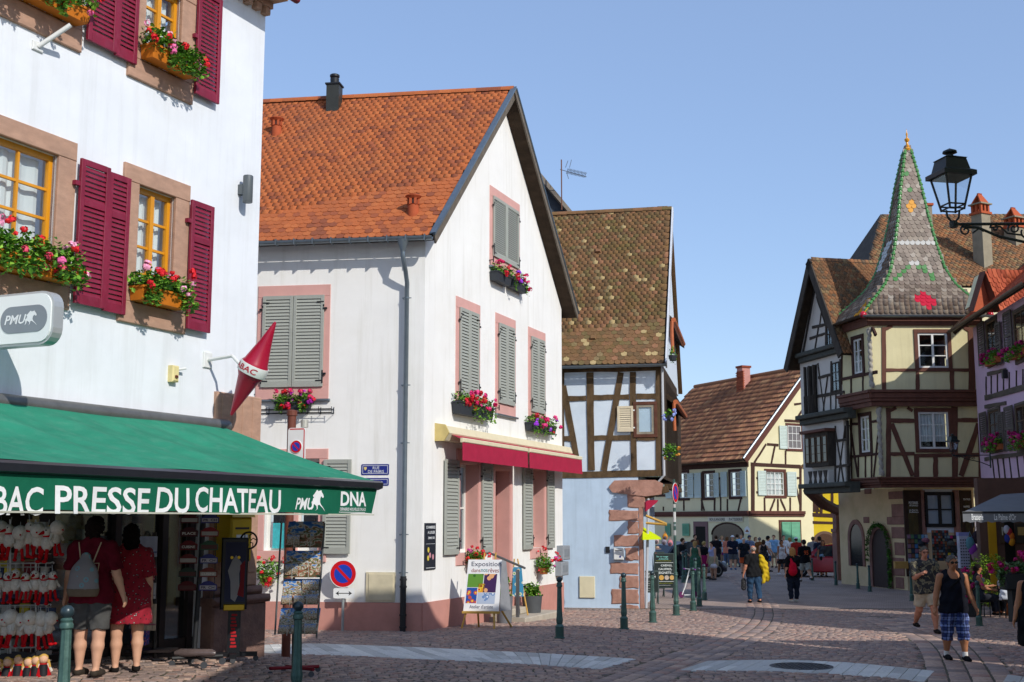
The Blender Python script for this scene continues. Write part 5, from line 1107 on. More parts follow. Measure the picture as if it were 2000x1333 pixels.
MB().lathe([(.16,-.15),(.2,-.05),(.14,.02),(.09,.05),(.12,.12),(.07,.2),(.06,.32),(.13,.42),(.14,.5),(.05,.58),(.035,.68),(.06,.76),(.02,.92),(.005,1.08)],14).obj('finial',GLZ['amber'],sp_,Matrix.Translation((AX.x,AX.y,zA-.1))@Matrix.Scale(.72,4),True)
gutter(fl+Vector((-.05,-.08,zEv-.03)),frr+Vector((.1,-.08,zEv-.03)),.08,M_zinc,tw);gutter(bl+Vector((-.1,0,zEv-.03)),fl+Vector((-.1,-.05,zEv-.03)),.08,M_tbr,tw)
# ------------------------------------------------------------------ dark timbered gable part, on the lane behind the tower
dg=thing('timbered_gable_house','grey and white half-timbered gable house with jettied dark bands left of the spire','house',UL.M)
uA,zAp=UL.uv(1601,508);e0,z0_=UL.uv(1553,722);e1=dU+.1
mb=MB();mb.poly([(e0+.5,z0b),(e1,z0b),(e1,z0_+1.2),(uA,zAp-.15),(e0+.5,z0_+.4)],-.2,.02);mb.obj('wall',M_grey_in,dg,UL.M)
for a,b,ex in(((1568,700),(1646,680),.3),((1574,822),(1660,808),.42),((1586,955),(1668,953),.55)):
 p,q=UL.uv(*a),UL.uv(*b);zc=(p[1]+q[1])/2;mb=MB();mb.bbox(p[0]-.1,q[0]+.3,zc-.2,zc+.02,-.1,ex*.6,.03);mb.bbox(p[0]-.15,q[0]+.3,zc+.02,zc+.2,-.1,ex,.03);mb.obj('jetty_band',M_grt,dg,UL.M)
for p,q,w_ in[((1601,520),(1568,700),6),((1603,540),(1640,640),5),((1612,560),(1602,640),3),((1596,580),(1616,640),3),((1588,640),(1632,630),6),((1583,662),(1612,652),5),((1600,640),(1592,690),3),((1615,606),(1615,682),6),((1628,606),(1628,678),6),((1633,640),(1645,676),4),((1612,606),(1630,603),5),((1599,710),(1612,808),3),((1618,735),(1609,808),3),((1600,738),(1626,732),5),((1596,712),(1596,812),4),((1596,775),(1650,766),6),((1624,770),(1624,806),3),((1634,768),(1634,806),3),((1643,766),(1643,806),3),((1625,706),(1625,768),5),((1643,702),(1643,766),5),((1633,838),(1650,945),3),((1652,832),(1638,945),3),((1633,832),(1633,950),5),((1655,822),(1658,950),4),((1635,862),(1657,858),5),((1635,912),(1660,908),5)]:beam(UL,p,q,w_,M_dkt,dg,.05,.05,wob=.012)
for r,nx_ in(((1616,610,1627,676),2),((1627,708,1642,765),2),):h_=UL.rect(*r);window(UL,*h_,nx_,3,M_dkt,dg,.03,.05,.03,.04,back=False);MB().box(h_[0],h_[1],h_[2],h_[3],.022,.03).obj('dark_glass',MATS['shop_window'],dg,UL.M)
h_=UL.rect(1586,846,1632,912);MB().box(h_[0],h_[1],h_[2],h_[3],.02,.32).obj('oriel_box',M_dkt,dg,UL.M)
for k in range(4):x=h_[0]+(h_[1]-h_[0])*(k+.12)/4;window(UL,x,x+(h_[1]-h_[0])*.19,h_[2]+.15,h_[3]-.15,1,3,mat('brown_sash','#5c4630',.7),dg,.33,.04,.02,.03,back=False,glass=MATS['shop_window'])
MB().bbox(h_[0]-.1,h_[1]+.1,h_[3],h_[3]+.12,.0,.5,.02).obj('oriel_hood',M_choc,dg,UL.M)
h2=UL.rect(1592,920,1632,950);MB().box(h2[0],h2[1],h2[2],h2[3],.02,.3).obj('parapet',M_grey_in,dg,UL.M)
for k in range(4):
 x=h2[0]+(h2[1]-h2[0])*(k+.5)/4;mb=MB();hh=(h2[3]-h2[2]);w_=(h2[1]-h2[0])/10
 mb.poly([(x-w_,h2[2]),(x-w_*.35,h2[2]+hh/2),(x-w_,h2[3]),(x+w_,h2[3]),(x+w_*.35,h2[2]+hh/2),(x+w_,h2[2])][::-1],.3,.33);mb.obj('baluster',M_dkt,dg,UL.M)
b_=UL.rect(1580,715,1597,812);MB().box(b_[0],b_[1],b_[2],b_[3],-.3,.06).obj('gallery_shade_panel',MATS['painted_shade'],dg,UL.M)  # near-black box painted as the deep shade of the gallery
for x in(b_[0],(b_[0]+b_[1])/2,b_[1]):MB().box(x-.05,x+.05,b_[2],b_[3],.1,.2).obj('gallery_post',M_dkt,dg,UL.M)
for k in range(7):x=b_[0]+(b_[1]-b_[0])*k/6;MB().box(x-.02,x+.02,b_[2],b_[2]+.8,.2,.24).obj('baluster',M_dkt,dg,UL.M)
MB().box(lwall-.02,lwall+.1,GT-.2,z0b,-4,-.02).obj('ground_wall',M_yst,dg,GL.M)
px_=gp(1641,1133);
mb=MB();mb.box(-.2,.2,0,2.05,-.2,.2);mb.bbox(-.24,.24,2.05,2.2,-.24,.24);mb.box(-.17,.17,2.2,3.25,-.17,.17);mb.obj('pier',M_mauve,dg,TM(px_.x,px_.y,px_.z,math.atan2(DL.y,DL.x)))
p1=UL.W(e0+1.2,z0b-.05,.2);mb=MB();mb.tube([(px_.x,px_.y,px_.z+3.0),((px_.x+p1.x)/2,(px_.y+p1.y)/2,z0b-.5),(p1.x,p1.y,z0b)],[.22,.25,.2],8);mb.obj('corbel',M_choc,dg,I4)
rd=link('roof',None,dg,I4);inn=Vector((-UL.n.x,-UL.n.y,0));ed=Vector((DL.x,DL.y,0))
A0=UL.W(uA,zAp,.45);E1=UL.W(uA+(uA-e0)*.95,z0_,.45);E0=UL.W(e0,z0_,.45)
sv1=(A0-E1);S1=sv1.length;sv1.normalize();e1v=inn;n1=sv1.cross(e1v);n1=-n1 if n1.z<0 else n1
if e1v.cross(sv1).dot(n1)<0:P_,ee=E1+inn*6,-inn
else:P_,ee=E1,inn
M_old=mat('old_mixed_tile','#80583c',.9,.2,14,.3,60,.2,cols=[('#7f5a40',3),('#8a6446',3),('#72563e',3),('#966644',2),('#877050',2),('#685644',2)],dirt=('#5b4d34',.4,1))
MB().prism([E1-n1*.1,E1-n1*.1+inn*6,A0-n1*.1+inn*6,A0-n1*.1],n1*.09).obj('roof_deck',M_tbr,rd,I4);tile_field(P_,ee,sv1,n1,6,S1,.17,.15,beaver(.165,.3,.02,.4),M_old,rd,keep=0)
n0=(A0-E0).cross(inn);n0=-n0 if n0.z<0 else n0;n0.normalize();MB().prism([E0-n0*.1,E0-n0*.1+inn*6,A0-n0*.1+inn*6,A0-n0*.1],n0*.2).obj('far_slope',M_tbr,rd,I4)
for a,b,n_ in((E1,A0,n1),(E0,A0,n0)):MB().prism([a-n_*.3,b-n_*.3,b+n_*.06,a+n_*.06],-inn*.06).obj('barge_board',M_dkt,rd,I4)
bg_=thing('rear_roof_house','large old tiled roof with plastered chimneys rising behind the spire','house',TM(0,52,0));Yb=53
a,b=atd(1700,510,50),atd(2060,560,50);c_,d=atd(2060,436,Yb+2),atd(1726,419,Yb+2);dz=Vector((0,0,-2));a,b=atd(1690,560,50),atd(2060,572,50);b.x+=11;c_.x+=11  # right end run on out of view, added to shade the bakery
S_v=(d-a);e_=Vector((1,0,0));s_v=Vector((0,d.y-a.y,d.z-a.z));SL_=s_v.length;s_v.normalize();n_v=e_.cross(s_v)
MB().prism([a-n_v*.1,b-n_v*.1,c_-n_v*.1,d-n_v*.1],n_v*.09).obj('roof_deck',M_tbr,bg_,I4)
tile_field(a,e_,s_v,n_v,(b-a).x,SL_,.19,.17,beaver(.18,.33,.025,.4),M_old,bg_,inside=lambda p,q,w_,h_:p>(d.x-a.x)*q/SL_ and p<(b-a).x and q<SL_-.1,keep=0)
MB().prism([a,d,d+Vector((0,5,-6)),a+Vector((0,10,0))],(-.15,0,0)).obj('gable_wall',M_dkt,bg_,I4);MB().prism([a,b,b+Vector((0,0,-9)),a+Vector((0,0,-9))],(0,4,0)).obj('wall',M_cream_w,bg_,I4)
M_chp=mat('chimney_plaster','#8d8470',.93,.15,3,.3,30)
def chim(x0,x1,ytop,ybot,Y,cap=True,rot=.5):
 p=atd((x0+x1)/2,ybot,Y);k=(Y*CP+8*SP)/2400;w_=(x1-x0)*k/2/(math.cos(rot)+math.sin(rot));h_=(ybot-ytop)*k;t=link('chimney',None,bg_,TM(p.x,p.y,p.z,rot))
 hb=h_-(42*k if cap else 3*k);MB().box(-w_,w_,-1,hb,-w_,w_).obj('stack',M_chp,t);MB().box(-w_-.06,w_+.06,hb,hb+.1,-w_-.06,w_+.06).obj('brick_collar',M_terra,t)
 if cap:
  for sx in(-1,0,1):
   for sy in(-1,0,1):
    if sx or sy:MB().box(sx*w_*.8-.05,sx*w_*.8+.05,hb+.1,hb+.42,sy*w_*.8-.05,sy*w_*.8+.05).obj('brick',M_terra,t)
  MB().box(-w_-.08,w_+.08,hb+.42,hb+.48,-w_-.08,w_+.08).obj('cap_slab',M_chp,t)
  mb=MB();mb.prism([(-w_,-w_,hb+.48),(w_,-w_,hb+.48),(w_*.4,0,hb+.95),(-w_*.4,0,hb+.95)],(0,.05,0));mb.prism([(-w_,w_,hb+.48),(w_,w_,hb+.48),(w_*.4,0,hb+.95),(-w_*.4,0,hb+.95)],(0,-.05,0));mb.obj('cap_tile',M_terra,t)
chim(1904,1938,375,525,51.5);chim(1964,2000,404,470,53);chim(1806,1821,398,470,53,cap=False,rot=0)
# ------------------------------------------------------------------ pink house on the right
M_pinkw=mat('pink_lilac_render','#cbb0c6',.93,.06,1.5,.2,60);M_wthr=mat('weathered_timber','#5a534a',.9,.3,5,.5,30,.2,stretch=(.4,1,1))
po=corner(1921,44.1);PF=Frame(po,-vpd(1290));ph=thing('pink_house','pink half-timbered house with grey open shutters at the right picture edge','house',PF.M)
zPe=PF.uv(1960,585,.5)[1];zPb=PF.uv(1960,965)[1];PW=9.5;GP_=gz(16,40)
MB().box(-.02,PW,zPb,zPe,-6,0).obj('wall',M_pinkw,ph,PF.M);MB().box(.0,PW,GP_-.2,zPb,-6,-.12).obj('ground_wall',mat('brasserie_wall','#7a5646',.9,.12,2),ph,PF.M)
MB().box(-1.2,-.02,GP_-.2,zPe-.6,-6,-.6).obj('side_wall',M_yst,ph,PF.M)
for i,(s0,o0,o1,s1,yt,yb)in enumerate([((1915,1928),1930,1949,(1950,1960),626,711),((1966,1982),1984,2012,(2013,2030),604,702),((1919,1932),1935,1955,(1956,1966),802,880),((1968,1985),1988,2015,(2016,2034),790,878)]):
 r=PF.rect(o0,yt,o1,yb);surround(PF,r[0]-.08,r[1]+.08,r[2]-.1,r[3]+.1,.09,M_wthr,ph,0,.06,name='window_frame');MB().box(r[0],r[1],r[2],r[3],.0,.01).obj('dark_glass',MATS['shop_window'],ph,PF.M)
 window(PF,r[0],r[1],r[2],r[3],2,3,mat('brown_sash','#5c4630',.7),ph,.012,.05,.03,.03,back=False)
 for s_ in(s0,s1):q=PF.rect(s_[0],yt+3,s_[1],yb+3);shutter(PF,q[0],q[1],q[2],q[3],.07,16,mat('taupe_shutter','#57504a',.7,.1,5),ph,.08,.04,mid=.5)
for p,q,w_ in[((1925,778),(2010,755),11),((1930,731),(1966,722),7),((1925,795),(1966,788),8),((1936,948),(2010,937),13),((1925,897),(2010,884),7)]:beam(PF,p,q,w_,M_wthr,ph,.04,.05,wob=.02)
for x in(1927,1937,1949,1961,1972,1986,1999):beam(PF,(x,736-(x-1927)*.2),(x,772-(x-1927)*.27),4,M_dkt,ph,.03,.05,wob=.012)
for x in(1941,1951,1962,1974,1989,2003):beam(PF,(x-2,897-(x-1941)*.1),(x+3,942-(x-1941)*.12),4,M_dkt,ph,.03,.05,wob=.012)
M_new=mat('new_red_tile','#a85238',.85,.12,12,.2,60,.25,cols=[('#a85238',3),('#b55e40',2),('#974831',2)])
prf=link('roof',None,ph,I4);Pe=PF.W(-.6,zPe,.62);pe=Vector((PF.d.x,PF.d.y,0));pu=Vector((-PF.n.x*.75,-PF.n.y*.75,.66)).normalized();pn=pe.cross(pu).normalized()
tile_field(Pe,pe,pu,pn,PW+.6,5.2,.19,.17,beaver(.18,.33,.02,.4),M_new,prf,keep=40)
MB().prism([Pe-pn*.12,Pe+pe*(PW+.6)-pn*.12,Pe+pe*(PW+.6)+pu*5.2-pn*.12,Pe+pu*5.2-pn*.12],pn*.11).obj('roof_deck',M_tbr,prf,I4);gutter(Pe+pe*-.05+Vector((PF.n.x,PF.n.y,0))*.06,Pe+pe*PW+Vector((PF.n.x,PF.n.y,0))*.06,.09,mat('brown_gutter','#5c4c3e',.5),ph)
MB().prism([Pe-pe*.05-pn*.2,Pe+pu*5.2-pe*.05-pn*.2,Pe+pu*5.2-pe*.05+pn*.08,Pe-pe*.05+pn*.08],pe*.05).obj('barge_board',M_tbr,prf,I4)
bp_=PF.W(0,0,-4.4);MB().prism([PF.W(0,zPe-.2,-.1),PF.W(0,zPe-.2,-8.4),PF.W(0,zPe+3.3,-4.3)],pe*.1).obj('side_gable',M_cream_w,prf,I4)
dm=link('dormer',None,ph,I4);p0=roof_point(1915,606,Pe,pn);dz_=(p0.y*CP+5*SP)/2400
dl,dr_,da=atd(1894,592,p0.y-.3),atd(1938,606,p0.y-.3),atd(1913,536,p0.y-.3);dl.z=dr_.z=(dl.z+dr_.z)/2;ext=Vector((3.0,1.0,0.1));MB().prism([dl,dr_,da],(.05,.6,0)).obj('dormer_gable',M_cream_w,dm,I4)
for q in(dl,dr_):
 up=(da-q);nn=ext.cross(up);nn=nn if nn.z>0 else-nn;nn.normalize();o_=Vector((-.05,-.35,0));q_=q-up.normalized()*.25
 MB().prism([q_+o_,q_+o_+ext,da+o_+ext,da+o_],nn*.1).obj('dormer_slope',M_new,dm,I4);MB().prism([q_+o_-nn*.16,da+o_-nn*.16,da+o_+nn*.12,q_+o_+nn*.12],(-.01,-.06,0)).obj('barge_board',M_choc,dm,I4)
q=dr_;up=(da-q);S_q=up.length+.25;upn=up.normalized();en=-ext.normalized();nn=en.cross(upn)
if nn.z<0:en=-en;nn=en.cross(upn)
st=(q-upn*.25+Vector((-.05,-.35,0)))+(ext if en.dot(ext)<0 else Vector());tile_field(st+nn*.1,en,upn,nn,ext.length,S_q,.19,.17,beaver(.18,.33,.02,.4),M_new,dm,keep=30)
MG=['#b01868','#c8207c','#9a1458']
for i,(x0,y0,x1,y1,lb)in enumerate([(1926,698,1950,712,'magenta flower box at the upper window nearest the yellow tower'),(1972,680,2004,698,'magenta flower box at the upper window cut by the picture edge'),(1932,866,1954,880,'magenta flower box at the lower pink house window nearest the tower'),(1982,860,2008,874,'magenta flower box at the lower window cut by the picture edge')]):
 a,b,c_,d=PF.rect(x0,y0,x1,y1,.2);flower_box(PF,a,b,c_,.08,.18,.2,lb,MG,nb=20,nl=260,bm=TC,rise=.22,spread=.3,seed=60+i,br=.05,leaf=.05,cat='flower box')
u,z=PF.uv(1967,731);t=thing('wall_spotlight','small black wall spotlight between the pink house windows','wall lamp',at(PF,u,z));MB().bbox(-.1,.1,-.14,.14,0,.16,.02).obj('lamp_body',M_black,t);MB().box(-.04,.04,-.05,.05,-.02,.02).obj('bracket',M_black,t)
# ------------------------------------------------------------------ the row of houses on the near right, beyond the picture edge (unseen, outlines shaped to shade the square)
SH_=Vector((SUN_TO.x,SUN_TO.y,0));LD=-Vector((.43,1)).normalized();sx_=1.0885
def row_house(yf,prof,depth,label,wm,rm_):
 fr=Frame((.43*yf+.6,yf,0),LD);t=thing('row_house',label,'house',fr.M,'houses on the near side of the street')
 P=[((yf-y)*sx_,h_)for y,h_ in prof];u1=P[-1][0]
 ex=Vector(SH_)*depth;l=Matrix(fr.M.to_3x3()).inverted()@ex
 MB().prism([(0,0,-.6),(u1,0,-.6)]+[(u,0,z-.14)for u,z in P[::-1]],l).obj('wall',wm,t)
 for(a,b),(c_,d)in zip(P,P[1:]):
  MB().prism([(a,-.0,b-.14),(c_,-.0,d-.14),(c_,-.0,d),(a,-.0,b)],l).obj('roof',rm_,t)
 n=int(u1/2.6)
 for i in range(n):
  for z in(1.0,3.9):
   u=(i+.5)*u1/max(1,n)
   top=min(np.interp(u-.6,[p[0]for p in P],[p[1]for p in P]),np.interp(u+.6,[p[0]for p in P],[p[1]for p in P]))
   if z+2<top:surround(fr,u-.6,u+.6,z,z+1.7,.1,M_stone,t,0,.05);window(fr,u-.5,u+.5,z+.1,z+1.6,2,3,M_wframe,t,.0,.05,.03,.03,back=False,glass=MATS['shop_window'])
 return t
row_house(19.2,[(19.2,7.7),(17.8,8.75),(15.8,9.85),(14.2,11.4),(4.7,7.3)],7,'cream gabled house beyond the right edge that carries the large street lantern',M_cream_w,M_old)
row_house(30.4,[(30.4,4.3),(28.9,8.4),(23.8,4.8),(23.1,3.2)],6,'small gabled house beyond the right edge next to the brasserie terrace',M_pale,M_new)
row_house(37.5,[(37.5,8.6),(34.5,10.2),(31.6,8.6)],6,'tall house beyond the right edge adjoining the pink house',M_cream_w,M_old)
row_house(22.4,[(22.4,1.7),(19.4,4.3)],4,'lean-to between the houses beyond the right edge',M_plinth,M_moss)
# ------------------------------------------------------------------ lanterns
M_lamp=mat('black_green_iron','#17211f',.45,.1,8,0,30,.4)
M_lglass=glass_mat('lantern_glass',(.9,.93,.95),.06)
def lantern(px,py,Y,wpx,label,arm,wall_px):
 p=atd(px,py,Y);k=(Y*CP+(p.z-CAM_H)*SP)/FPX*wpx/91.0;t=thing('street_lantern',label,'street lamp',Matrix.Translation(p))
 def sq(h_,z):return[(-h_*k,-h_*k,z*k),(h_*k,-h_*k,z*k),(h_*k,h_*k,z*k),(-h_*k,h_*k,z*k)]
 rz=Matrix.Translation(p)@Matrix.Rotation(R(12),4,'Z')
 mb=MB()
 for zl,hl in(((100,96),(39,40)),):pass
 def ring(levels):
  m_=MB();vs=[]
  for h_,z in levels:vs+=sq(h_,z)
  n=len(levels);fs=[(i*4+j,i*4+(j+1)%4,(i+1)*4+(j+1)%4,(i+1)*4+j)for i in range(n-1)for j in range(4)]+[(3,2,1,0),tuple(range((n-1)*4,n*4))]
  return m_.add(vs,fs)
 ring([(37,92),(37,101),(34,103),(28,106),(23,129),(25,131),(20,133),(8,138)]).obj('roof_hood',M_lamp,t,rz)
 MB().lathe([(7*k,136*k),(7*k,142*k),(15*k,145*k),(14*k,149*k),(5*k,153*k),(1*k,155*k)],14).obj('finial',M_lamp,t,rz,True)
 mb=MB()
 for sx in(-1,1):
  for sy in(-1,1):mb.tube([(sx*16*k,sy*16*k,22*k),(sx*30*k,sy*30*k,98*k)],2.3*k,6)
 for h_,z in((17,24),(18.5,33)):
  q=sq(h_,z)
  for i in range(4):mb.tube([q[i],q[(i+1)%4]],1.8*k,6)
 mb.obj('frame',M_lamp,t,rz)
 for i in range(4):
  a,b=sq(18,33),sq(29,95);MB().quad(a[i],a[(i+1)%4],b[(i+1)%4],b[i]).obj('pane',M_lglass,t,rz)
 mb=MB()
 for sx in(-1,1):mb.tube([(sx*15*k,0,22*k),(sx*13*k,0,8*k),(sx*4*k,0,-2*k)],2.2*k,6)
 mb.lathe([(8*k,-14*k),(9*k,-4*k),(7*k,0)],12);mb.obj('socket',M_lamp,t,rz)
 mb=MB();L_=arm*k;mb.tube([(0,0,-7*k),(L_,0,-5*k)],3.2*k,8);mb.tube([(18*k,0,-12*k),(50*k,0,-14*k),(90*k,0,-32*k),(L_*.75,0,-58*k),(L_,0,-86*k)],3*k,8)
 def scroll(cx,cz,r0,a0,turns,sg):
  pts=[(cx+r0*(1-.8*i/22)*math.cos(a0+sg*turns*2*math.pi*i/22),0,cz+r0*(1-.8*i/22)*math.sin(a0+sg*turns*2*math.pi*i/22))for i in range(23)];mb.tube(pts,2*k,6)
 scroll(24*k,-20*k,12*k,1.2,1.3,1);scroll(84*k,-15*k,9*k,3.0,1.1,-1);scroll(124*k,-16*k,13*k,3.6,1.5,-1);scroll(min(L_*.8,150*k),-26*k,12*k,2.5,1.3,1)
 mb.tube([(74*k,0,-14*k),(96*k,0,-12*k),(110*k,0,-26*k),(140*k,0,-30*k)],2*k,6);mb.tube([(38*k,0,-26*k),(52*k,0,-16*k),(62*k,0,-22*k)],2*k,6)
 mb.obj('scroll_bracket',M_lamp,t,Matrix.Translation(p),True);MB().box(L_-2*k,L_+4*k,-100*k,12*k,-8*k,8*k).obj('wall_plate',M_lamp,t,Matrix.Translation(p));return t
lantern(1862,432,12.8,86,'large black street lantern on a scrolled wall bracket against the sky',270,0)
lantern(1862,888,40.5,24,'small black lantern on a scrolled bracket in front of the yellow oriel',270,0)
# ------------------------------------------------------------------ bollards
M_pat=mat('verdigris_bollard','#3f5c55',.5,.18,9,.1,40,.4,.2,dirt=('#6f8f84',.4,6))
BOLL={}
def bollard(px,py,label,h=1.2,pole=None,name='bollard',ball=True):
 p=gp(px,py);s_=h/1.2;t=thing(name,label,'bollard' if not pole else 'sign post',TM(p.x,p.y,p.z,random.uniform(0,1),s_),None if pole else 'green bollards along the street')
 if 'b' not in BOLL:
  BOLL['b']=MB().lathe([(.11,0),(.11,.02),(.085,.03),(.085,.21),(.09,.23),(.075,.25),(.05,.28)],16).mesh('foot',M_pat,True)
  sh=MB();n=16;pr=[(.05,.27),(.062,.31),(.066,.36),(.058,.42),(.05,.6),(.044,.9),(.043,1.0)]
  sh.v=[((r*(1+(.06 if k%2 else-.06)))*math.cos(2*math.pi*k/n),(r*(1+(.06 if k%2 else-.06)))*math.sin(2*math.pi*k/n),z)for r,z in pr for k in range(n)]
  sh.f=[(i*n+k,i*n+(k+1)%n,(i+1)*n+(k+1)%n,(i+1)*n+k)for i in range(len(pr)-1)for k in range(n)];sh.mi=[0]*len(sh.f);BOLL['s']=sh.mesh('fluted_shaft',M_pat)
  BOLL['c']=MB().lathe([(.043,.99),(.06,1.0),(.062,1.03),(.05,1.05),(.056,1.07),(.04,1.09)],16).mesh('collar',M_pat,True)
  BOLL['k']=MB().lathe([(.03,1.08),(.033,1.09),(.056,1.115),(.062,1.14),(.056,1.17),(.034,1.192),(.01,1.2)],16).mesh('ball',mat('dark_ball','#2c3c42',.35,.1,8,0,20,.5,.2),True)
 for n_,k in(('foot','b'),('fluted_shaft','s'),('collar','c'))+((('ball','k'),)if ball else()):link(n_,BOLL[k],t)
 return t,p,s_
random.seed(11)
for(x,y,lb,h)in[(578,1382,'green bollard in front of the postcard rack',1.2),(118,1455,'green bollard with dark ball beside the plush toy rack, cut by the picture bottom',1.2),(1093,1247,'green bollard by the end of the white house',1.2),(1219,1229,'green bollard in front of the blue house sandstone corner',1.2),(1275,1216,'green bollard before the crepe chalkboard',1.2),(1354,1193,'verdigris bollard right of the pole with the parking sign',1.22),(1366,1184,'dark bollard just behind the scooter',1.15),(1376,1172,'dark bollard at the far end of the row by the women',1.15),(1335,1138,'verdigris bollard behind the scooter handlebar',1.3),(1341,1132,'verdigris bollard hidden behind the chalkboard pole',1.3),(1359,1160,'thin pale bollard between the two dark ones',1.25),(1633,1143,'dark green bollard in front of the red car',.95),(1676,1150,'dark green bollard below the arched shop window',.95),(1699,1156,'dark green bollard left of the garland doorway',.95),(1633-46,1134,'dark green bollard among the people by the red car',.95),(1781,1174,'dark green bollard behind the man in the patterned shirt',.95),(1913,1223,'dark green bollard before the round yellow-green shrub',1.0)]:
 bollard(x,y,lb,h)
M_whs=mat('sign_face_white','#e4e6e4',.4,.03,4);M_rds=mat('sign_red','#c8141e',.4,.04,4);M_bls=mat('sign_blue','#1c3fae',.4,.04,4)
t,p,s_=bollard(1321,1202,'tall green pole with a narrow no parking sign and stickers',1.25,pole=True,name='sign_pole',ball=False)
kp=p.y/2400;MB().tube([(0,0,1.0),(0,0,258*kp/s_)],.035,10).obj('pole',M_pat,t,smooth=True)
FT=Frame((p.x,p.y,0),(math.cos(R(66)),math.sin(R(66))))
def no_park(fr,z,r,t,o=.03):
 def disc(rr,o0,o1,m,n_):MB().poly([(rr*math.cos(a),z+rr*math.sin(a))for a in np.linspace(0,2*math.pi,33)[:-1]],o0,o1).obj(n_,m,t,fr.M)
 disc(r,o,o+.012,M_whs,'sign_plate');disc(r*.95,o+.012,o+.0135,M_rds,'red_ring');disc(r*.67,o+.0135,o+.015,M_bls,'blue_disc');c_=math.sqrt(.5);w_=r*.1
 MB().poly([(-r*.67*c_-w_*c_,z+r*.67*c_-w_*c_),(r*.67*c_-w_*c_,z-r*.67*c_-w_*c_),(r*.67*c_+w_*c_,z-r*.67*c_+w_*c_),(-r*.67*c_+w_*c_,z+r*.67*c_+w_*c_)],o+.015,o+.0165).obj('red_bar',M_rds,t,fr.M)
no_park(FT,atd(1321,963,p.y).z,.27,t)
for y0,y1,c_ in((985,992,'#b8b9b4'),(1000,1020,'#c9cac6'),(1024,1028,'#8f9a9a'),(1036,1046,'#a9acaa')):MB().lathe([(.038,atd(1321,y1,p.y).z),(.038,atd(1321,y0,p.y).z)],10).obj('sticker',mat('sticker_'+c_[1:],c_,.6),t,TM(p.x,p.y,0))
p=gp(672,1231);FD=Frame((p.x,p.y-.25,0),(1,-.1));t=thing('parking_sign','round no parking sign with arrow plate on a grey pole by the white house','road sign',FD.M)
MB().tube([(0,0,p.z-.05),(0,0,FD.uv(675,1095)[1])],.03,10).obj('pole',mat('grey_pole','#9aa0a0',.45,.06,5,0,10,.5,.4),t,smooth=True)
zc=FD.uv(675,1121)[1];no_park(FD,zc,26*p.y/2400,t);r=FD.rect(652,1149,693,1169);MB().poly(rrect(r[0],r[1],r[2],r[3],.03),.03,.045).obj('arrow_plate',M_whs,t,FD.M)
um_,zm=(r[0]+r[1])/2,(r[2]+r[3])/2;hw_=(r[1]-r[0])*.38;mb=MB();mb.box(um_-hw_,um_+hw_,zm-.008,zm+.008,.045,.047)
for sg_ in(-1,1):mb.poly([(um_+sg_*hw_,zm),(um_+sg_*(hw_-.07),zm+.05),(um_+sg_*(hw_-.05),zm),(um_+sg_*(hw_-.07),zm-.05)][::sg_],.045,.0475)
mb.obj('double_arrow',M_black,t,FD.M)
p=gp(558,1283);FB_=Frame((p.x,p.y,0),(1,-.35));t=thing('panel_post','brown post with a tall white no parking panel above the awning','road sign',FB_.M)
zt_=atd(573,803,p.y).z;u0_=0;MB().tube([(0,0,p.z-.05),(.0,0,zt_)],.07,12).obj('post',mat('brown_post','#6d3d30',.6,.12,5),t,smooth=True);MB().lathe([(.085,zt_-.08),(.085,zt_),(.03,zt_+.02)],12).obj('post_cap',MATS['brown_post'],t)
r=FB_.rect(562,836,596,905,.12);MB().poly(rrect(r[0],r[1],r[2]-.3,r[3],.05),.1,.12).obj('panel',M_whs,t,FB_.M);mb=MB();e=.03
mb.box(r[0]+e,r[1]-e,r[3]-e,r[3]-e+.018,.12,.122);mb.box(r[1]-e,r[1]-e+.015,r[2]-.3,r[3]-e,.12,.122);mb.obj('red_border',M_rds,t,FB_.M)
uc=(r[0]+r[1])/2;FB2=Frame(FB_.W(uc,0,.0),FB_.d);no_park(FB2,FB_.uv(579,873,.12)[1],(r[1]-r[0])*.33,t,.12)
MB().lathe([(.06,0),(.06,.12)],12).obj('camera_housing',mat('silver_box','#b9b8ae',.5,.05,3,0,10,.5,.3),t,at(FB_,uc+.1,zt_-.28,.05))
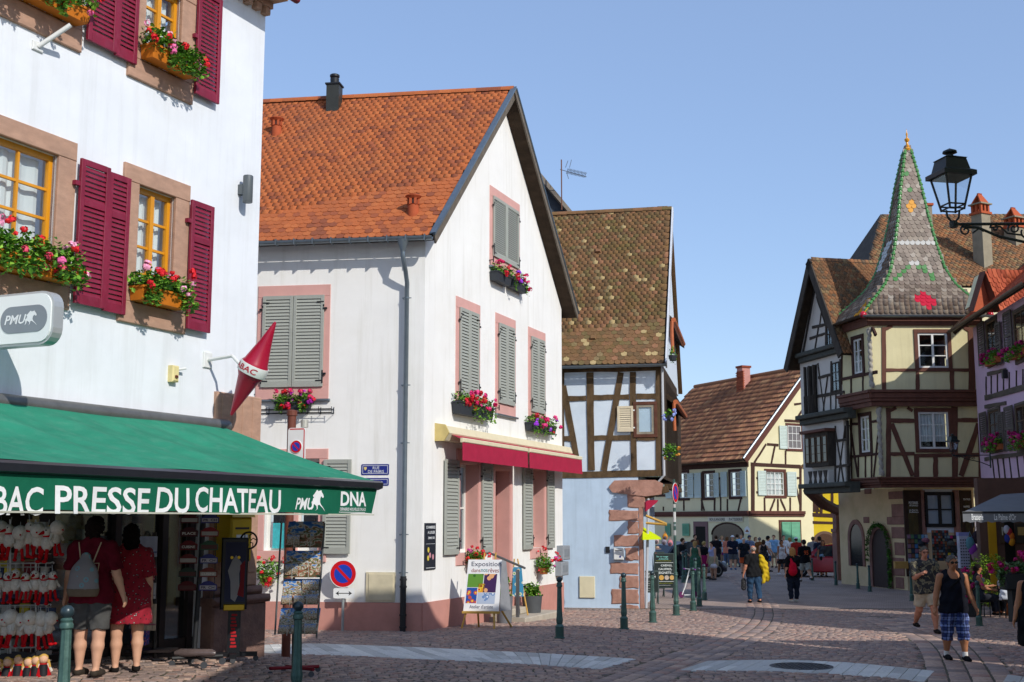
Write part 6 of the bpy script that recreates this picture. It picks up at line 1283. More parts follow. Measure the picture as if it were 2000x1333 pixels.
# ------------------------------------------------------------------ people: one continuous body surface each, clothing as children
def surface_nets(D,o,v):
 S=D<0;nx,ny,nz=D.shape
 c=np.zeros((nx-1,ny-1,nz-1),np.int8)
 for i in(0,1):
  for j in(0,1):
   for k in(0,1):c+=S[i:nx-1+i,j:ny-1+j,k:nz-1+k]
 act=np.argwhere((c>0)&(c<8))
 if len(act)==0:return None,None
 idx=-np.ones(c.shape,np.int64);idx[act[:,0],act[:,1],act[:,2]]=np.arange(len(act))
 P=np.zeros((len(act),3));W=np.zeros(len(act));cs=[(i,j,k)for i in(0,1)for j in(0,1)for k in(0,1)]
 val={q:D[act[:,0]+q[0],act[:,1]+q[1],act[:,2]+q[2]]for q in cs}
 for q in cs:
  for ax in range(3):
   if q[ax]:continue
   r=list(q);r[ax]=1;r=tuple(r);a,b=val[q],val[r];m=(a<0)!=(b<0);t=np.where(m,a/np.where(m,a-b,1),0)
   pos=np.array(q,float)[None,:]+np.eye(3)[ax][None,:]*t[:,None];P[m]+=pos[m];W[m]+=1
 V=(act+P/W[:,None])*v+o;F=[]
 for ax in range(3):
  A=[slice(None)]*3;B=[slice(None)]*3;A[ax]=slice(0,-1);B[ax]=slice(1,None)
  a,b=S[tuple(A)],S[tuple(B)];e=np.argwhere(a!=b);u,w_=[(1,2),(2,0),(0,1)][ax]
  e=e[(e[:,u]>0)&(e[:,w_]>0)&(e[:,u]<D.shape[u]-1)&(e[:,w_]<D.shape[w_]-1)]
  if len(e)==0:continue
  q=[]
  for du,dw in((1,1),(0,1),(0,0),(1,0)):
   t=e.copy();t[:,u]-=du;t[:,w_]-=dw;q.append(idx[t[:,0],t[:,1],t[:,2]])
  q=np.stack(q,1);fl_=~a[e[:,0],e[:,1],e[:,2]];q[fl_]=q[fl_][:,::-1];F.append(q)
 F=np.concatenate(F);return V,F[(F>=0).all(1)]
def sdf_obj(name,prims,vox,m,parent,M,cuts=(),k=.03,scoop=()):
 """prims: (a, b, ra, rb, sy, (cut point, cut normal) or None, k)"""
 pts=np.array([q for p in prims for q in(p[0],p[1])]);rm_=max(max(p[2],p[3])for p in prims)+.05
 o=pts.min(0)-rm_;n=np.ceil((pts.max(0)+rm_-o)/vox).astype(int)+1;D=np.full(n,.5)
 for p in prims:
  a,b,ra,rb=np.array(p[0],float),np.array(p[1],float),p[2],p[3];sy=p[4]if len(p)>4 and p[4]else 1;cut=p[5]if len(p)>5 else None;kk=p[6]if len(p)>6 else k
  r=max(ra,rb)+kk+2*vox;lo=np.minimum(a,b)-r;hi=np.maximum(a,b)+r;i0=np.clip(np.floor((lo-o)/vox).astype(int),0,n-1);i1=np.clip(np.ceil((hi-o)/vox).astype(int)+1,1,n)
  g=[o[i]+np.arange(i0[i],i1[i])*vox for i in range(3)];X=g[0][:,None,None];Y=g[1][None,:,None];Z=g[2][None,None,:]
  yc=a[1];ba=b-a;bs=np.array([ba[0],ba[1]/sy,ba[2]]);px,py,pz=X-a[0],(Y-yc)/sy,Z-a[2];L2=max(1e-9,float(bs@bs))
  t=np.clip((px*bs[0]+py*bs[1]+pz*bs[2])/L2,0,1);d=(np.sqrt((px-t*bs[0])**2+(py-t*bs[1])**2+(pz-t*bs[2])**2)-(ra+(rb-ra)*t))*(sy**.5 if sy<1 else 1)
  if cut is not None:
   c_,nn=cut;d=np.maximum(d,(X-c_[0])*nn[0]+(Y-c_[1])*nn[1]+(Z-c_[2])*nn[2])
  sl=tuple(slice(i0[i],i1[i])for i in range(3));q=D[sl];h_=np.clip(.5+.5*(q-d)/kk,0,1);D[sl]=q+(d-q)*h_-kk*h_*(1-h_)
 for c_,nn in cuts:
  X=(o[0]+np.arange(n[0])*vox)[:,None,None];Y=(o[1]+np.arange(n[1])*vox)[None,:,None];Z=(o[2]+np.arange(n[2])*vox)[None,None,:]
  D=np.maximum(D,(X-c_[0])*nn[0]+(Y-c_[1])*nn[1]+(Z-c_[2])*nn[2])
 for c_,r_ in scoop:
  X=(o[0]+np.arange(n[0])*vox)[:,None,None];Y=(o[1]+np.arange(n[1])*vox)[None,:,None];Z=(o[2]+np.arange(n[2])*vox)[None,None,:]
  D=np.maximum(D,r_-np.sqrt((X-c_[0])**2+(Y-c_[1])**2+(Z-c_[2])**2))
 V,F=surface_nets(D,o,vox)
 if V is None:return None
 me=bpy.data.meshes.new(name);me.vertices.add(len(V));me.vertices.foreach_set('co',V.reshape(-1));nf=len(F)
 me.loops.add(nf*4);me.loops.foreach_set('vertex_index',F.reshape(-1).astype(np.int32));me.polygons.add(nf);me.polygons.foreach_set('loop_start',np.arange(0,nf*4,4,dtype=np.int32));me.polygons.foreach_set('loop_total',np.full(nf,4,np.int32))
 me.materials.append(m);me.update(calc_edges=True);me.polygons.foreach_set('use_smooth',[True]*nf)
 if name in('shirt','tank_top','dress','skirt','shorts','trousers','jacket','hair','long_hair'):
  nn=np.empty(len(V)*3);me.vertices.foreach_get('normal',nn);nn=nn.reshape(-1,3);x,y,z=V[:,0],V[:,1],V[:,2]
  if 'hair' in name:dd=.006*np.sin(95*x+5*np.sin(30*z))+.005*np.random.uniform(-1,1,len(V))
  else:dd=.007*np.sin(34*z+16*x*np.sign(y)+4*np.sin(9*x+3*z))+.005*np.sin(41*x+23*z+2*np.sin(17*y))
  me.vertices.foreach_set('co',(V+nn*dd[:,None]).reshape(-1));me.update()
 return link(name,me,parent,M)
def cloth(c,kind='plain'):
 n='cloth_%s_%s'%(kind,c.strip('#'))
 if n in MATS:return MATS[n]
 m=mat(n,c,.9,.14,9,.35,25,.15)
 return m
def pattern(name,base,cols,scale,thr=.5,typ='VORONOI'):
 if name in MATS:return MATS[name]
 m=bpy.data.materials.new(name);m.use_nodes=True;N=m.node_tree.nodes;L=m.node_tree.links;b=N['Principled BSDF'];b.inputs['Roughness'].default_value=.9
 tc=N.new('ShaderNodeTexCoord')
 if typ=='CHECK':
  out=None
  for i,(sc,c_)in enumerate(((scale,cols[0]),(scale*2.3,cols[1]))):
   sep=N.new('ShaderNodeSeparateXYZ');L.new(tc.outputs['Object'],sep.inputs[0]);acc=None
   for ax in(0,2):
    mu=N.new('ShaderNodeMath');mu.operation='MULTIPLY';mu.inputs[1].default_value=sc;L.new(sep.outputs[ax],mu.inputs[0]);fr=N.new('ShaderNodeMath');fr.operation='FRACT';L.new(mu.outputs[0],fr.inputs[0]);gt=N.new('ShaderNodeMath');gt.operation='LESS_THAN';gt.inputs[1].default_value=.35;L.new(fr.outputs[0],gt.inputs[0])
    if acc is None:acc=gt
    else:
     ad=N.new('ShaderNodeMath');ad.operation='ADD';L.new(acc.outputs[0],ad.inputs[0]);L.new(gt.outputs[0],ad.inputs[1]);hf=N.new('ShaderNodeMath');hf.operation='MULTIPLY';hf.inputs[1].default_value=.5;L.new(ad.outputs[0],hf.inputs[0]);acc=hf
   x=N.new('ShaderNodeMix');x.data_type='RGBA';L.new(acc.outputs[0],x.inputs[0]);x.inputs[7].default_value=(*lin(c_),1)
   if out is None:x.inputs[6].default_value=(*lin(base),1)
   else:L.new(out,x.inputs[6])
   out=x.outputs[2]
 else:
  v=N.new('ShaderNodeTexVoronoi' if typ=='VORONOI' else 'ShaderNodeTexNoise');v.inputs['Scale'].default_value=scale;L.new(tc.outputs['Object'],v.inputs['Vector'])
  cr=N.new('ShaderNodeValToRGB');cr.color_ramp.interpolation='CONSTANT';L.new(v.outputs[0],cr.inputs[0]);e=cr.color_ramp.elements
  seq=[(0,cols[0]),(thr,base)]if typ=='VORONOI' else[(0,base),(thr,cols[0])]
  for i,(pp,cc)in enumerate(seq):e[i].position=pp;e[i].color=(*lin(cc),1)
  if len(cols)>1:el=e.new(thr*.5 if typ=='VORONOI' else thr+.08);el.color=(*lin(cols[1]),1)
  out=cr.outputs[0]
 L.new(out,b.inputs['Base Color']);MATS[name]=m;return m
SKIN={'fair':'#c99a7e','tan':'#a8714f','red':'#bb7f64'}
def person(px,py,label,h=1.72,face=0,legs=(0,0,0,0),arms=((5,8,10),(5,8,10)),fat=1.0,skin='fair',hair='#3a2a1e',hl='short',top=None,sleeve=.45,bottom=None,bl=.5,shoes='#2a2a2a',hat=None,vox=.018,dress=None,hem=.27,fem=False,Y=None,sit=None,turn=0,glasses=None,group=None,socks=None,base=None,shoe_sole=None,lean=0):
 p=base if base is not None else gp(px,py);M=TM(p.x,p.y,p.z,R(180+face));H=h;fine=vox<.0125
 sk=mat('skin_'+skin,SKIN[skin],.6,.08,12,.05,30,.35);V3=lambda x,y,z:np.array((x*H,y*H,z*H),float)
 rotx=lambda a:np.array(((1,0,0),(0,math.cos(a),-math.sin(a)),(0,math.sin(a),math.cos(a))))
 J={};hipw=.054 if not fem else .058;dn=np.array((0,0,-1.0));th,shn=.242*H,.217*H
 hip_z=0;low=0
 for s_,(sw,kb)in(('l',legs[0:2]),('r',legs[2:4])):
  hp=np.array(((hipw if s_=='r' else-hipw)*H,0,0));sp=.012*H*(1 if s_=='r' else-1)
  kn=hp+rotx(R(sw))@dn*th+np.array((sp,0,0));an=kn+rotx(R(sw-kb))@dn*shn;J['h'+s_],J['k'+s_],J['a'+s_]=hp,kn,an;low=min(low,an[2]-.0)
 zoff=.048*H-low
 if sit is not None:zoff=sit
 for k_ in list(J):J[k_]=J[k_]+np.array((0,0,zoff))
 pz=zoff;ly=math.tan(R(lean));T=lambda x,y,z:np.array((x*H,y*H+(z*H)*ly,z*H+pz))
 sw_=(.112 if not fem else .1)*(1+(fat-1)*.5);shz=.293
 for i,s_ in enumerate('lr'):
  sg=-1 if s_=='l' else 1;a_sw,ab,el=arms[i];S0=T(sg*sw_,-.005,shz)
  R1=rotx(R(a_sw));Rab=np.array(((math.cos(R(ab)*sg),0,-math.sin(R(ab)*sg)),(0,1,0),(math.sin(R(ab)*sg),0,math.cos(R(ab)*sg))))
  ua=R1@(Rab@dn);E=S0+ua*.165*H;fa=rotx(R(a_sw+el))@(Rab@dn)
  if len(arms)>2:fa=fa+np.array((-sg*arms[2],0,0));fa/=np.linalg.norm(fa)
  Wr=E+fa*.145*H;J['s'+s_],J['e'+s_],J['w'+s_],J['f'+s_]=S0,E,Wr,fa
 f_=fat;body=[]
 tor=[(T(0,0,.02),T(0,.0,.09),.085*H*f_,.08*H*f_,.72),(T(0,.0,.09),T(0,.01*f_,.17),.08*H*f_,(.078 if not fem else .07)*H*f_,.72),(T(0,.005,.17),T(0,0,.25),(.08 if not fem else .072)*H*f_,.09*H*(f_*.6+.4),.66),(T(-.045,-.005,.265),T(.045,-.005,.265),.058*H,.058*H,.75),(T(-sw_*.8,-.005,.287),T(0,-.005,.3),.034*H,.036*H,.95),(T(sw_*.8,-.005,.287),T(0,-.005,.3),.034*H,.036*H,.95),(T(-sw_*.7,-.008,.303),T(-.012,-.008,.338),.02*H,.026*H,1),(T(sw_*.7,-.008,.303),T(.012,-.008,.338),.02*H,.026*H,1)]
 if fem:tor.append((T(-.035,.04,.245),T(.035,.04,.245),.036*H,.036*H,1))
 body+=tor;neck=(T(0,-.005,.33),T(0,.008,.375),.034*H,.031*H,1,None,.02);body.append(neck)
 yaw=R(turn);cy_,sy_=math.cos(yaw),math.sin(yaw)
 def hd(x,y,z):return T(x*cy_-y*sy_,.012+x*sy_+y*cy_,.425+z)
 body+=[(hd(0,-.008,.012),hd(0,.004,.02),.047*H,.046*H,1.0,None,.02),(hd(0,.012,-.018),hd(0,.02,-.036),.036*H,.026*H,1,None,.02)]
 if fine:body+=[(hd(0,.05,.004),hd(0,.062,-.014),.006*H,.0095*H,1,None,.01),(hd(-.046,-.004,.004),hd(-.046,-.006,-.012),.009*H,.007*H,1,None,.008),(hd(.046,-.004,.004),hd(.046,-.006,-.012),.009*H,.007*H,1,None,.008),(hd(-.012,.048,-.03),hd(.012,.048,-.03),.007*H,.007*H,1,None,.008),(hd(-.022,.044,.016),hd(.022,.044,.016),.008*H,.008*H,1,None,.01)]
 else:body.append((hd(0,.05,0),hd(0,.058,-.012),.008*H,.011*H,1,None,.012))
 kf=.85+.15*f_
 for s_ in 'lr':
  body+=[(J['h'+s_],J['k'+s_],.068*H*kf,.038*H*kf,1),(J['k'+s_],J['k'+s_]+(J['a'+s_]-J['k'+s_])*.35,.037*H*kf,.038*H*kf,1),(J['k'+s_]+(J['a'+s_]-J['k'+s_])*.35,J['a'+s_],.038*H*kf,.021*H,1),(J['a'+s_]+V3(0,-.015,-.018),J['a'+s_]+V3(0,.085,-.03),.022*H,.017*H,1)]
  body+=[(J['s'+s_],J['e'+s_],.034*H*kf,.026*H*kf,1),(J['e'+s_],J['e'+s_]+(J['w'+s_]-J['e'+s_])*.3,.026*H*kf,.025*H*kf,1),(J['e'+s_]+(J['w'+s_]-J['e'+s_])*.3,J['w'+s_],.025*H*kf,.016*H,1)]
  sg=-1 if s_=='l' else 1;fd=J['f'+s_];lat=np.array((0,1.0,0));lat=lat-fd*(lat@fd)
  if np.linalg.norm(lat)<.3:lat=np.array((0,0,1.0));lat=lat-fd*(lat@fd)
  lat/=np.linalg.norm(lat);pn_=np.cross(fd,lat)*1.0;pn_=pn_ if pn_[0]*sg<0 else-pn_;Wv=J['w'+s_]
  for q in(-.011,.004,.018-.005):body.append((Wv+lat*q*H*.5,Wv+fd*.045*H+lat*q*H,.012*H,.0105*H,1,None,.008))
  if fine:
   for q,ln in((-.019,.030),(-.0065,.038),(.0065,.041),(.019,.037)):
    b0=Wv+fd*.044*H+lat*q*H;b1=b0+(fd*.9+pn_*.3)*ln*H*.5;b2=b1+(fd*.72+pn_*.7)*ln*H*.5;body+=[(b0,b1,.0056*H,.0052*H,1,None,.004),(b1,b2,.0052*H,.0044*H,1,None,.004)]
   b0=Wv+fd*.014*H+lat*.016*H;b1=b0+(fd*.6+lat*.75)*.024*H;body+=[(b0,b1,.008*H,.0068*H,1,None,.006),(b1,b1+(fd*.9+lat*.2+pn_*.3)*.022*H,.0065*H,.005*H,1,None,.005)]
  else:body.append((Wv+fd*.045*H,Wv+fd*.085*H+pn_*.015*H,.015*H,.009*H,1,None,.01))
 o=sdf_obj('person',body,vox,sk,None,M,k=.025);tag(o,label,'person',group)
 e_=.009*H if fine else .012*H;cv=vox if fine else vox
 def inf(pr,e):return[(p_[0],p_[1],p_[2]+e,p_[3]+e)+tuple(p_[4:])for p_ in pr]
 def leg_part(fr,e,loose=0):
  out=[]
  for s_ in 'lr':
   h_,k_,a_=J['h'+s_],J['k'+s_],J['a'+s_]
   if fr<=.53:en=h_+(k_-h_)*(fr/.53);out.append((h_,en,.07*H*kf+e,(.07+(.04-.07)*fr/.53)*H*kf+e+loose,1,(en,(en-h_)/np.linalg.norm(en-h_))))
   else:
    out.append((h_,k_,.07*H*kf+e,.04*H*kf+e+loose*.6,1));t_=(fr-.53)/.47;en=k_+(a_-k_)*t_;out.append((k_,en,.04*H*kf+e+loose*.6,(.036-.01*t_)*H+e+loose,1,(en,(en-k_)/np.linalg.norm(en-k_))))
  return out
 clm=lambda c_:c_ if not isinstance(c_,str)else cloth(c_)
 if top:
  pr=inf(tor,e_+.006*H)
  if not fem or not dress:pr+=[(T(0,0,-.02),T(0,0,.1),.092*H*f_+e_,.088*H*f_+e_,.8)]+[(J['h'+s_]+np.array((0,0,-.03*H)),J['h'+s_]+np.array((0,0,.05*H)),.079*H*kf+e_,.072*H*kf+e_,1)for s_ in 'lr']
  if sleeve>0:
   for s_ in 'lr':
    S0,E,Wr=J['s'+s_],J['e'+s_],J['w'+s_]
    if sleeve<=.53:en=S0+(E-S0)*sleeve/.53;pr.append((S0,en,.038*H*kf+e_,.035*H*kf+e_,1,(en,(en-S0)/np.linalg.norm(en-S0)),.02))
    else:pr+=[(S0,E,.038*H*kf+e_,.03*H*kf+e_,1,None,.02),(E,E+(Wr-E)*(sleeve-.53)/.47,.03*H+e_,.022*H+e_,1,None,.02)]
   ncut=[(T(0,.0,.35),(0,.3,1))]
  else:ncut=[(T(sw_*.86,0,.28),(1,0,.2)),(T(-sw_*.86,0,.28),(-1,0,.2))]
  zl=-.05 if not dress else .06
  sdf_obj('shirt' if sleeve>0 else 'tank_top',pr,cv,clm(top),o,M,ncut+[(T(0,0,zl),(0,0,-1))],k=.03,scoop=[(T(0,.075,.36),.085*H),(T(0,-.06,.375),.062*H),(T(0,.0,.38),.055*H)]if sleeve<=0 else[(T(0,.03,.385),.055*H)])
 if dress:
  zt=.04*H;hz=hem*H;pr=inf(tor,e_+.004*H)if not top else[]
  if not top and sleeve>0:
   for s_ in 'lr':S0,E=J['s'+s_],J['e'+s_];en=S0+(E-S0)*min(1,sleeve/.53);pr.append((S0,en,.04*H+e_,.046*H+e_,1,(en,(en-S0)/np.linalg.norm(en-S0)),.02))
  pr+=[(T(0,0,.07),np.array((0,.0,hz)),.092*H*f_+e_,.12*H*f_+e_,.8)]+[(J['h'+s_]+np.array((0,0,.04*H)),np.array((J['h'+s_][0]*1.2,0,hz)),.076*H*kf+e_,.08*H*kf+e_,1)for s_ in 'lr'];cuts=[(np.array((0,0,hz)),(0,0,-1))]
  if top:cuts.append((T(0,0,.13),(0,0,1)))
  elif sleeve<=0:cuts+=[(T(sw_*.8,0,.3),(1,0,.4)),(T(-sw_*.8,0,.3),(-1,0,.4))]
  sdf_obj('dress' if not top else 'skirt',pr,cv,clm(dress),o,M,cuts,k=.04,scoop=[]if top else[(T(0,.075,.36),.085*H),(T(0,-.05,.38),.062*H),(T(0,.0,.385),.055*H)])
 if bottom:
  pr=inf(tor[:1],e_+.003*H)+leg_part(bl,e_+.004,.012 if bl<.9 else .004)
  sdf_obj('trousers' if bl>.85 else 'shorts',pr,cv,clm(bottom),o,M,[(T(0,0,.045),(0,0,1))],k=.025)
 for s_ in 'lr':
  a_=J['a'+s_];
  if socks:sdf_obj('sock',[(a_+(J['k'+s_]-a_)*.22,a_+V3(0,0,-.01),.026*H,.026*H,1,(a_+(J['k'+s_]-a_)*.2,(J['k'+s_]-a_)/np.linalg.norm(J['k'+s_]-a_)))],max(vox*.8,.009),cloth(socks),o,M)
  if shoes:sdf_obj('shoe',[(a_+V3(0,-.018,-.022),a_+V3(0,.04,-.026),.027*H,.028*H,1),(a_+V3(0,.04,-.028),a_+V3(0,.095,-.032),.026*H,.021*H,1)],max(vox*.8,.009),cloth(shoes),o,M,[(a_+V3(0,0,-.046),(0,0,-1)),(a_+V3(0,0,-.001),(0,-.25,1))],k=.02)
 if hair:
  e2=.0055*H;pr=[(hd(0,-.012,.016),hd(0,.0,.024),.047*H+e2,.046*H+e2,1)];cut=[(hd(0,.03,.02),np.array((-sy_*.8,cy_*.8,-.62)))]
  if hl=='bald':cut=[(hd(0,.0,.02),(0,.4,1.0)),(hd(0,-.01,.0),(0,1,-.3))]
  elif hl=='short':pass
  ho=sdf_obj('hair',pr,cv,cloth(hair,'hair'),o,M,cut,k=.02)
  if hl in('long','pony','bob'):
   ln={'long':-.13,'pony':-.12,'bob':-.05}[hl];w_=.04 if hl!='pony' else .012
   pr=[(hd(-w_*.6,-.03,.01),hd(-w_*.7,-.035,ln),.03*H,.022*H,1),(hd(w_*.6,-.03,.01),hd(w_*.7,-.035,ln),.03*H,.022*H,1),(hd(0,-.038,.01),hd(0,-.045,ln-.01),.034*H,.02*H,1)]
   if hl!='pony':pr+=[(hd(-.045,.0,.0),hd(-.046,-.01,ln+.02),.014*H,.012*H,1),(hd(.045,.0,.0),hd(.046,-.01,ln+.02),.014*H,.012*H,1)]
   sdf_obj('long_hair',pr,cv,cloth(hair,'hair'),o,M,k=.02)
 if hat:
  e2=.01*H;kind,hc=hat;pr=[(hd(0,-.006,.03),hd(0,.002,.034),.047*H+e2,.046*H+e2,1)]
  sdf_obj('hat',pr,cv,cloth(hc),o,M,[(hd(0,0,.026),(0,0,-1))],k=.02)
  mb=MB();n=18;
  for k_ in range(n):
   a0,a1=2*math.pi*k_/n,2*math.pi*(k_+1)/n
   def bp(a,r):q=hd(r*math.cos(a),.0+r*math.sin(a),.03);return tuple(q)
   def br(a):return .1 if kind=='brim' else(.055+.05*max(0,math.sin(a))**1.5)
   mb.quad(bp(a0,.05),bp(a1,.05),bp(a1,br(a1)),bp(a0,br(a0)))
  mb.obj('hat_brim',cloth(hc),o,M)
 if fine:
  for sx in(-1,1):
   q=hd(sx*.02,.043,.006);MB().ball(tuple(q),.0075*H,8,6).obj('eye',mat('eye_dark','#2a211c',.3),o,M)
  q=hd(0,.051,-.0305);MB().ball(tuple(q),.011*H,10,4,1,.35,.18).obj('mouth',mat('lips','#7d4a40',.5),o,M)
  if glasses:
   mb=MB()
   for sx in(-1,1):
    q=hd(sx*.021,.056,.006)
    if glasses=='dark':mb.ball(tuple(q),.0185*H,10,6,1,.3,.72)
    else:mb.tube([tuple(hd(sx*.021+.016*math.cos(a),.055,.006+.011*math.sin(a)))for a in np.linspace(0,2*math.pi,13)],.0014*H,5)
    mb.tube([tuple(hd(sx*.037,.052,.01)),tuple(hd(sx*.047,-.004,.008))],.0018*H,5)
   mb.tube([tuple(hd(-.007,.057,.009)),tuple(hd(.007,.057,.009))],.0016*H,5);mb.obj('sunglasses' if glasses=='dark' else 'spectacles',mat('black_frame','#101012',.25,.05,3,spec=.5),o,M)
 return o,J,M,T,H
def LV(M,v):return M@Vector(tuple(v))
def blob(name,label,cat,prims,vox,m,M,k=.03,cuts=(),group=None):
 o=sdf_obj(name,prims,vox,m,None,M,cuts,k);return tag(o,label,cat,group)
M_dots=pattern('red_dotted_cloth','#8e1026',['#d8c8c4','#1d1014'],24,.27)
pA=gp(150,1350);pA=Vector((-5.0,14.9,gz(-5.0,14.9)));o,J,M,T,H=person(0,0,'person in dark red t-shirt and grey shorts seen from behind, carrying a drawstring backpack',1.86,172,(2,2,-3,2),((2,12,6),(2,14,12)),1.17,'fair','#1d1512','bob','#5c0e20',.45,'#4c4c4b',.47,'#3a332c',vox=.0085,base=pA)
[sdf_obj('strap',[(T(g_*.06,-.075,.06),T(g_*.075,-.07,.2),.006,.006,1),(T(g_*.04,-.085,.2),T(g_*.075,-.055,.33),.009,.009,1),(T(g_*.075,-.07,.2),T(g_*.04,-.085,.2),.006,.006,1)],.006,cloth('#b8a488'),o,M,k=.005)for g_ in(-1,1)]
bp_=blob('backpack','patchwork drawstring backpack on the back of the person in dark red','backpack',[(T(0,-.12,.05),T(0,-.115,.13),.105*H,.09*H,.5),(T(0,-.115,.13),T(0,-.1,.235),.09*H,.035*H,.55)],.01,pattern('patchwork','#7f7a7c',['#8d6f78','#6a8f96'],9,.3),M,cuts=[(T(0,0,.0),(0,0,-1))])
sdf_obj('base_panel',[(T(0,-.12,.05),T(0,-.12,.06),.109*H,.109*H,.5)],.012,cloth('#6a5d4e'),bp_,M,[(T(0,0,.045),(0,0,1)),(T(0,0,-.005),(0,0,-1))])
pB=Vector((-4.74,15.5,gz(-4.74,15.5)));person(0,0,'person with dark hair in a red dotted dress looking into the shop',1.8,200,(0,0,8,14),((2,10,25),(0,8,10)),1.05,'fair','#140e0c','long',None,.5,None,.5,'#1d1a18',vox=.0095,base=pB,dress=M_dots,hem=.33,fem=True)
M_plaid=pattern('blue_plaid','#24356b',['#8fa3d8','#101a3a'],9,typ='CHECK');M_camo=pattern('dark_camo','#2c2b2c',['#756d55','#4a463c'],11,.52,'NOISE')
o,J,M,T,H=person(1868,1290,'man in navy tank top, plaid knee shorts and sunglasses walking towards the camera',1.72,4,(9,4,-6,6),((3,14,16),(-4,13,14)),1.2,'tan','#605c58','short','#14161f',0,M_plaid,.68,'#15151a',vox=.0085,glasses='dark',socks='#d8d6d2')
sdf_obj('bag_strap',[(T(-.085,-.03,.335),T(-.05,.075,.28),.014,.014,1),(T(-.05,.075,.28),T(.06,.085,.2),.014,.014,1)],.008,cloth('#1b1b1d'),o,M,k=.01)
person(1812,1236,'man in patterned brown t-shirt, beige shorts and spectacles walking behind the tank top man',1.78,2,(16,8,-14,28),((4,9,18),(18,8,95),.45),1.12,'red','#5f584f','short',M_camo,.5,'#b6a890',.42,'#1c1a18',vox=.0095,glasses='wire')
o,J,M,T,H=person(1474,1178,'man in black t-shirt and jeans walking away with a yellow jacket over his shoulder',1.78,186,(8,4,-8,10),((0,12,14),(12,12,60)),1.05,'red','#9a8f86','bald','#1b1c1e',.42,'#2d4660',.97,'#1a1714',vox=.012)
j=LV(M,T(.13,-.03,.3));tag(sdf_obj('jacket',[(T(.12,-.05,.3),T(.17,-.03,.16),.045*H,.075*H,.8),(T(.17,-.03,.16),T(.24,.0,-.08),.075*H,.055*H,.7),(T(.2,-.06,.1),T(.14,-.09,-.14),.05*H,.03*H,.7)],.013,cloth('#c2a424'),None,M,k=.04),'yellow jacket hanging from the shoulder of the man in jeans','jacket')
hw_=J['wl'];blob('carrier_bag','black patterned carrier bag in the hand of the man in jeans','bag',[(hw_+np.array((0,.02,-.12)),hw_+np.array((0,.02,-.2)),.02,.06,.6),(hw_+np.array((0,.02,-.2)),hw_+np.array((0,.02,-.42)),.075,.085,.6)],.012,pattern('bag_print','#17171a',['#6f6f72'],22,.22),M)
o,J,M,T,H=person(1551,1176,'woman with long blonde hair and dark trousers walking away',1.7,190,(-4,6,6,4),((0,8,14),(30,8,70)),.92,'fair','#b08350','long','#17161a',.5,'#1d2330',.98,'#c9c4b8',vox=.012,fem=True)
bp2=blob('backpack','bright red backpack slung behind the blonde woman','backpack',[(T(-.05,-.11,.06),T(-.045,-.1,.16),.085*H,.07*H,.7),(T(-.045,-.1,.16),T(-.06,-.06,.28),.04*H,.02*H,.8)],.012,cloth('#c0122e'),M)
GP='people in front of the bakery'
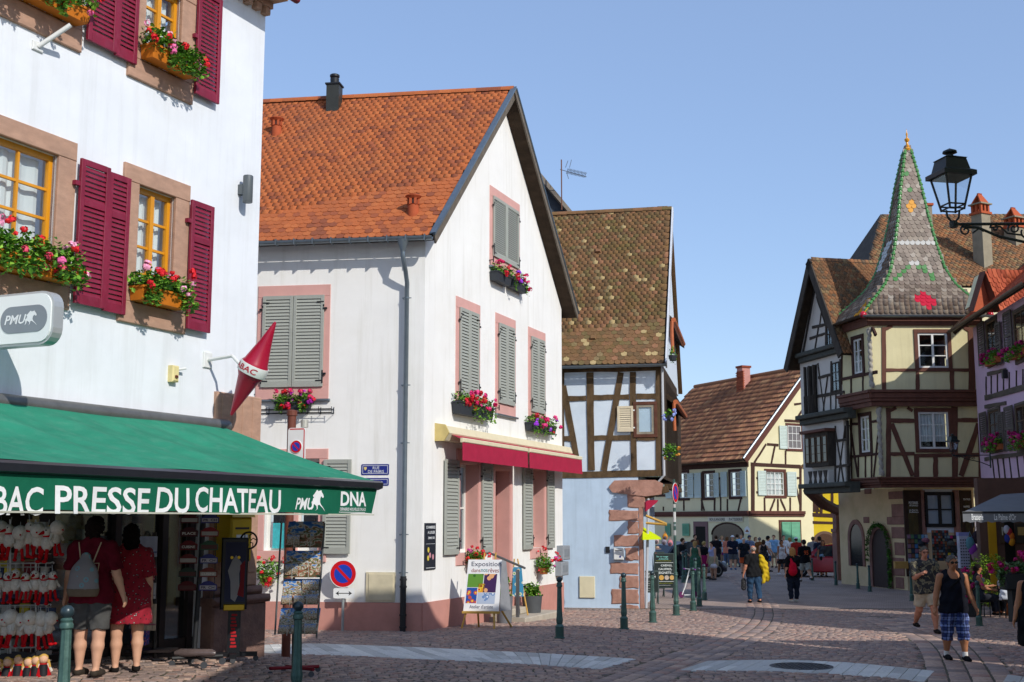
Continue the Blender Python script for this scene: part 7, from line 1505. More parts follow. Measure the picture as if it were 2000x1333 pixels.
far=[(1334,1131,'man in black t-shirt by the dark car, in profile',dict(h=1.78,face=60,top='#1c1c1f',bottom='#3a3d44',bl=.98,arms=((10,8,40),(10,8,40)))),(1359,1134,'woman in long green floral dress behind the scooter',dict(h=1.68,face=150,hair='#b08c58',hl='bob',dress=pattern('green_floral','#2c5a42',['#c03a34','#1c3a2c'],16,.25),hem=.1,sleeve=0,fem=True)),(1376,1131,'woman with short fair hair in black top and pink skirt',dict(h=1.64,face=120,hair='#b59a62',top='#1b1a1d',dress='#9a1f58',hem=.33,fem=True,arms=((15,8,70),(10,8,60)))),(1394,1133,'woman in lavender sleeveless blouse looking down, short dark hair',dict(h=1.64,face=-60,hair='#2b2020',top='#a9acd0',sleeve=0,dress='#a79c80',hem=.36,fem=True,fat=1.12,lean=6)),(1400,1112,'dark-shirted man half hidden behind the woman in the light blue top',dict(h=1.76,face=180,top='#1f1d22',bottom='#33343a',bl=.98)),(1411,1106,'woman in light blue top and purple shorts facing the camera',dict(h=1.7,face=10,hair='#9a8058',hl='bob',top='#8fc0d6',sleeve=0,bottom='#8a1f80',bl=.3,fem=True,legs=(4,2,-3,2))),(1432,1113,'man in navy shirt, white cap and grey shorts',dict(h=1.76,face=5,top='#1b2033',bottom='#55585e',bl=.45,hat=('cap','#d8dade'),shoes='#2a5a80',arms=((15,6,70),(15,6,70),.3),fat=1.1)),(1449,1108,'grey-haired man in pale blue shirt behind the dark polo man',dict(h=1.8,face=-20,hair='#8a7a6c',top='#8fb4d2',bottom='#55606c',bl=.98)),(1454,1121,'man in dark polo shirt with red collar and orange shorts',dict(h=1.72,face=15,hair='#c8c4bc',top='#20242c',bottom='#c0562e',bl=.46,fat=1.12,glasses='dark',arms=((5,12,30),(5,10,12)))),(1465,1111,'man in blue check shirt and blue brimmed hat',dict(h=1.75,face=20,top=pattern('check_shirt','#3a5684',['#a8b8d2','#22324e'],12,typ='CHECK'),bottom='#4a4a48',bl=.98,hat=('brim','#33445c'),arms=((15,8,100),(15,8,90),.2))),(1485,1113,'grey-haired woman in brown top',dict(h=1.68,face=170,hair='#6e6a68',top='#7a4e2a',bottom='#3a3430',bl=.98,fem=True)),(1493,1122,'woman with brown hair in black dotted top seen from behind',dict(h=1.64,face=165,hair='#4a3220',hl='bob',top=pattern('dotted_top','#1a1a1c',['#c8c4bc'],20,.16),sleeve=0,bottom='#2a2c30',bl=.98,fem=True,arms=((20,8,80),(10,18,40)))),(1501,1117,'man in white and red t-shirt and black cap, denim shorts',dict(h=1.76,face=100,top='#d6d4d2',bottom='#34527c',bl=.45,hat=('cap','#1a1a1e'),arms=((5,14,40),(5,10,30)))),(1532,1112,'man in white shirt before the green shutters',dict(h=1.78,face=10,hair='#54443a',top='#d2d6dc',bottom='#4a4c54',bl=.98,arms=((10,8,60),(5,8,10)))),(1528,1123,'woman in white tank top and dark shorts holding a carrier bag',dict(h=1.64,face=15,hair='#5a4030',hl='bob',top='#dcdad8',sleeve=0,bottom='#33302f',bl=.4,fem=True,skin='tan',shoes='#d8d8d6',legs=(10,6,-8,8))),(1557,1117,'person in red top and white cap behind the blonde woman',dict(h=1.7,face=170,top='#a83028',bottom='#4a443c',bl=.98,hat=('cap','#d4d6da'))),(1573,1137,'man in black printed jersey and pale shorts walking away',dict(h=1.76,face=190,hair='#2c2520',top='#19191d',sleeve=.5,bottom='#a4a39a',bl=.48,legs=(18,8,-16,30),shoes='#23262c',socks='#d0d0ce',hat=('cap','#26282c'))),(1603,1124,'man in navy top and dark cap by the red car',dict(h=1.78,face=180,top='#283044',bottom='#6a5848',bl=.45,hat=('cap','#1c1e24'))),(1609,1127,'woman in grey top and pale denim skirt facing the camera',dict(h=1.66,face=0,hair='#5c4030',hl='long',top='#3f4248',sleeve=.2,dress='#7f9cb8',hem=.34,fem=True,skin='tan',arms=((5,8,8),(5,14,40)))),(1421,1108,'woman in coral blouse between the light blue top and the white cap',dict(h=1.66,face=150,hair='#6a4a30',hl='bob',top='#c87a64',bottom='#4a5a72',bl=.98,fem=True)),(1441,1107,'man in olive shirt half hidden behind the white cap man',dict(h=1.78,face=160,hair='#3a2c22',top='#7d8058',bottom='#3c3a36',bl=.98)),(1477,1109,'woman in cream jacket behind the check shirt man',dict(h=1.66,face=30,hair='#8a6a48',hl='bob',top='#cfc6b0',sleeve=.9,bottom='#3a4458',bl=.98,fem=True)),(1513,1109,'man in sky blue t-shirt before the cream bakery wall',dict(h=1.77,face=-30,hair='#4a3a2e',top='#7fa8cc',bottom='#8a7c66',bl=.46)),(1544,1111,'woman in white blouse near the green shutters',dict(h=1.65,face=160,hair='#9a7848',hl='long',top='#dcdcd8',bottom='#5a6a86',bl=.98,fem=True)),(1590,1119,'man in grey polo shirt between the jersey man and the navy top',dict(h=1.76,face=170,hair='#5a4a3c',top='#8a8c90',bottom='#3c4250',bl=.98)),(1358,1110,'dark-haired man standing behind the dark car',dict(h=1.8,face=40,top='#5a3a2a',bottom='#33343a',bl=.98))]
PJ={}
for x,y,lb,k_ in far:PJ[x]=person(x,y,lb,vox=.02,group=GP,**{k2:v2 for k2,v2 in k_.items()if k2 not in('glasses',)})
o,J,M,T,H=PJ[1573];FJ=M@Matrix.Translation(tuple(T(0,-.105,.2)));text('95',FJ,mat('jersey_orange','#d8633a',.8),o,w=.2,h=.18,bold=.02);text('BULLS',M@Matrix.Translation(tuple(T(0,-.1,.29))),MATS['jersey_orange'],o,w=.24,h=.07)if 0 else None
o,J,M,T,H=PJ[1394];w_=J['wl'];blob('shopping_bag','white shopping bag held by the woman in lavender','bag',[(w_+np.array((-.12,.05,-.22)),w_+np.array((.12,.05,-.22)),.09,.09,.7),(w_+np.array((0,0,-.02)),w_+np.array((0.1,.05,-.16)),.012,.012,1),(w_+np.array((0,0,-.02)),w_+np.array((-.1,.05,-.16)),.012,.012,1)],.016,cloth('#cfc6c8'),M)
o,J,M,T,H=PJ[1528];w_=J['wl'];blob('carrier_bag','small white carrier bag of the woman in the white tank top','bag',[(w_+np.array((0,0,-.06)),w_+np.array((0,0,-.28)),.03,.09,.6)],.016,cloth('#c8ccd0'),M)
o,J,M,T,H=PJ[1609];blob('handbag','black shoulder bag of the woman in the denim skirt','bag',[(T(.08,.1,.02),T(.08,.1,-.03),.06,.06,.6),(T(.06,.09,.03),T(-.07,.07,.28),.01,.01,1)],.016,cloth('#1a1b1f'),M)
o,J,M,T,H=person(1990,1352,'woman in black sleeveless dress at the right edge holding a cigarette',1.7,-30,(2,2,-4,3),((2,14,8),(2,12,16)),1.0,'tan','#2c2019','bob',None,0,None,.5,'#1a1a1c',vox=.01,dress='#101013',hem=.28,fem=True,base=(lambda q:Vector((q.x,q.y,gz(q.x,q.y))))(atd(2022,1200,18.6)))
w_=J['wl']+J['fl']*.09*H;t=thing('cigarette','white cigarette between the fingers of the woman at the right edge','cigarette',M);MB().tube([tuple(w_),tuple(w_+np.array((-.01,.02,-.075)))],.006,6).obj('paper_tube',M_whs,t,M)
# ------------------------------------------------------------------ toy rack before the shop
def cm(c):return mat('c_'+c.strip('#'),c,.7,.1,6,0,30,.3)
YK=14.7;kk=YK/2400*1.01
tr=thing('toy_rack','white wire display rack hung with plush storks and dolls','display rack',Matrix.Translation(atd(40,1340,YK+.25)*1))
TRo=WM[tr.name].translation
def rel(px,py,Y=YK+.25):return atd(px,py,Y)-TRo
M_wire=mat('white_wire','#c9c8c4',.4,.05,4,0,10,.5,.3)
for y,x1 in((1100,104),(1182,98),(1265,87)):
 mb=MB();mb.tube([rel(-40,y+2),rel(x1-6,y),rel(x1,y-2),rel(x1+2,y-1),rel(x1,y+1)],.008,5)
 for k in range(9):x=-30+k*15;mb.tube([rel(x,y),rel(x,y+16)],.004,4)
 mb.obj('hook_rail',M_wire,tr)
mb=MB()
for x in(-35,20,70):mb.tube([rel(x,1015,YK+.4),rel(x,1400,YK+.4)],.012,6)
for y in np.arange(1030,1330,26):mb.tube([rel(-40,y,YK+.4),rel(100,y,YK+.4)],.005,4)
mb.obj('wire_grid',M_wire,tr)
rs=random.Random(4);mb=MB();tc=[cm(c)for c in('#7a1f24','#c9b23a','#3c4a6a','#8f8a80','#b8b0a4','#4a2a2a')]
for k in range(60):mb.cm=rs.randint(0,5);p=rel(rs.uniform(-30,100),rs.uniform(1030,1320),YK+.45+rs.uniform(0,.25));s_=rs.uniform(.04,.09);mb.box(p.x-s_,p.x+s_,p.z-s_,p.z+s_,-p.y-.03,-p.y+.03)
tag(mb.obj('packets',tc,tr),None,kind='stuff')
M_fl=mat('white_plush','#cfc9be',.98,.15,40,.6,120,.1);M_rdp=mat('red_felt','#b3141c',.9,.1,20,.3,60,.1);M_skd=cm('#d8ab8a');M_hd=cm('#c29a4a');M_apr=cm('#17171b')
PB={};OR=('leftmost','second from the left','third from the left','fourth from the left','fifth from the left','sixth from the left','rightmost')
def stork(px,py,sc,label,rz,big=False,Y=YK):
 if 'b' not in PB:
  PB['b']=MB().ball((0,0,0),.085,14,10,1,.85,1.25).mesh('body',M_fl,True);PB['h']=MB().ball((0,-.02,.155),.068,14,9).mesh('head',M_fl,True)
  PB['k']=MB().tube([(0,-.07,.15),(0,-.16,.12)],[.028,.008],8).mesh('beak',M_rdp,True);PB['s']=MB().lathe([(.055,.085),(.066,.1),(.055,.115)],14).mesh('scarf',M_rdp,True)
  for n_,sx in(('l',-1),('r',1)):
   PB[n_]=MB().tube([(sx*.035,-.03,-.08),(sx*.05,-.06,-.2),(sx*.05,-.065,-.22)],[.024,.02,.02],8).ball((sx*.055,-.09,-.235),.032,8,6,1,1.4,.8).mesh('leg',M_rdp,True)
   PB['w'+n_]=MB().tube([(sx*.06,0,.07),(sx*.13,-.03,-.03)],[.03,.02],8).mesh('wing',M_fl,True)
  PB['e']=MB().ball((-.034,-.068,.175),.012,6,4).ball((.034,-.068,.175),.012,6,4).mesh('eyes',M_black,True)
  PB['c']=MB().tube([(0,0,.21),(0,.02,.32)],.003,4).mesh('cord',M_wire)
 t=thing('plush_stork',label,'toy',Matrix.Translation(atd(px,py,Y))@Matrix.Rotation(rz,4,'Z')@Matrix.Scale(sc,4),'plush storks on the toy rack')
 for k,n_ in(('b','body'),('k','beak'),('s','scarf'),('l','leg'),('r','leg'),('wl','wing'),('wr','wing'),('e','eyes'),('c','cord')):
  link(n_,PB[k],t)
 link('head',PB['h'],t,WM[t.name]@(Matrix.Translation((0,0,-.1))@Matrix.Scale(1.65,4)if big else I4));return t
for i,x in enumerate((-4,14,30,50,68,86,101)):stork(x,1143+3*(i%2),.72+.05*(i%3),'small plush stork with red legs, %s in the second row'%OR[i],(-.3,.5,.1,-.2,.0,.2,.9)[i],Y=YK+.03*(i%3))
for i,x in enumerate((-6,10,24,40,58,78,94)):stork(x,1228+3*(i%2),.74+.05*(i%3),'big-headed plush stork with red beak, %s in the third row'%OR[i],(-1.2,.3,-.9,.3,.2,.9,1.4)[i],True,Y=YK+.04*(i%2))
for i,x in enumerate((0,18,38,56,74,92,108)):stork(x,1052+5*(i%3),.8+.08*(i%2),'white plush stork puppet in shadow, %s in the top row'%OR[i],(.3,-.5,.4,1.0,.2,-.4,1.1)[i],i%2==0,Y=YK+.06)
DB={}
def doll(px,py,label,rz):
 if not DB:
  DB['d']=MB().lathe([(.12,-.16),(.115,-.12),(.06,.02),(.045,.05)],14).mesh('dress',M_rdp,True);DB['a']=MB().lathe([(.1,-.13),(.062,.025),(.05,.04)],14,(0,-.018,0),.8,1).mesh('apron',M_apr,True)
  DB['h']=MB().ball((0,0,.1),.058,12,8).mesh('head',M_skd,True);DB['r']=MB().ball((0,.014,.112),.062,12,8).tube([(-.055,0,.09),(-.075,-.02,.0)],.018,6).tube([(.055,0,.09),(.075,-.02,.0)],.018,6).mesh('hair',M_hd,True)
  DB['b']=MB().box(-.09,.09,.15,.2,-.01,.015).mesh('bow',M_apr);
  for n_,sx in(('l',-1),('q',1)):DB[n_]=MB().tube([(sx*.045,0,.04),(sx*.1,-.02,-.05)],[.026,.02],8).mesh('arm',M_fl,True)
  DB['t']=MB().tube([(-.03,0,-.15),(-.03,-.02,-.24)],.022,6).tube([(.03,0,-.15),(.03,-.02,-.24)],.022,6).mesh('legs',M_fl)
 t=thing('folk_doll',label,'doll',Matrix.Translation(atd(px,py,YK-.02))@Matrix.Rotation(rz,4,'Z')@Matrix.Scale(.95,4),'dolls on the toy rack')
 for k,n_ in(('d','dress'),('a','apron'),('h','head'),('r','hair'),('b','bow'),('l','arm'),('q','arm'),('t','legs')):link(n_,DB[k],t)
for x,y,rz,lb in((36,1306,.1,'fair-haired doll in red skirt half hidden between two others'),(70,1307,.2,'fair-haired doll in red skirt squeezed next to the sideways one'),(-6,1312,0,'doll in red skirt cut by the left picture edge'),(15,1310,-.1,'fair-haired doll in red skirt and black apron, leftmost whole one'),(55,1310,.1,'fair-haired doll in red skirt and black apron in the middle of its row'),(84,1304,.5,'fair-haired doll turned sideways next to the bollard')):doll(x,y,lb,rz)
ts=thing('towel_stand','dark stand hung with embroidered tea towels in the shop doorway','display rack',Matrix.Translation(gp(296,1290)+Vector((0,0,.15))));b0=WM[ts.name].translation;Yt=b0.y
def rl(px,py,dy=0):return atd(px,py,Yt+dy)-b0
MB().tube([rl(302,1040,.05),rl(302,1285,.05)],.03,6).obj('post',M_shopf,ts);MB().box(-.3,.3,-.03,.0,-.2,.2).obj('foot',M_shopf,ts)
for i,(x0,y0,x1,y1,c,lb)in enumerate(((270,1048,308,1088,'#b9bdd2','white tea towel with blue printed border'),(281,1098,303,1134,'#a83a50','red gingham tea towel'),(287,1139,305,1170,'#c6c8cc','pale grey tea towel with a drawn motif'),(279,1180,306,1232,'#c4b4a0','natural linen tea towel with a wreath print'))):
 t=thing('tea_towel',lb,'towel',Matrix.Translation(b0));a,b=rl(x0,y1,-.02),rl(x1,y0,-.02);mb=MB();n=10
 for k in range(n+1):x=a.x+(b.x-a.x)*k/n;mb.v+=[(x,a.y+.012*math.sin(k*1.3),a.z),(x,a.y+.004*math.sin(k*1.3),b.z)]
 mb.f=[(2*k,2*k+2,2*k+3,2*k+1)for k in range(n)];mb.mi=[0]*n;mb.obj('cloth',pattern('gingham','#8f1f3c',['#d8c8cc','#b85a70'],26,typ='CHECK')if i==1 else cm(c),t,smooth=True)
 h_=b.z-a.z;mb=MB();mb.box(a.x,b.x,a.z+h_*.2,a.z+h_*.26,-a.y+.012,-a.y+.016);mb.obj('border',cm(('#5a6a9a','#7a1030','#8a8c94','#a06a78')[i]),t)
M_gift=pattern('gift_paper','#3a4a9a',['#c8a83a','#a83a7a'],30,.4)
for x,y,w_,h_,lb in((272,1283,.2,.2,'small patterned box beside the doorway'),(325,1272,.24,.2,'patterned box with wrapped umbrellas on the shop step')):
 p=gp(x,y)+Vector((0,0,.16));t=thing('gift_box',lb,'box',Matrix.Translation(p));MB().box(-w_/2,w_/2,0,h_,-.1,.1).obj('carton',M_gift,t)
 for k in range(5):MB().tube([(-.08+k*.04,0,h_),(-.1+k*.05,.02,h_+.2)],.018,6).obj('wrapped_umbrella',(M_gift,cm('#9aa4b0'),cm('#c08a2a'))[k%3],t)
pr_=gp(385,1302);pk=thing('plate_rack','tall rack of small arched souvenir plates in front of the shop pilaster','display rack',Matrix.Translation(pr_));kq=pr_.y/2400
MB().tube([(-.05,0,.1),(0.02,0,290*kq)],.035,8).obj('pole',M_black,pk)
mb=MB()
for x in(-.02,.2,-.2):mb.tube([(x,-.03,125*kq),(x,-.03,290*kq)],.006,5)
mb.obj('wire',M_black,pk)
PC=[('#5a1e22','red'),('#3d3f7a','PR  CH'),('#4a2226','PLACE'),('#8a2a2e',''),('#6a2024','CUISINE'),('#3a5a44',''),('#6a2a2a',''),('#3d3f7a','PR  CH'),('#33443a',''),('#7a3a30','CUISINE'),('#5a1e22',''),('#3d3f7a','PR  CH')]
for i,(c,s_)in enumerate(PC):
 x=-.16 if i%2==0 else .12;z=(278-(i//2)*25.5)*kq;t=thing('souvenir_plate','unlettered %s souvenir plate, row %s of the rack'%(('dark red','','brown','red and white','','green','reddish brown','','dark green','','dull red','')[i],('one','two','three','four','five','six')[i//2])if not s_ or s_=='red' else 'arched souvenir plate reading %s, row %s of the rack'%(s_.replace('  ',' '),('one','two','three','four','five','six')[i//2]),'plate',Matrix.Translation(pr_+Vector((x,-.05,z))),'souvenir plates')
 w_,h_=.12,.062;MB().poly([(-w_,-h_),(w_,-h_),(w_,h_*.3)]+[(w_*.75*math.cos(a),h_*.3+h_*.75*math.sin(a))for a in np.linspace(.2,math.pi-.2,9)]+[(-w_,h_*.3)],0,.01).obj('plate_body',cm(c),t);MB().box(-w_*.9,w_*.9,-h_*.75,h_*.1,.01,.012).obj('name_strip',cm('#b9b4b8' if s_.startswith('PR')else '#5a3a38' if i%3 else '#a8a49c'),t)
 if s_ and s_!='red':text(s_,WM[t.name]@Matrix.Translation((0,-.0135,-h_*.32)),cm('#2c2440' if s_.startswith('PR')else '#d8d4cc'),t,w=w_*1.5,h=h_*.55,bold=.02)
mb=MB()
for a in(0,1.57,3.14,4.71):mb.tube([(0,0,.12),(.34*math.cos(a+.5),.34*math.sin(a+.5),.12)],.025,6)
mb.obj('foot',M_black,pk)
for a in(0,1.57,3.14,4.71):MB().lathe([(.045,-.015),(.045,.015)],12).obj('caster',mat('caster_grey','#4a4c50',.4),pk,Matrix.Translation(pr_+Vector((.34*math.cos(a+.5),.34*math.sin(a+.5),.05)))@Matrix.Rotation(R(90),4,'X'))
t=thing('wrapped_roll','plastic wrapped roll lying on the rack foot','roll',Matrix.Translation(pr_+Vector((0,-.1,.2))));MB().tube([(-.28,0,-.02),(-.2,0,-.01),(.22,-.02,-.01),(.27,-.02,-.02)],[.03,.055,.05,.03],12).obj('wrapping',mat('clear_wrap','#5f5250',.2,.2,8,.2,20,.5),t,smooth=True)
q=WL.uv(452,1050,.25);t=thing('letter_box','yellow post letter box on the corner pilaster','letter box',at(WL,q[0]+.1,q[1],.07));M_py=mat('post_yellow','#c9a400',.4,.06,4,0,10,.45)
MB().bbox(-.26,.26,-.36,.3,0,.3,.03).obj('case',M_py,t);MB().prism([(-.28,0,.3),(-.28,-.33,.3),(-.28,-.3,.36),(-.28,-.0,.4)][::-1],(.56,0,0)).obj('lid',M_py,t);MB().box(-.17,.17,.12,.15,.3,.304).obj('slot',M_black,t);MB().box(-.14,.14,-.12,.04,.3,.303).obj('notice',M_plastic,t)
pc=gp(455,1292);t=thing('coin_stand','slim dark souvenir coin machine on a post with tricolour map picture','vending machine',TM(pc.x,pc.y,pc.z,R(12)));kc=pc.y/2400
MB().bbox(-.21,.17,98*kc,232*kc,-.16,.16,.02).obj('cabinet',mat('black_case','#191a1e',.35),t);MB().box(-.15,.14,112*kc,224*kc,.16,.165).obj('picture',mat('navy_print','#23284a',.5,.1,4),t)
mb=MB();mb.poly([(-.06,118*kc),(.0,112*kc),(.06,130*kc),(.05,165*kc),(.08,185*kc),(0,200*kc),(-.06,188*kc),(-.11,170*kc),(-.07,150*kc)],.165,.168);mb.obj('map_print',cm('#a8a6a8'),t);mb=MB();mb.poly([(.03,125*kc),(.12,120*kc),(.13,190*kc),(.06,180*kc),(.07,150*kc)],.165,.169);mb.obj('red_print',cm('#8a2028'),t)
for x in(-.06,.04):MB().lathe([(.022,0),(.022,.01)],12).obj('coin',mat('brass','#a88a2a',.35,.1,4,0,10,.5,.8),t,WM[t.name]@Matrix.Translation((x,-.165,195*kc))@Matrix.Rotation(R(90),4,'X'))
MB().bbox(-.16,.14,96*kc,108*kc,.13,.2).obj('tray',mat('brass','#a88a2a',.35),t);MB().box(-.09,.09,.12,98*kc,-.04,.04).obj('post',MATS['black_case'],t);[MB().box(-.05+.01*(k_%2),.04-.012*(k_%3),(26+6.5*k_)*kc,(30+6.5*k_)*kc,.04,.043).obj('red_mark',cm('#b01820'),t)for k_ in range(10)]
mb=MB();mb.box(-.3,.34,.07,.13,-.05,.05);mb.box(-.05,.05,.068,.128,-.3,.3);mb.obj('foot',MATS['black_case'],t)
for x,y in((-.28,0),(.32,0),(0,.28),(0,-.28)):MB().lathe([(.04,-.015),(.04,.015)],12).obj('caster',MATS['caster_grey'],t,WM[t.name]@Matrix.Translation((x,y,.04))@Matrix.Rotation(R(90),4,'X'))
p=atd(486,1056,pc.y-.05);t=thing('iron_emblem','round pierced black iron emblem above the coin stand','emblem',Matrix.Translation(p));mb=MB();mb.tube([(.12*math.cos(a),0,.12*math.sin(a))for a in np.linspace(0,2*math.pi,25)],.014,6)
for k in range(6):a=k*math.pi/3;mb.tube([(.03*math.cos(a),0,.03*math.sin(a)),(.07*math.cos(a+.5),0,.07*math.sin(a+.5)),(.12*math.cos(a),0,.12*math.sin(a))],.008,5)
mb.obj('ring',M_black,t);MB().tube([(0,0,-.12),(-.02,.1,-.3)],.012,6).obj('stem',M_black,t)
pp=gp(588,1318);t=thing('postcard_rack','wire rack of large landscape calendars on a red wheeled foot','display rack',Matrix.Translation(pp));kp2=pp.y/2400;F0=pp.copy()
def rp(px,py,dy=0):return atd(px,py,F0.y+dy)-F0
MB().tube([rp(550,1020,-.05),rp(537,1240,-.05)],.014,6).obj('upright',M_grey,t);MB().tube([rp(634,1022,-.05),rp(618,1246,-.05)],.014,6).obj('upright',M_grey,t);MB().tube([rp(575,1018,.05),rp(572,1305,.02)],.02,6).obj('post',M_black,t)
mb=MB();mb.tube([rp(527,1306,-.3),rp(622,1302,.3)],.025,6);mb.tube([rp(560,1302,.3),rp(612,1308,-.3)],.025,6);mb.obj('foot',cm('#7a1420'),t)
for x,y,dy in((528,1314,-.3),(621,1310,.3),(553,1314,.3),(608,1317,-.3)):q=rp(x,y,dy);MB().lathe([(.04,-.015),(.04,.015)],12).obj('caster',MATS['caster_grey'],t,Matrix.Translation(F0+Vector((q.x,q.y,.04)))@Matrix.Rotation(R(90),4,'X'))
def landscape_card(name,hue):
 """printed picture: sky, hills, timbered house"""
 if name in MATS:return MATS[name]
 m=bpy.data.materials.new(name);m.use_nodes=True;N=m.node_tree.nodes;L=m.node_tree.links;b=N['Principled BSDF'];b.inputs['Roughness'].default_value=.3;tc_=N.new('ShaderNodeTexCoord');sp=N.new('ShaderNodeSeparateXYZ');L.new(tc_.outputs['Generated'],sp.inputs[0]);nz=N.new('ShaderNodeTexNoise');nz.inputs['Scale'].default_value=5+hue;nz.inputs['Detail'].default_value=6;L.new(tc_.outputs['Generated'],nz.inputs[0])
 ad=N.new('ShaderNodeMath');ad.operation='MULTIPLY_ADD';ad.inputs[1].default_value=1.1;L.new(nz.outputs[0],ad.inputs[0]);zm_=N.new('ShaderNodeMath');zm_.operation='MULTIPLY';zm_.inputs[1].default_value=.42;L.new(sp.outputs[2],zm_.inputs[0]);L.new(zm_.outputs[0],ad.inputs[2]);cr=N.new('ShaderNodeValToRGB');L.new(ad.outputs[0],cr.inputs[0]);e=cr.color_ramp.elements;cr.color_ramp.interpolation='EASE'
 e[0].position=.42;e[0].color=(*lin('#24401c'),1);e[1].position=1.0;e[1].color=(*lin('#2f62b0'),1)
 for pos,c in((.55,'#6a5a3a'),(.62,'#8f4a2c'),(.68,'#cfc8b4'),(.74,'#46643a'),(.8,'#8a5a3a'),(.86,'#d0ccc0'),(.93,'#4f86c0')):el=e.new(pos);el.color=(*lin(c),1)
 L.new(cr.outputs[0],b.inputs['Base Color']);MATS[name]=m;return m
for i,(x0,y0,x1,y1,xs_)in enumerate(((558,1019,630,1070,3),(554,1076,627,1128,2),(549,1131,625,1181,0),(543,1188,622,1238,-2))):
 c=thing('calendar','glossy village calendar, %s of the four on the wire rack'%('topmost','second from the top','third from the top','lowest')[i],'calendar',Matrix.Translation(F0));a,b=rp(x0,y1,-.04),rp(x1,y0,-.02)
 MB().add([(a.x,a.y-.05,a.z),(b.x,a.y-.05,a.z),(b.x+.03,b.y,b.z),(a.x+.03,b.y,b.z),(a.x,a.y-.03,a.z),(b.x,a.y-.03,a.z),(b.x+.03,b.y+.02,b.z),(a.x+.03,b.y+.02,b.z)],[(0,1,2,3),(7,6,5,4),(0,4,5,1),(1,5,6,2),(2,6,7,3),(3,7,4,0)]).obj('picture_sheet',landscape_card('card_%d'%i,i*2),c)
 for(f0,f1,g0,g1,h_)in([(.55,.98,.55,.95,3),(.04,.3,.04,.35,5),(.36,.62,.04,.35,7),(.68,.97,.04,.4,9)]if i>1 else[(.05,.4,.1,.5,4)]):
  w_=b.x-a.x;z_=b.z-a.z;k0=(g0+g1)/2;yy=a.y-.05+(b.y-a.y+.05)*k0
  MB().box(a.x+w_*f0,a.x+w_*f1,a.z+z_*g0,a.z+z_*g1,-yy+.004+.03*(1-k0),-yy+.026+.02*(1-k0)).obj('small_picture',landscape_card('card_s%d'%h_,h_),c)
 mb=MB()
 for f in(.25,.7):mb.tube([(a.x+(b.x-a.x)*f,a.y-.085,a.z-.02),(a.x+(b.x-a.x)*f,a.y-.07,a.z+(b.z-a.z)*.55)],.004,4)
 mb.tube([(a.x+(b.x-a.x)*.25,a.y-.07,a.z+(b.z-a.z)*.55),(a.x+(b.x-a.x)*.7,a.y-.07,a.z+(b.z-a.z)*.55)],.004,4);mb.obj('wire_holder',M_wire,c)
 # ------------------------------------------------------------------ before the gallery
M_pine=mat('pine_wood','#c49a4a',.6,.15,6,.1,30,stretch=(1,1,.2))
pe_=gp(938,1228);FE=Frame((pe_.x,pe_.y,0),(1,-.12));ez=thing('exhibition_easel','A-frame easel with white exhibition poster before the gallery door','easel',FE.M)
ux0,ux1,zz0,zz1=FE.rect(905,1093,974,1194);tl=.1
tilt=FE.M@Matrix.Translation((0,0,zz0))@Matrix.Rotation(R(-7),4,'X')@Matrix.Translation((0,0,-zz0))
MB().add([(ux0,0,zz0),(ux1,0,zz0),(ux1-.03+.09,0,zz1),(ux0+.09,0,zz1),(ux0,.03,zz0),(ux1,.03,zz0),(ux1+.06,.03,zz1),(ux0+.09,.03,zz1)],[(0,1,2,3),(7,6,5,4),(0,4,5,1),(1,5,6,2),(2,6,7,3),(3,7,4,0)]).obj('poster_board',mat('poster_white','#e2e2e2',.6,.02,3),ez,tilt)
W_=ux1-ux0;H_=zz1-zz0;g0=pe_.z
MB().box(ux0-.02,ux1+.03,zz0-.05,zz0,.0,.06).obj('ledge',M_pine,ez,FE.M)
for a,b in(((ux0+.06,0,zz0-.03),(ux0-.02,-.08,g0)),((ux1-.1,0,zz0-.03),(ux1-.08,-.1,g0)),((ux0+.3,.15,zz0),(ux0+.27,.5,g0)),((ux1+.05,.15,zz0),(ux1+.22,.5,g0))):MB().tube([a,b],.022,6).obj('leg',M_pine,ez,FE.M)
for x in(ux0+.4*W_,ux0+.72*W_):MB().tube([(x+.05,.06,zz0),(x+.12,.25,zz1+.14)],.02,6).obj('strut',M_pine,ez,FE.M)
MB().add([(ux1+.02,.05,zz0),(ux1+.22,.42,zz0-.0),(ux1+.14,.2,zz1-.05),(ux1+.06,.06,zz1)],[(0,1,2,3),(3,2,1,0)]).obj('back_board',cm('#8a8c90'),ez,FE.M)
def et(s_,fx,fz,w_,h_,c,**k):text(s_,tilt@Matrix.Translation((ux0+.02+fx*W_+.09*fz,-.004,zz0+fz*H_)),cm(c),ez,w=w_*W_,h=h_*H_,**k)
et('Exposition',.5,.9,.84,.115,'#27284a');et('dans',.22,.79,.26,.075,'#8a3a34');et('nos',.46,.785,.18,.06,'#3a7a84');et('r\u00eaves',.72,.79,.3,.085,'#8a3a34');et("Atelier d'artiste",.47,.085,.66,.07,'#27284a')
PXs=[(.04,.48,.46,.72,'#5a8a30','green_garden'),(.5,.86,.36,.72,'#3a1c50','violet_figure'),(.04,.34,.1+.05,.45,'#1a4a9a','blue_figure'),(.36,.54,.36,.53,'#d8941c','orange_panel'),(.36,.86,.14,.35,'#a8b4c8','pale_drawing')]
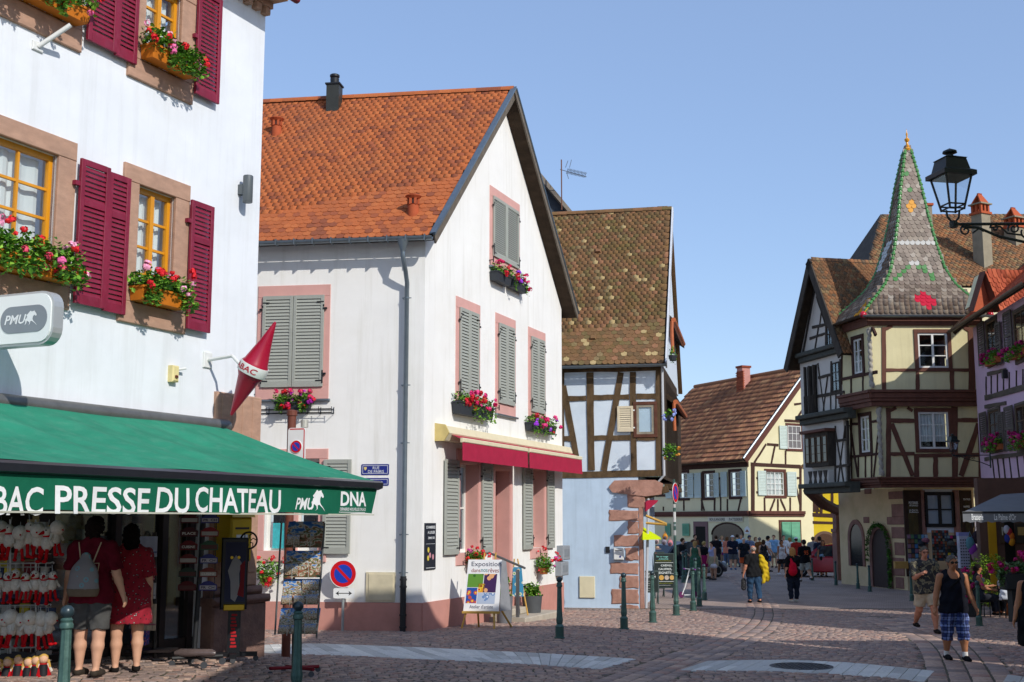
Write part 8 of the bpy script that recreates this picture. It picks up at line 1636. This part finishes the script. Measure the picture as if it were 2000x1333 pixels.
for f0,f1,g1_,g2_,c,n_ in PXs:
 mb=MB();mb.add([(ux0+f0*W_+.09*g1_,-.003,zz0+g1_*H_),(ux0+f1*W_+.09*g1_,-.003,zz0+g1_*H_),(ux0+f1*W_+.09*g2_,-.003,zz0+g2_*H_),(ux0+f0*W_+.09*g2_,-.003,zz0+g2_*H_)],[(0,1,2,3)])
 mb.obj('poster_picture',pattern('print_'+n_,c,{'green_garden':['#c02a20','#2a5a1c'],'violet_figure':['#b02030','#d8a070'],'blue_figure':['#d8b84a','#c04a30'],'orange_panel':['#c8301c','#e0c040'],'pale_drawing':['#dfe4ea','#6a88b4']}[n_],9 if n_!='violet_figure' else 5,.4),ez,tilt)
st_=gp(1012,1208);MB
a,b=gd[0]-.4,gd[1]+1.3;MB().bbox(a,b,-.5,.02,.0,.95,.02).obj('door_step',mat('pale_step','#b3aa9a',.9,.12,4,.3,40),wh,G.M);MB().bbox(a+.1,b-.9,.02,.18,.0,.45,.02).obj('door_step',MATS['pale_step'],wh,G.M)
ur,zr_=G.uv(1011,1160,.7);t=thing('handrail','brushed steel handrail at the gallery steps','handrail',at(G,ur,.02,.7));a=G.uv(963,1080,.5);b=G.uv(1025,1110,.8)
MB().box(-.035,.035,0,1.12,-.035,.035).obj('post',M_grey,t);MB().tube([(a[0]-ur,.3,a[1]-.02),(b[0]-ur,-.1,b[1]-.02)],.03,8).obj('rail',M_grey,t,smooth=True)
def pot(px,py,r,h_,label,c,gh,n=260,cols=None,taper=.8,leafm=None,name='plant_pot',nb=10,sz=.05,lw=1.0,base=None):
 p=base or gp(px,py);t=thing(name,label,'potted plant',Matrix.Translation(p));MB().lathe([(r*taper,0),(r,h_),(r*.93,h_),(r*.9,h_-.04),(0.01,h_-.04)],18).obj('pot',cm(c),t,smooth=True);mb=MB();rs=random.Random(px)
 leaves(mb,(0,0,h_+gh*.45),(r*1.15*lw,r*1.15*lw,gh*.55),n,sz,rs);leaves(mb,(0,0,h_+.05),(r*1.2*lw,r*1.2*lw,.14),n//2,sz,rs);tag(mb.obj('foliage',leafm or M_leaf,t),None,kind='stuff')
 if cols:blossoms(p+Vector((0,0,h_+gh*.5)),(r*1.1*lw,r*1.1*lw,gh*.55),nb,cols,t,sz*.8,rs,front=(0,-1))
 return t
pot(985,1217,.2,.62,'tall grey tub with upright leafy plant behind the easel','#6a6c70',.55,200,taper=.85,lw=.75);pot(1039,1200,.26,.42,'round dark grey tub with green plant on the gallery step','#4d5052',.35,300,taper=.85,base=G.W(G.uv(1039,1190,.5)[0],.02,.5))
p=G.W(G.uv(1003,1170,.35)[0],.02,.35);t=thing('small_easel','pine easel with a blue-green painting leaning by the gallery door','easel',Matrix.Translation(p));MB().tube([(-.1,0,0),(.02,.1,1.35)],.02,6).obj('leg',M_pine,t);MB().tube([(.35,-.1,0),(.1,.1,1.35)],.02,6).obj('leg',M_pine,t);MB().add([(-.03,-.06,.45),(.26,-.14,.45),(.2,-.02,1.15),(-.02,.06,1.15)],[(0,1,2,3)]).obj('painting',pattern('blue_painting','#3a8ab0',['#5aa860','#d8d8c0'],8,.35),t)
for x0,y0,x1,y1,lb in((1091,1097,1110,1124,'grey meter box at the end of the white house plinth'),(1094,1066,1103,1094,'small grey junction box above the meter box')):
 u0,u1,z0,z1=G.rect(x0,y0,x1,y1,.1);t=thing('meter_box',lb,'meter box',at(G,min(u0,GW-.3),z0,.0));MB().bbox(0,.6,0,z1-z0,0,.2,.02).obj('housing',cm('#8a9096'),t);MB().box(.1,.5,.1,z1-z0-.1,.2,.21).obj('door_panel',cm('#7d848a'),t)
u,z=LF.uv(668,760);
# ------------------------------------------------------------------ crepe stall corner
def board(px0,px1,py0,py1,pyg,label,items,frame='#3a4744',legs_=True,rot=0,Yoff=0):
 p=gp((px0+px1)/2,pyg);fr=Frame((p.x,p.y,0),(math.cos(rot),math.sin(rot)));t=thing('chalkboard',label,'chalkboard',fr.M);u0,u1,z0,z1=fr.rect(px0,py0,px1,py1)
 MB().bbox(u0,u1,z0,z1,-.02,.02,.01).obj('frame',cm(frame),t,fr.M);MB().box(u0+.03,u1-.03,z0+.03,z1-.03,.02,.026).obj('slate',cm('#1e2826'),t,fr.M)
 for x in(u0+.03,u1-.03):MB().tube([(x,0,z0),(x,-.06,p.z)],.02,6).obj('leg',cm(frame),t,fr.M);MB().tube([(x,.05,z0),(x,.35,p.z)],.02,6).obj('leg',cm(frame),t,fr.M)
 w_,h_=u1-u0,z1-z0
 for s_,fx,fz,fw,fh,c in items:
  M=at(fr,u0+fx*w_,z0+fz*h_,.028)
  if s_=='*':MB().lathe([(fw*w_,0),(fw*w_,.006)],16).obj('food_picture',cm(c),t,M@Matrix.Rotation(R(90),4,'X'))
  elif s_=='~':n_=int(fw*34);MB().tube([(fw*w_*(q_/n_-.5),-.004,fh*h_*.4*math.sin(q_*2.4)*(.5+.5*math.sin(q_*.7+1)))for q_ in range(n_+1)],.004,4).obj('chalk_line',cm(c),t,M)
  elif s_=='-':MB().box(-fw*w_/2,fw*w_/2,-.006,.006,0,.003).obj('rule',cm(c),t,M)
  else:text(s_,M,cm(c),t,w=fw*w_,h=fh*h_,bold=.015)
 return t
Wc='#d5dad6'
board(1277,1317,1081,1149,1169,'large chalkboard menu for crepes and waffles with three round food pictures',[('Sur un nuage',.42,.9,.56,.06,'#7fc0b4'),('...la bouchée',.46,.84,.5,.05,'#7fc0b4'),('~',.48,.78,.74,.04,'#b8b820'),('-',.5,.73,.9,1,Wc),('CRÊPES,',.62,.65,.56,.07,Wc),('GAUFRES,',.55,.54,.66,.07,Wc),('BEIGNETS...',.55,.44,.8,.065,Wc),('*',.36,.3,.12,0,'#c89a4a'),('*',.62,.3,.11,0,'#b8a898'),('*',.87,.3,.11,0,'#c8a060'),('-',.5,.19,.9,1,Wc),('~',.55,.14,.7,.04,'#b8b820'),('~',.5,.08,.6,.03,Wc)])
board(1263,1298,1078,1150,1166,'chalkboard with red heart half hidden behind the crepe board',[('I',.2,.93,.05,.06,Wc),('EN',.3,.86,.2,.06,Wc),('*',.52,.92,.1,0,'#b02028'),('-',.5,.8,.9,1,Wc),('~',.4,.6,.5,.05,Wc),('~',.4,.5,.5,.05,Wc),('~',.35,.42,.35,.05,Wc)])
board(1254,1287,1115,1158,1180,'small wine cellar chalkboard with handwritten text',[('CAVE DE',.45,.86,.6,.1,Wc),('TURCKHEIM',.45,.72,.7,.1,Wc),('~',.4,.52,.6,.07,Wc),('~',.4,.42,.5,.07,Wc),('~',.3,.33,.3,.06,Wc),('~',.3,.2,.35,.06,Wc),('~',.4,.1,.6,.07,Wc)],frame='#4a5654')
p=atd(1262,1052,36.5);t=thing('lime_parasol','lime yellow parasol edge at the stall','parasol',Matrix.Translation(p));mb=MB();k=36.5/2400
mb.add([(0,.9,22*k),(0,1.9,4*k),(36*k,1.2,2*k),(32*k,.3,-2*k),(-.1,0,-3*k),(-.1,1,0)],[(0,3,2),(0,4,3),(0,5,4),(0,2,1)]);mb.obj('canopy',mat('lime_cloth','#c6d800',.8,.04,3),t);MB().tube([(0,.9,24*k),(0,.9,p.z*-1+gz(4,36))],.025,6).obj('pole',M_plastic,t)
p=atd(1262,1022,36);t=thing('stall_awning','crimson folded awning on pale wooden arms beside the blue house','awning',Matrix.Translation(p));k=36/2400;MB().tube([(0,0,14*k),(38*k,-.2,-2*k)],.04,6).obj('arm',M_pine,t);MB().tube([(0,0,0),(38*k,-.2,-3*k)],.04,6).obj('arm',M_pine,t)
mb=MB();mb.prism([(0,0,22*k),(22*k,0,40*k),(24*k,0,44*k),(6*k,0,44*k),(0,0,40*k)],(0,.4,0));mb.obj('folded_cloth',M_crv,t)
p=gp(1292,1160);p.y+=2.5;t=thing('stall_stand','dark stand with hats and small bags beside the crepe boards','display stand',Matrix.Translation(Vector((p.x,p.y,gz(p.x,p.y)))));MB().tube([(0,0,0),(0,0,1.9)],.03,6).obj('pole',M_black,t);MB().box(-.5,.5,1.2,1.25,-.2,.2).obj('shelf',M_black,t)
Ys=p.y
for i,(x,y,c,kd,lb)in enumerate(((1275,1068,'#7f8a5c','hat','olive straw hat on the stall'),(1283,1073,'#b89a86','hat','beige straw hat on the stall'),(1268,1056,'#2c3a4c','bag','dark blue bag on the stall'),(1282,1057,'#c0a8a8','bag','pale pink bag hanging high on the stall'),(1297,1059,'#8f8a9a','bag','grey rucksack hanging on the stall'),(1309,1061,'#c87f88','bag','pink rucksack hanging on the stall'),(1299,1049,'#c8862a','bag','orange bag on top of the stall'),(1272,1080,'#c8b8a8','hat','white hat low on the stall'))):
 q=thing('sun_hat' if kd=='hat' else 'rucksack',lb,kd,Matrix.Translation(atd(x,y,Ys-.25)))
 if kd=='hat':MB().lathe([(.17,0),(.17,.01),(.09,.02),(.085,.09),(.05,.11),(.01,.115)],16).obj('crown',cm(c),q,smooth=True);MB().lathe([(.092,.02),(.092,.04)],16).obj('band',M_black,q)
 else:MB().ball((0,0,0),.1,12,8,1,.6,1.25).obj('pouch',cm(c),q,smooth=True);MB().tube([(-.05,.0,.1),(0,0,.2),(.05,0,.1)],.01,5).obj('strap',cm(c),q);MB().ball((0,-.05,-.03),.06,10,6,1,.5,1).obj('pocket',cm('#5a5058'),q,smooth=True)
p=gp(1332,1168);t=thing('kick_scooter','child kick scooter with purple grips standing among the bollards','scooter',TM(p.x,p.y,p.z,R(-60)));k=p.y/2400
MB().tube([(0,0,.1),(.02,.12,.35),(.05,.3,.92)],.022,8).obj('steering_tube',M_plastic,t);MB().tube([(-.2,.3,.95),(.3,.3,.93)],.014,8).obj('handlebar',M_plastic,t)
for x in(-.22,.3):MB().tube([(x-.05,.3,.945),(x+.06,.3,.935)],.02,8).obj('grip',cm('#a02ab0'),t)
for y in(-.02,.55):MB().lathe([(.09,-.015),(.1,-.012),(.1,.012),(.09,.015)],18).obj('wheel',cm('#5a2050'),t,WM[t.name]@Matrix.Translation((0,y,.1))@Matrix.Rotation(R(90),4,'Y'))
MB().box(-.06,.06,.08,.1,-.5,-.05).obj('deck',M_plastic,t)
# ------------------------------------------------------------------ cars
def car(px,py,Y,rz,col,label,L_=4.1,W_=1.75,Hc=1.5):
 p=atd(px,py,Y);z0=gz(p.x,p.y);M=TM(p.x,p.y,z0,rz);t=thing('parked_car',label,'car',M);mp=mat('paint_'+col.strip('#'),col,.22,.05,3,0,10,.6,.2);gl=mat('car_glass','#1c2730',.06,.05,3,0,10,.8)
 sec=[(-2.05,.55,.35,.72),(-1.95,.62,.22,.8),(-1.3,.82,.2,.86),(-.9,.9,.2,.875),(.9,.92,.2,.875),(1.5,.95,.2,.86),(1.95,.9,.25,.78),(2.05,.75,.4,.7)];mb=MB()
 for x,zt,zb,hw in sec:mb.v+=[(x,-hw,zb+.05),(x,-hw*1.0,(zb+zt)/2),(x,-hw*.96,zt-.04),(x,-hw*.86,zt),(x,hw*.86,zt),(x,hw*.96,zt-.04),(x,hw,(zb+zt)/2),(x,hw,zb+.05),(x,hw*.9,zb),(x,-hw*.9,zb)]
 n=10;mb.f=[(i*n+k,i*n+(k+1)%n,(i+1)*n+(k+1)%n,(i+1)*n+k)[::-1]for i in range(len(sec)-1)for k in range(n)]+[tuple(range(n)),tuple(range((len(sec)-1)*n,len(sec)*n))[::-1]];mb.mi=[0]*len(mb.f);mb.obj('body',mp,t,M,True)
 cs=[(-1.15,.88,.8),(-.45,1.42,.66),(.2,Hc,.64),(1.1,1.45,.62),(1.75,.93,.74)];mb=MB()
 for x,z,hw in cs:mb.v+=[(x,-hw,z),(x,hw,z)]
 base=[(x,.86)for x,z,hw in cs]
 for x,z,hw in cs:mb.v+=[(x,-.8,.86),(x,.8,.86)]
 m_=len(cs);mb.f=[(2*i,2*i+1,2*i+3,2*i+2)for i in range(m_-1)]+[(2*m_+2*i,2*i,2*i+2,2*m_+2*i+2)for i in range(m_-1)]+[(2*i+1,2*m_+2*i+1,2*m_+2*i+3,2*i+3)for i in range(m_-1)];mb.mi=[0]*len(mb.f);mb.obj('cabin',mp,t,M)
 def ins(a,b,nx_):return a+(b-a)*nx_
 A,B=Vector((-1.1,0,.92)),Vector((-.5,0,1.38));nrm=Vector((-.75,0,.66))*.012;MB().add([A+Vector((0,-.74,0))+nrm,A+Vector((0,.74,0))+nrm,B+Vector((0,.6,0))+nrm,B+Vector((0,-.6,0))+nrm],[(3,2,1,0)]).obj('windscreen',gl,t,M)
 A,B=Vector((1.7,0,.97)),Vector((1.16,0,1.4));nrm=Vector((.75,0,.66))*.012;MB().add([A+Vector((0,-.68,0))+nrm,A+Vector((0,.68,0))+nrm,B+Vector((0,.56,0))+nrm,B+Vector((0,-.56,0))+nrm],[(0,1,2,3)]).obj('rear_window',gl,t,M)
 for s_ in(-1,1):
  for x0,x1 in((-.75,.12),(.2,1.2)):
   zz=lambda x:np.interp(x,[-1.15,-.45,.2,1.1,1.75],[.88,1.42,Hc,1.45,.93])-.07;yy=lambda z:s_*(.8-(z-.86)*.26+.012)
   P=[(x0,.93),(x1,.93),(min(x1,1.15),zz(min(x1,1.15))),(max(x0,-.45),zz(max(x0,-.45)))];MB().add([(x,yy(z),z)for x,z in P],[(0,1,2,3)if s_<0 else(3,2,1,0)]).obj('side_window',gl,t,M)
  for x in(-1.3,1.3):
   w_=link('wheel',None,t,M@Matrix.Translation((x,s_*.82,.31))@Matrix.Rotation(R(90)*-s_,4,'X'));MB().lathe([(.2,-.1),(.3,-.1),(.31,-.06),(.31,.06),(.3,.09),(.2,.09)],20).obj('tyre',mat('tyre','#17171a',.8),w_,smooth=True);MB().lathe([(.2,.05),(.19,.095),(.08,.08),(.01,.085)],10).obj('rim',M_grey,w_)
  MB().ball((-1.93,s_*.62,.62),.13,10,6,.6,1,.7).obj('headlight',mat('headlight','#c8ccd0',.1,.05,3,spec=.6),t,M,True);MB().ball((1.95,s_*.64,.7),.12,10,6,.4,.8,1.2).obj('tail_light',mat('tail_red','#7a1014',.25),t,M,True);MB().ball((-.75,s_*.95,.98),.09,8,6,.7,1,.8).obj('mirror',mp,t,M,True)
 MB().box(-1.9,-1.9+.02,.35,.48,-.5,.5).obj('grille',M_black,t,M@Matrix.Translation((-.17,0,0)));return t
car(1335,1100,57,R(215),'#1c2434','dark blue car parked behind the scooter and bollards',Hc=1.62);car(1622,1100,58,R(-15),'#9a1428','crimson car parked in front of the yellow house')
# ------------------------------------------------------------------ pottery shop display and brasserie terrace
def rack(px0,px1,py0,py1,pyg,label,n,m_,cols,Y,name='display_rack'):
 p=atd((px0+px1)/2,pyg,Y);z0=gz(p.x,p.y);t=thing(name,label,'display rack',Matrix.Translation((p.x,p.y,z0)));a=atd(px0,py1,Y)-WM[t.name].translation;b=atd(px1,py0,Y)-WM[t.name].translation;rs=random.Random(px0)
 MB().box(a.x,b.x,a.z,b.z,-.03,.0).obj('back_panel',M_black,t);w_=(b.x-a.x)/n;h_=(b.z-a.z)/m_;bm={}
 for x in(a.x+.05,b.x-.05):MB().tube([(x,.0,0),(x,0,a.z)],.02,6).obj('leg',M_black,t)
 for c in cols:bm[c]=MB().bbox(-w_*.42,w_*.42,-h_*.42,h_*.42,0,.03,.004).mesh('card',cm(c))
 for i in range(n):
  for j in range(m_):link('card',bm[rs.choice(cols)],t,WM[t.name]@Matrix.Translation((a.x+w_*(i+.5),-.0,a.z+h_*(j+.5)))@Matrix.Rotation(R(-8),4,'X'))
 return t
PCs=['#3a6a9a','#5a86a8','#8a7a5a','#6a4a3a','#4a6a4a','#9aa4ac','#7a5a6a','#2a3a4a'];MGs=['#5a3a30','#7a6a5a','#3a4a5a','#8a5a3a','#2a2a30','#6a7a80','#9a8a70','#a03a30','#2a3a30']
rack(1774,1812,1044,1100,1130,'black wall of postcards left of the pottery shop window',6,6,PCs,43.6);rack(1822,1852,1036,1096,1130,'black rack of small magnets under the pottery shop window',8,11,MGs,43.8);rack(1852,1872,1046,1100,1130,'narrow rack of bright souvenirs right of the magnets',4,8,MGs+['#b02a6a','#c8b02a','#c8c8cc'],43.4)
p=atd(1884,1120,42.6);t=thing('glasses_stand','white spinning stand of sunglasses near the brasserie awning','display stand',Matrix.Translation((p.x,p.y,gz(p.x,p.y))));a=atd(1875,1110,42.6).z-gz(p.x,p.y);b=atd(1884,1047,42.6).z-gz(p.x,p.y);MB().box(-.17,.17,a,b,-.12,.12).obj('column',cm('#b9bccc'),t);MB().tube([(0,0,0),(0,0,a)],.03,6).obj('pole',M_grey,t);MB().box(-.18,.18,b,b+.12,-.13,.13).obj('header',cm('#8a8fc0'),t)
gm=MB().ball((-.04,0,0),.03,8,4,1,.4,.7).ball((.04,0,0),.03,8,4,1,.4,.7).mesh('sunglasses',M_black)
for j in range(10):
 for i in range(2):link('sunglasses',gm,t,WM[t.name]@Matrix.Translation((-.08+.16*i,-.14,a+.06+j*(b-a-.1)/10)))
for i,(x,y,c,lb)in enumerate(((1800,1063,'#1c1e26','dark cap hanging in front of the postcards'),(1808,1056,'#7a4a58','pinkish scarf hat above the postcards'),(1858,1062,'#4a4a44','grey cap hanging above the magnets'),(1866,1072,'#2c2c30','black cap hanging by the glasses stand'))):
 q=thing('cap',lb,'cap',Matrix.Translation(atd(x,y,42.9)));MB().ball((0,0,0),.14,12,6,1,.9,.7).obj('crown',cm(c),q,smooth=True);MB().ball((0,-.14,-.05),.12,12,4,1,.8,.12).obj('peak',cm(c),q)
for i,(x,y,c,lb)in enumerate(((1895,1062,'#5a8a94','teal bag hanging right of the glasses stand'),(1900,1072,'#8a3aa0','violet bag hanging right of the glasses stand'),(1908,1050,'#2a1c28','black bag hanging highest by the brasserie'),(1906,1085,'#9a7a84','dusty pink bag hanging low by the brasserie'))):
 q=thing('shoulder_bag',lb,'bag',Matrix.Translation(atd(x,y,41.5)));MB().ball((0,0,0),.17,12,8,.9,.5,1.3).obj('pouch',cm(c),q,smooth=True);MB().tube([(-.08,0,.15),(0,0,.4),(.08,0,.15)],.012,5).obj('strap',cm(c),q)
YA_=33.5;FA=Frame((atd(1880,1000,YA_).x,YA_,0),(1,0));ba=thing('brasserie_awning','grey brasserie awning with white lettering at the right picture edge','awning',FA.M);M_ga=mat('grey_canvas','#74777c',.85,.08,3,.1,30)
u1=FA.uv(2090,1000)[0];zt,zb2=FA.uv(1900,1001)[1],FA.uv(1900,1020)[1];mb=MB();n=30
for i in range(n+1):u=u1*i/n;mb.v+=[(u,.0,zt),(u,.012*math.sin(i*1.7),zb2+.02*math.sin(i*2.1))]
mb.f=[(2*i,2*i+1,2*i+3,2*i+2)for i in range(n)];mb.mi=[0]*n;mb.obj('valance',M_ga,ba,FA.M,True)
c1=atd(1955,966,YA_+2.6);c2=Vector((FA.W(u1,0).x,YA_+2.6,c1.z+.05));l=lambda v_:FA.M.inverted()@v_
MB().add([(0,0,zt),(u1,0,zt),tuple(l(c2)),tuple(l(c1))],[(0,1,2,3),(3,2,1,0)]).obj('canopy',M_ga,ba,FA.M);MB().tube([(0,-.0,zt),(u1,0,zt)],.03,6).obj('front_rail',M_black,ba,FA.M)
for s_,x0,x1 in(('Brasserie',1897,1920),("La Palme d'Or",1941,1984)):r=FA.rect(x0,1004,x1,1016.5);text(s_,at(FA,(r[0]+r[1])/2,(r[2]+r[3])/2,.02),M_let,ba,w=r[1]-r[0],h=r[3]-r[2],bold=.02)
for u in(.3,u1-.2):MB().tube([(u,.1,zb2+.1),(u+.9,2.5,zt-.4)],.03,6).obj('support_arm',M_black,ba,FA.M)
FR_=Frame((atd(1925,1000,38).x,38,0),(1,-.1));bf_=thing('brasserie_facade','brown brasserie shop front with yellow door leaf and menu panels','shop front',FR_.M);gz_=gz(15,38)
MB().box(-.2,4,gz_-.1,3.6,-.4,0).obj('wall',mat('umber_wall','#5a4338',.85,.12,2),bf_,FR_.M);r=FR_.rect(1930,1019,1946,1086);MB().bbox(r[0],r[1],gz_+.3,r[3]+.2,0,.06).obj('door',mat('ochre_door','#b58a12',.5,.08,4),bf_,FR_.M)
for x0,x1,c in((1952,1962,'#4a3a28'),(1983,2004,'#3a3428')):r=FR_.rect(x0,1022,x1,1062);MB().bbox(*r,0,.05).obj('menu_panel',cm(c),bf_,FR_.M);MB().box(r[0]+.06,r[1]-.06,r[2]+.25,r[3]-.12,.05,.056).obj('menu_sheet',cm('#b8b4a0')if c=='#4a3a28' else cm('#a08a50'),bf_,FR_.M)
r=FR_.rect(1962,1020,1982,1100);MB().box(r[0],r[1],gz_,r[3],0,.01).obj('doorway',MATS['painted_shade'],bf_,FR_.M)  # flat near-black sheet painted as the shade inside the entrance
for x,y,c in((1966,1035,'#b8b8c0'),(1971,1040,'#a02a30'),(1975,1048,'#c86a20'),(1968,1052,'#2a3a8a'),(1976,1058,'#c88a20')):q=FR_.uv(x,y,.1);MB().ball((q[0],-.1,q[1]),.1,10,6,1,.5,1.4).obj('hanging_trinket',cm(c),bf_,FR_.M,True)
p=gp(1938,1190);p=Vector((p.x+.4,p.y+1.5,gz(p.x,p.y)));t=thing('menu_easel','tilted glass-covered menu stand at the terrace entrance','menu stand',Matrix.Translation(p));a=atd(1935,1110,p.y)-p;b=atd(1954,1070,p.y)-p
MB().prism([a+Vector((-.06,0,0)),a+Vector((.1,0,0)),b+Vector((.1,0,0)),b+Vector((-.06,0,0))],(0,.5,.06)).obj('case',cm('#aab4ba'),t);MB().tube([a,Vector((.1,.2,0))],.03,6).obj('leg',M_grey,t)
M_con=mat('conifer_green','#6f8f1c',.6,.3,8,cols=[('#6c8c1a',3),('#82a022',2),('#587818',2)]);M_grn2=mat('terrace_leaf','#3f5c2a',.6,.3,8,cols=[('#3a5626',2),('#577a44',2),('#7d9a70',1)])
p=gp(1958,1202);t=thing('conifer_shrub','round yellow-green conifer shrub in a terracotta pot by the terrace','shrub',Matrix.Translation(p));MB().lathe([(.2,0),(.28,.26),(.3,.28),(.3,.33),(.26,.33)],20).obj('pot',TC,t,smooth=True);mb=MB();kk2=p.y/2400;rs=random.Random(9)
for k in range(60):a=rs.uniform(0,6.28);z=rs.uniform(0,1);r=.56*math.sin(math.pi*(.12+.8*z))**.7*rs.uniform(.5,1);leaves(mb,(r*math.cos(a)-.28,r*math.sin(a),.32+z*1.15),(.17,.17,.2),60,.034,rs)
tag(mb.obj('foliage',M_con,t),None,kind='stuff');MB().tube([(-.05,0,.3),(-.2,0,.8)],.04,6).obj('trunk',M_oak,t)
PET=['#b01868','#c8207c','#9a1458','#c02a50']
for x,y,lb,n_ in((1905,1178,'pot of magenta petunias left of the terrace bollard',320),(1925,1165,'magenta petunia pot behind the terrace bollard',300),(1900,1205,'low white and pink flower pot at the terrace kerb',220)):pot(x,y,.26,.35,lb,'#2c2f30',.75,n_,PET,lw=1.3,leafm=M_grn2,nb=34,sz=.06)
p=gp(1990,1215);t=thing('terrace_trough','dark planter trough with magenta flowers on the terrace edge','planter',Matrix.Translation(p));MB().bbox(-.35,.9,.75,1.15,-.15,.25,.03).obj('trough',cm('#2b2d30'),t);MB().bbox(-.2,.8,.0,.75,-.1,.2).obj('stand',cm('#232527'),t);mb=MB();leaves(mb,(.2,-.05,1.25),(.65,.3,.2),600,.05,rs);leaves(mb,(-.35,-.1,1.05),(.2,.2,.3),200,.05,rs);tag(mb.obj('foliage',M_grn2,t),None,kind='stuff');blossoms(p+Vector((.15,0,1.3)),(.7,.3,.25),40,PET,t,.06,rs,front=(0,-1))
def seat(px,Y,label,c):
 p=atd(px,1100,Y);z0=gz(p.x,p.y);t=thing('cafe_chair',label,'chair',Matrix.Translation((p.x,p.y,z0)));MB().bbox(-.22,.22,.43,.47,-.22,.22).obj('seat',cm(c),t);MB().bbox(-.22,.22,.62,.9,-.24,-.2).obj('backrest',cm(c),t)
 for sx in(-.2,.2):
  for sy in(-.2,.2):MB().tube([(sx,sy,0),(sx,sy,.9 if sy>0 else .45)],.014,6).obj('leg',M_black,t)
 return Vector((p.x,p.y,z0))
b=seat(1908,32.5,'cafe chair under the dark-haired seated woman','#3a2c22');person(0,0,'seated woman in dark strap top, seen in profile at the terrace',1.66,80,(85,85,85,80),((25,6,70),(20,6,60)),1,'tan','#1a1412','pony','#2c3038',0,'#2a2c33',.98,'#201c1a',vox=.014,base=b,sit=.52,fem=True)
b=seat(1968,32,'cafe chair under the woman in the white t-shirt','#3a2c22');person(0,0,'seated woman with dark ponytail in white t-shirt seen from behind',1.68,165,(85,85,85,80),((25,6,60),(20,6,60)),1,'fair','#1c1414','pony','#c8ccd2',.45,'#2a2c33',.98,'#201c1a',vox=.014,base=b,sit=.52,fem=True)
b=seat(2001,30.5,'cafe chair under the fair-haired guest at the right edge','#3a2c22');person(0,0,'seated fair-haired guest in dark glasses cut by the right edge',1.64,-20,(85,85,85,80),((25,6,60),(20,6,60)),1,'fair','#b09a70','bob','#4a3a34',.45,'#2a2c33',.98,'#201c1a',vox=.0122,base=b,sit=.52,fem=True,glasses='dark')
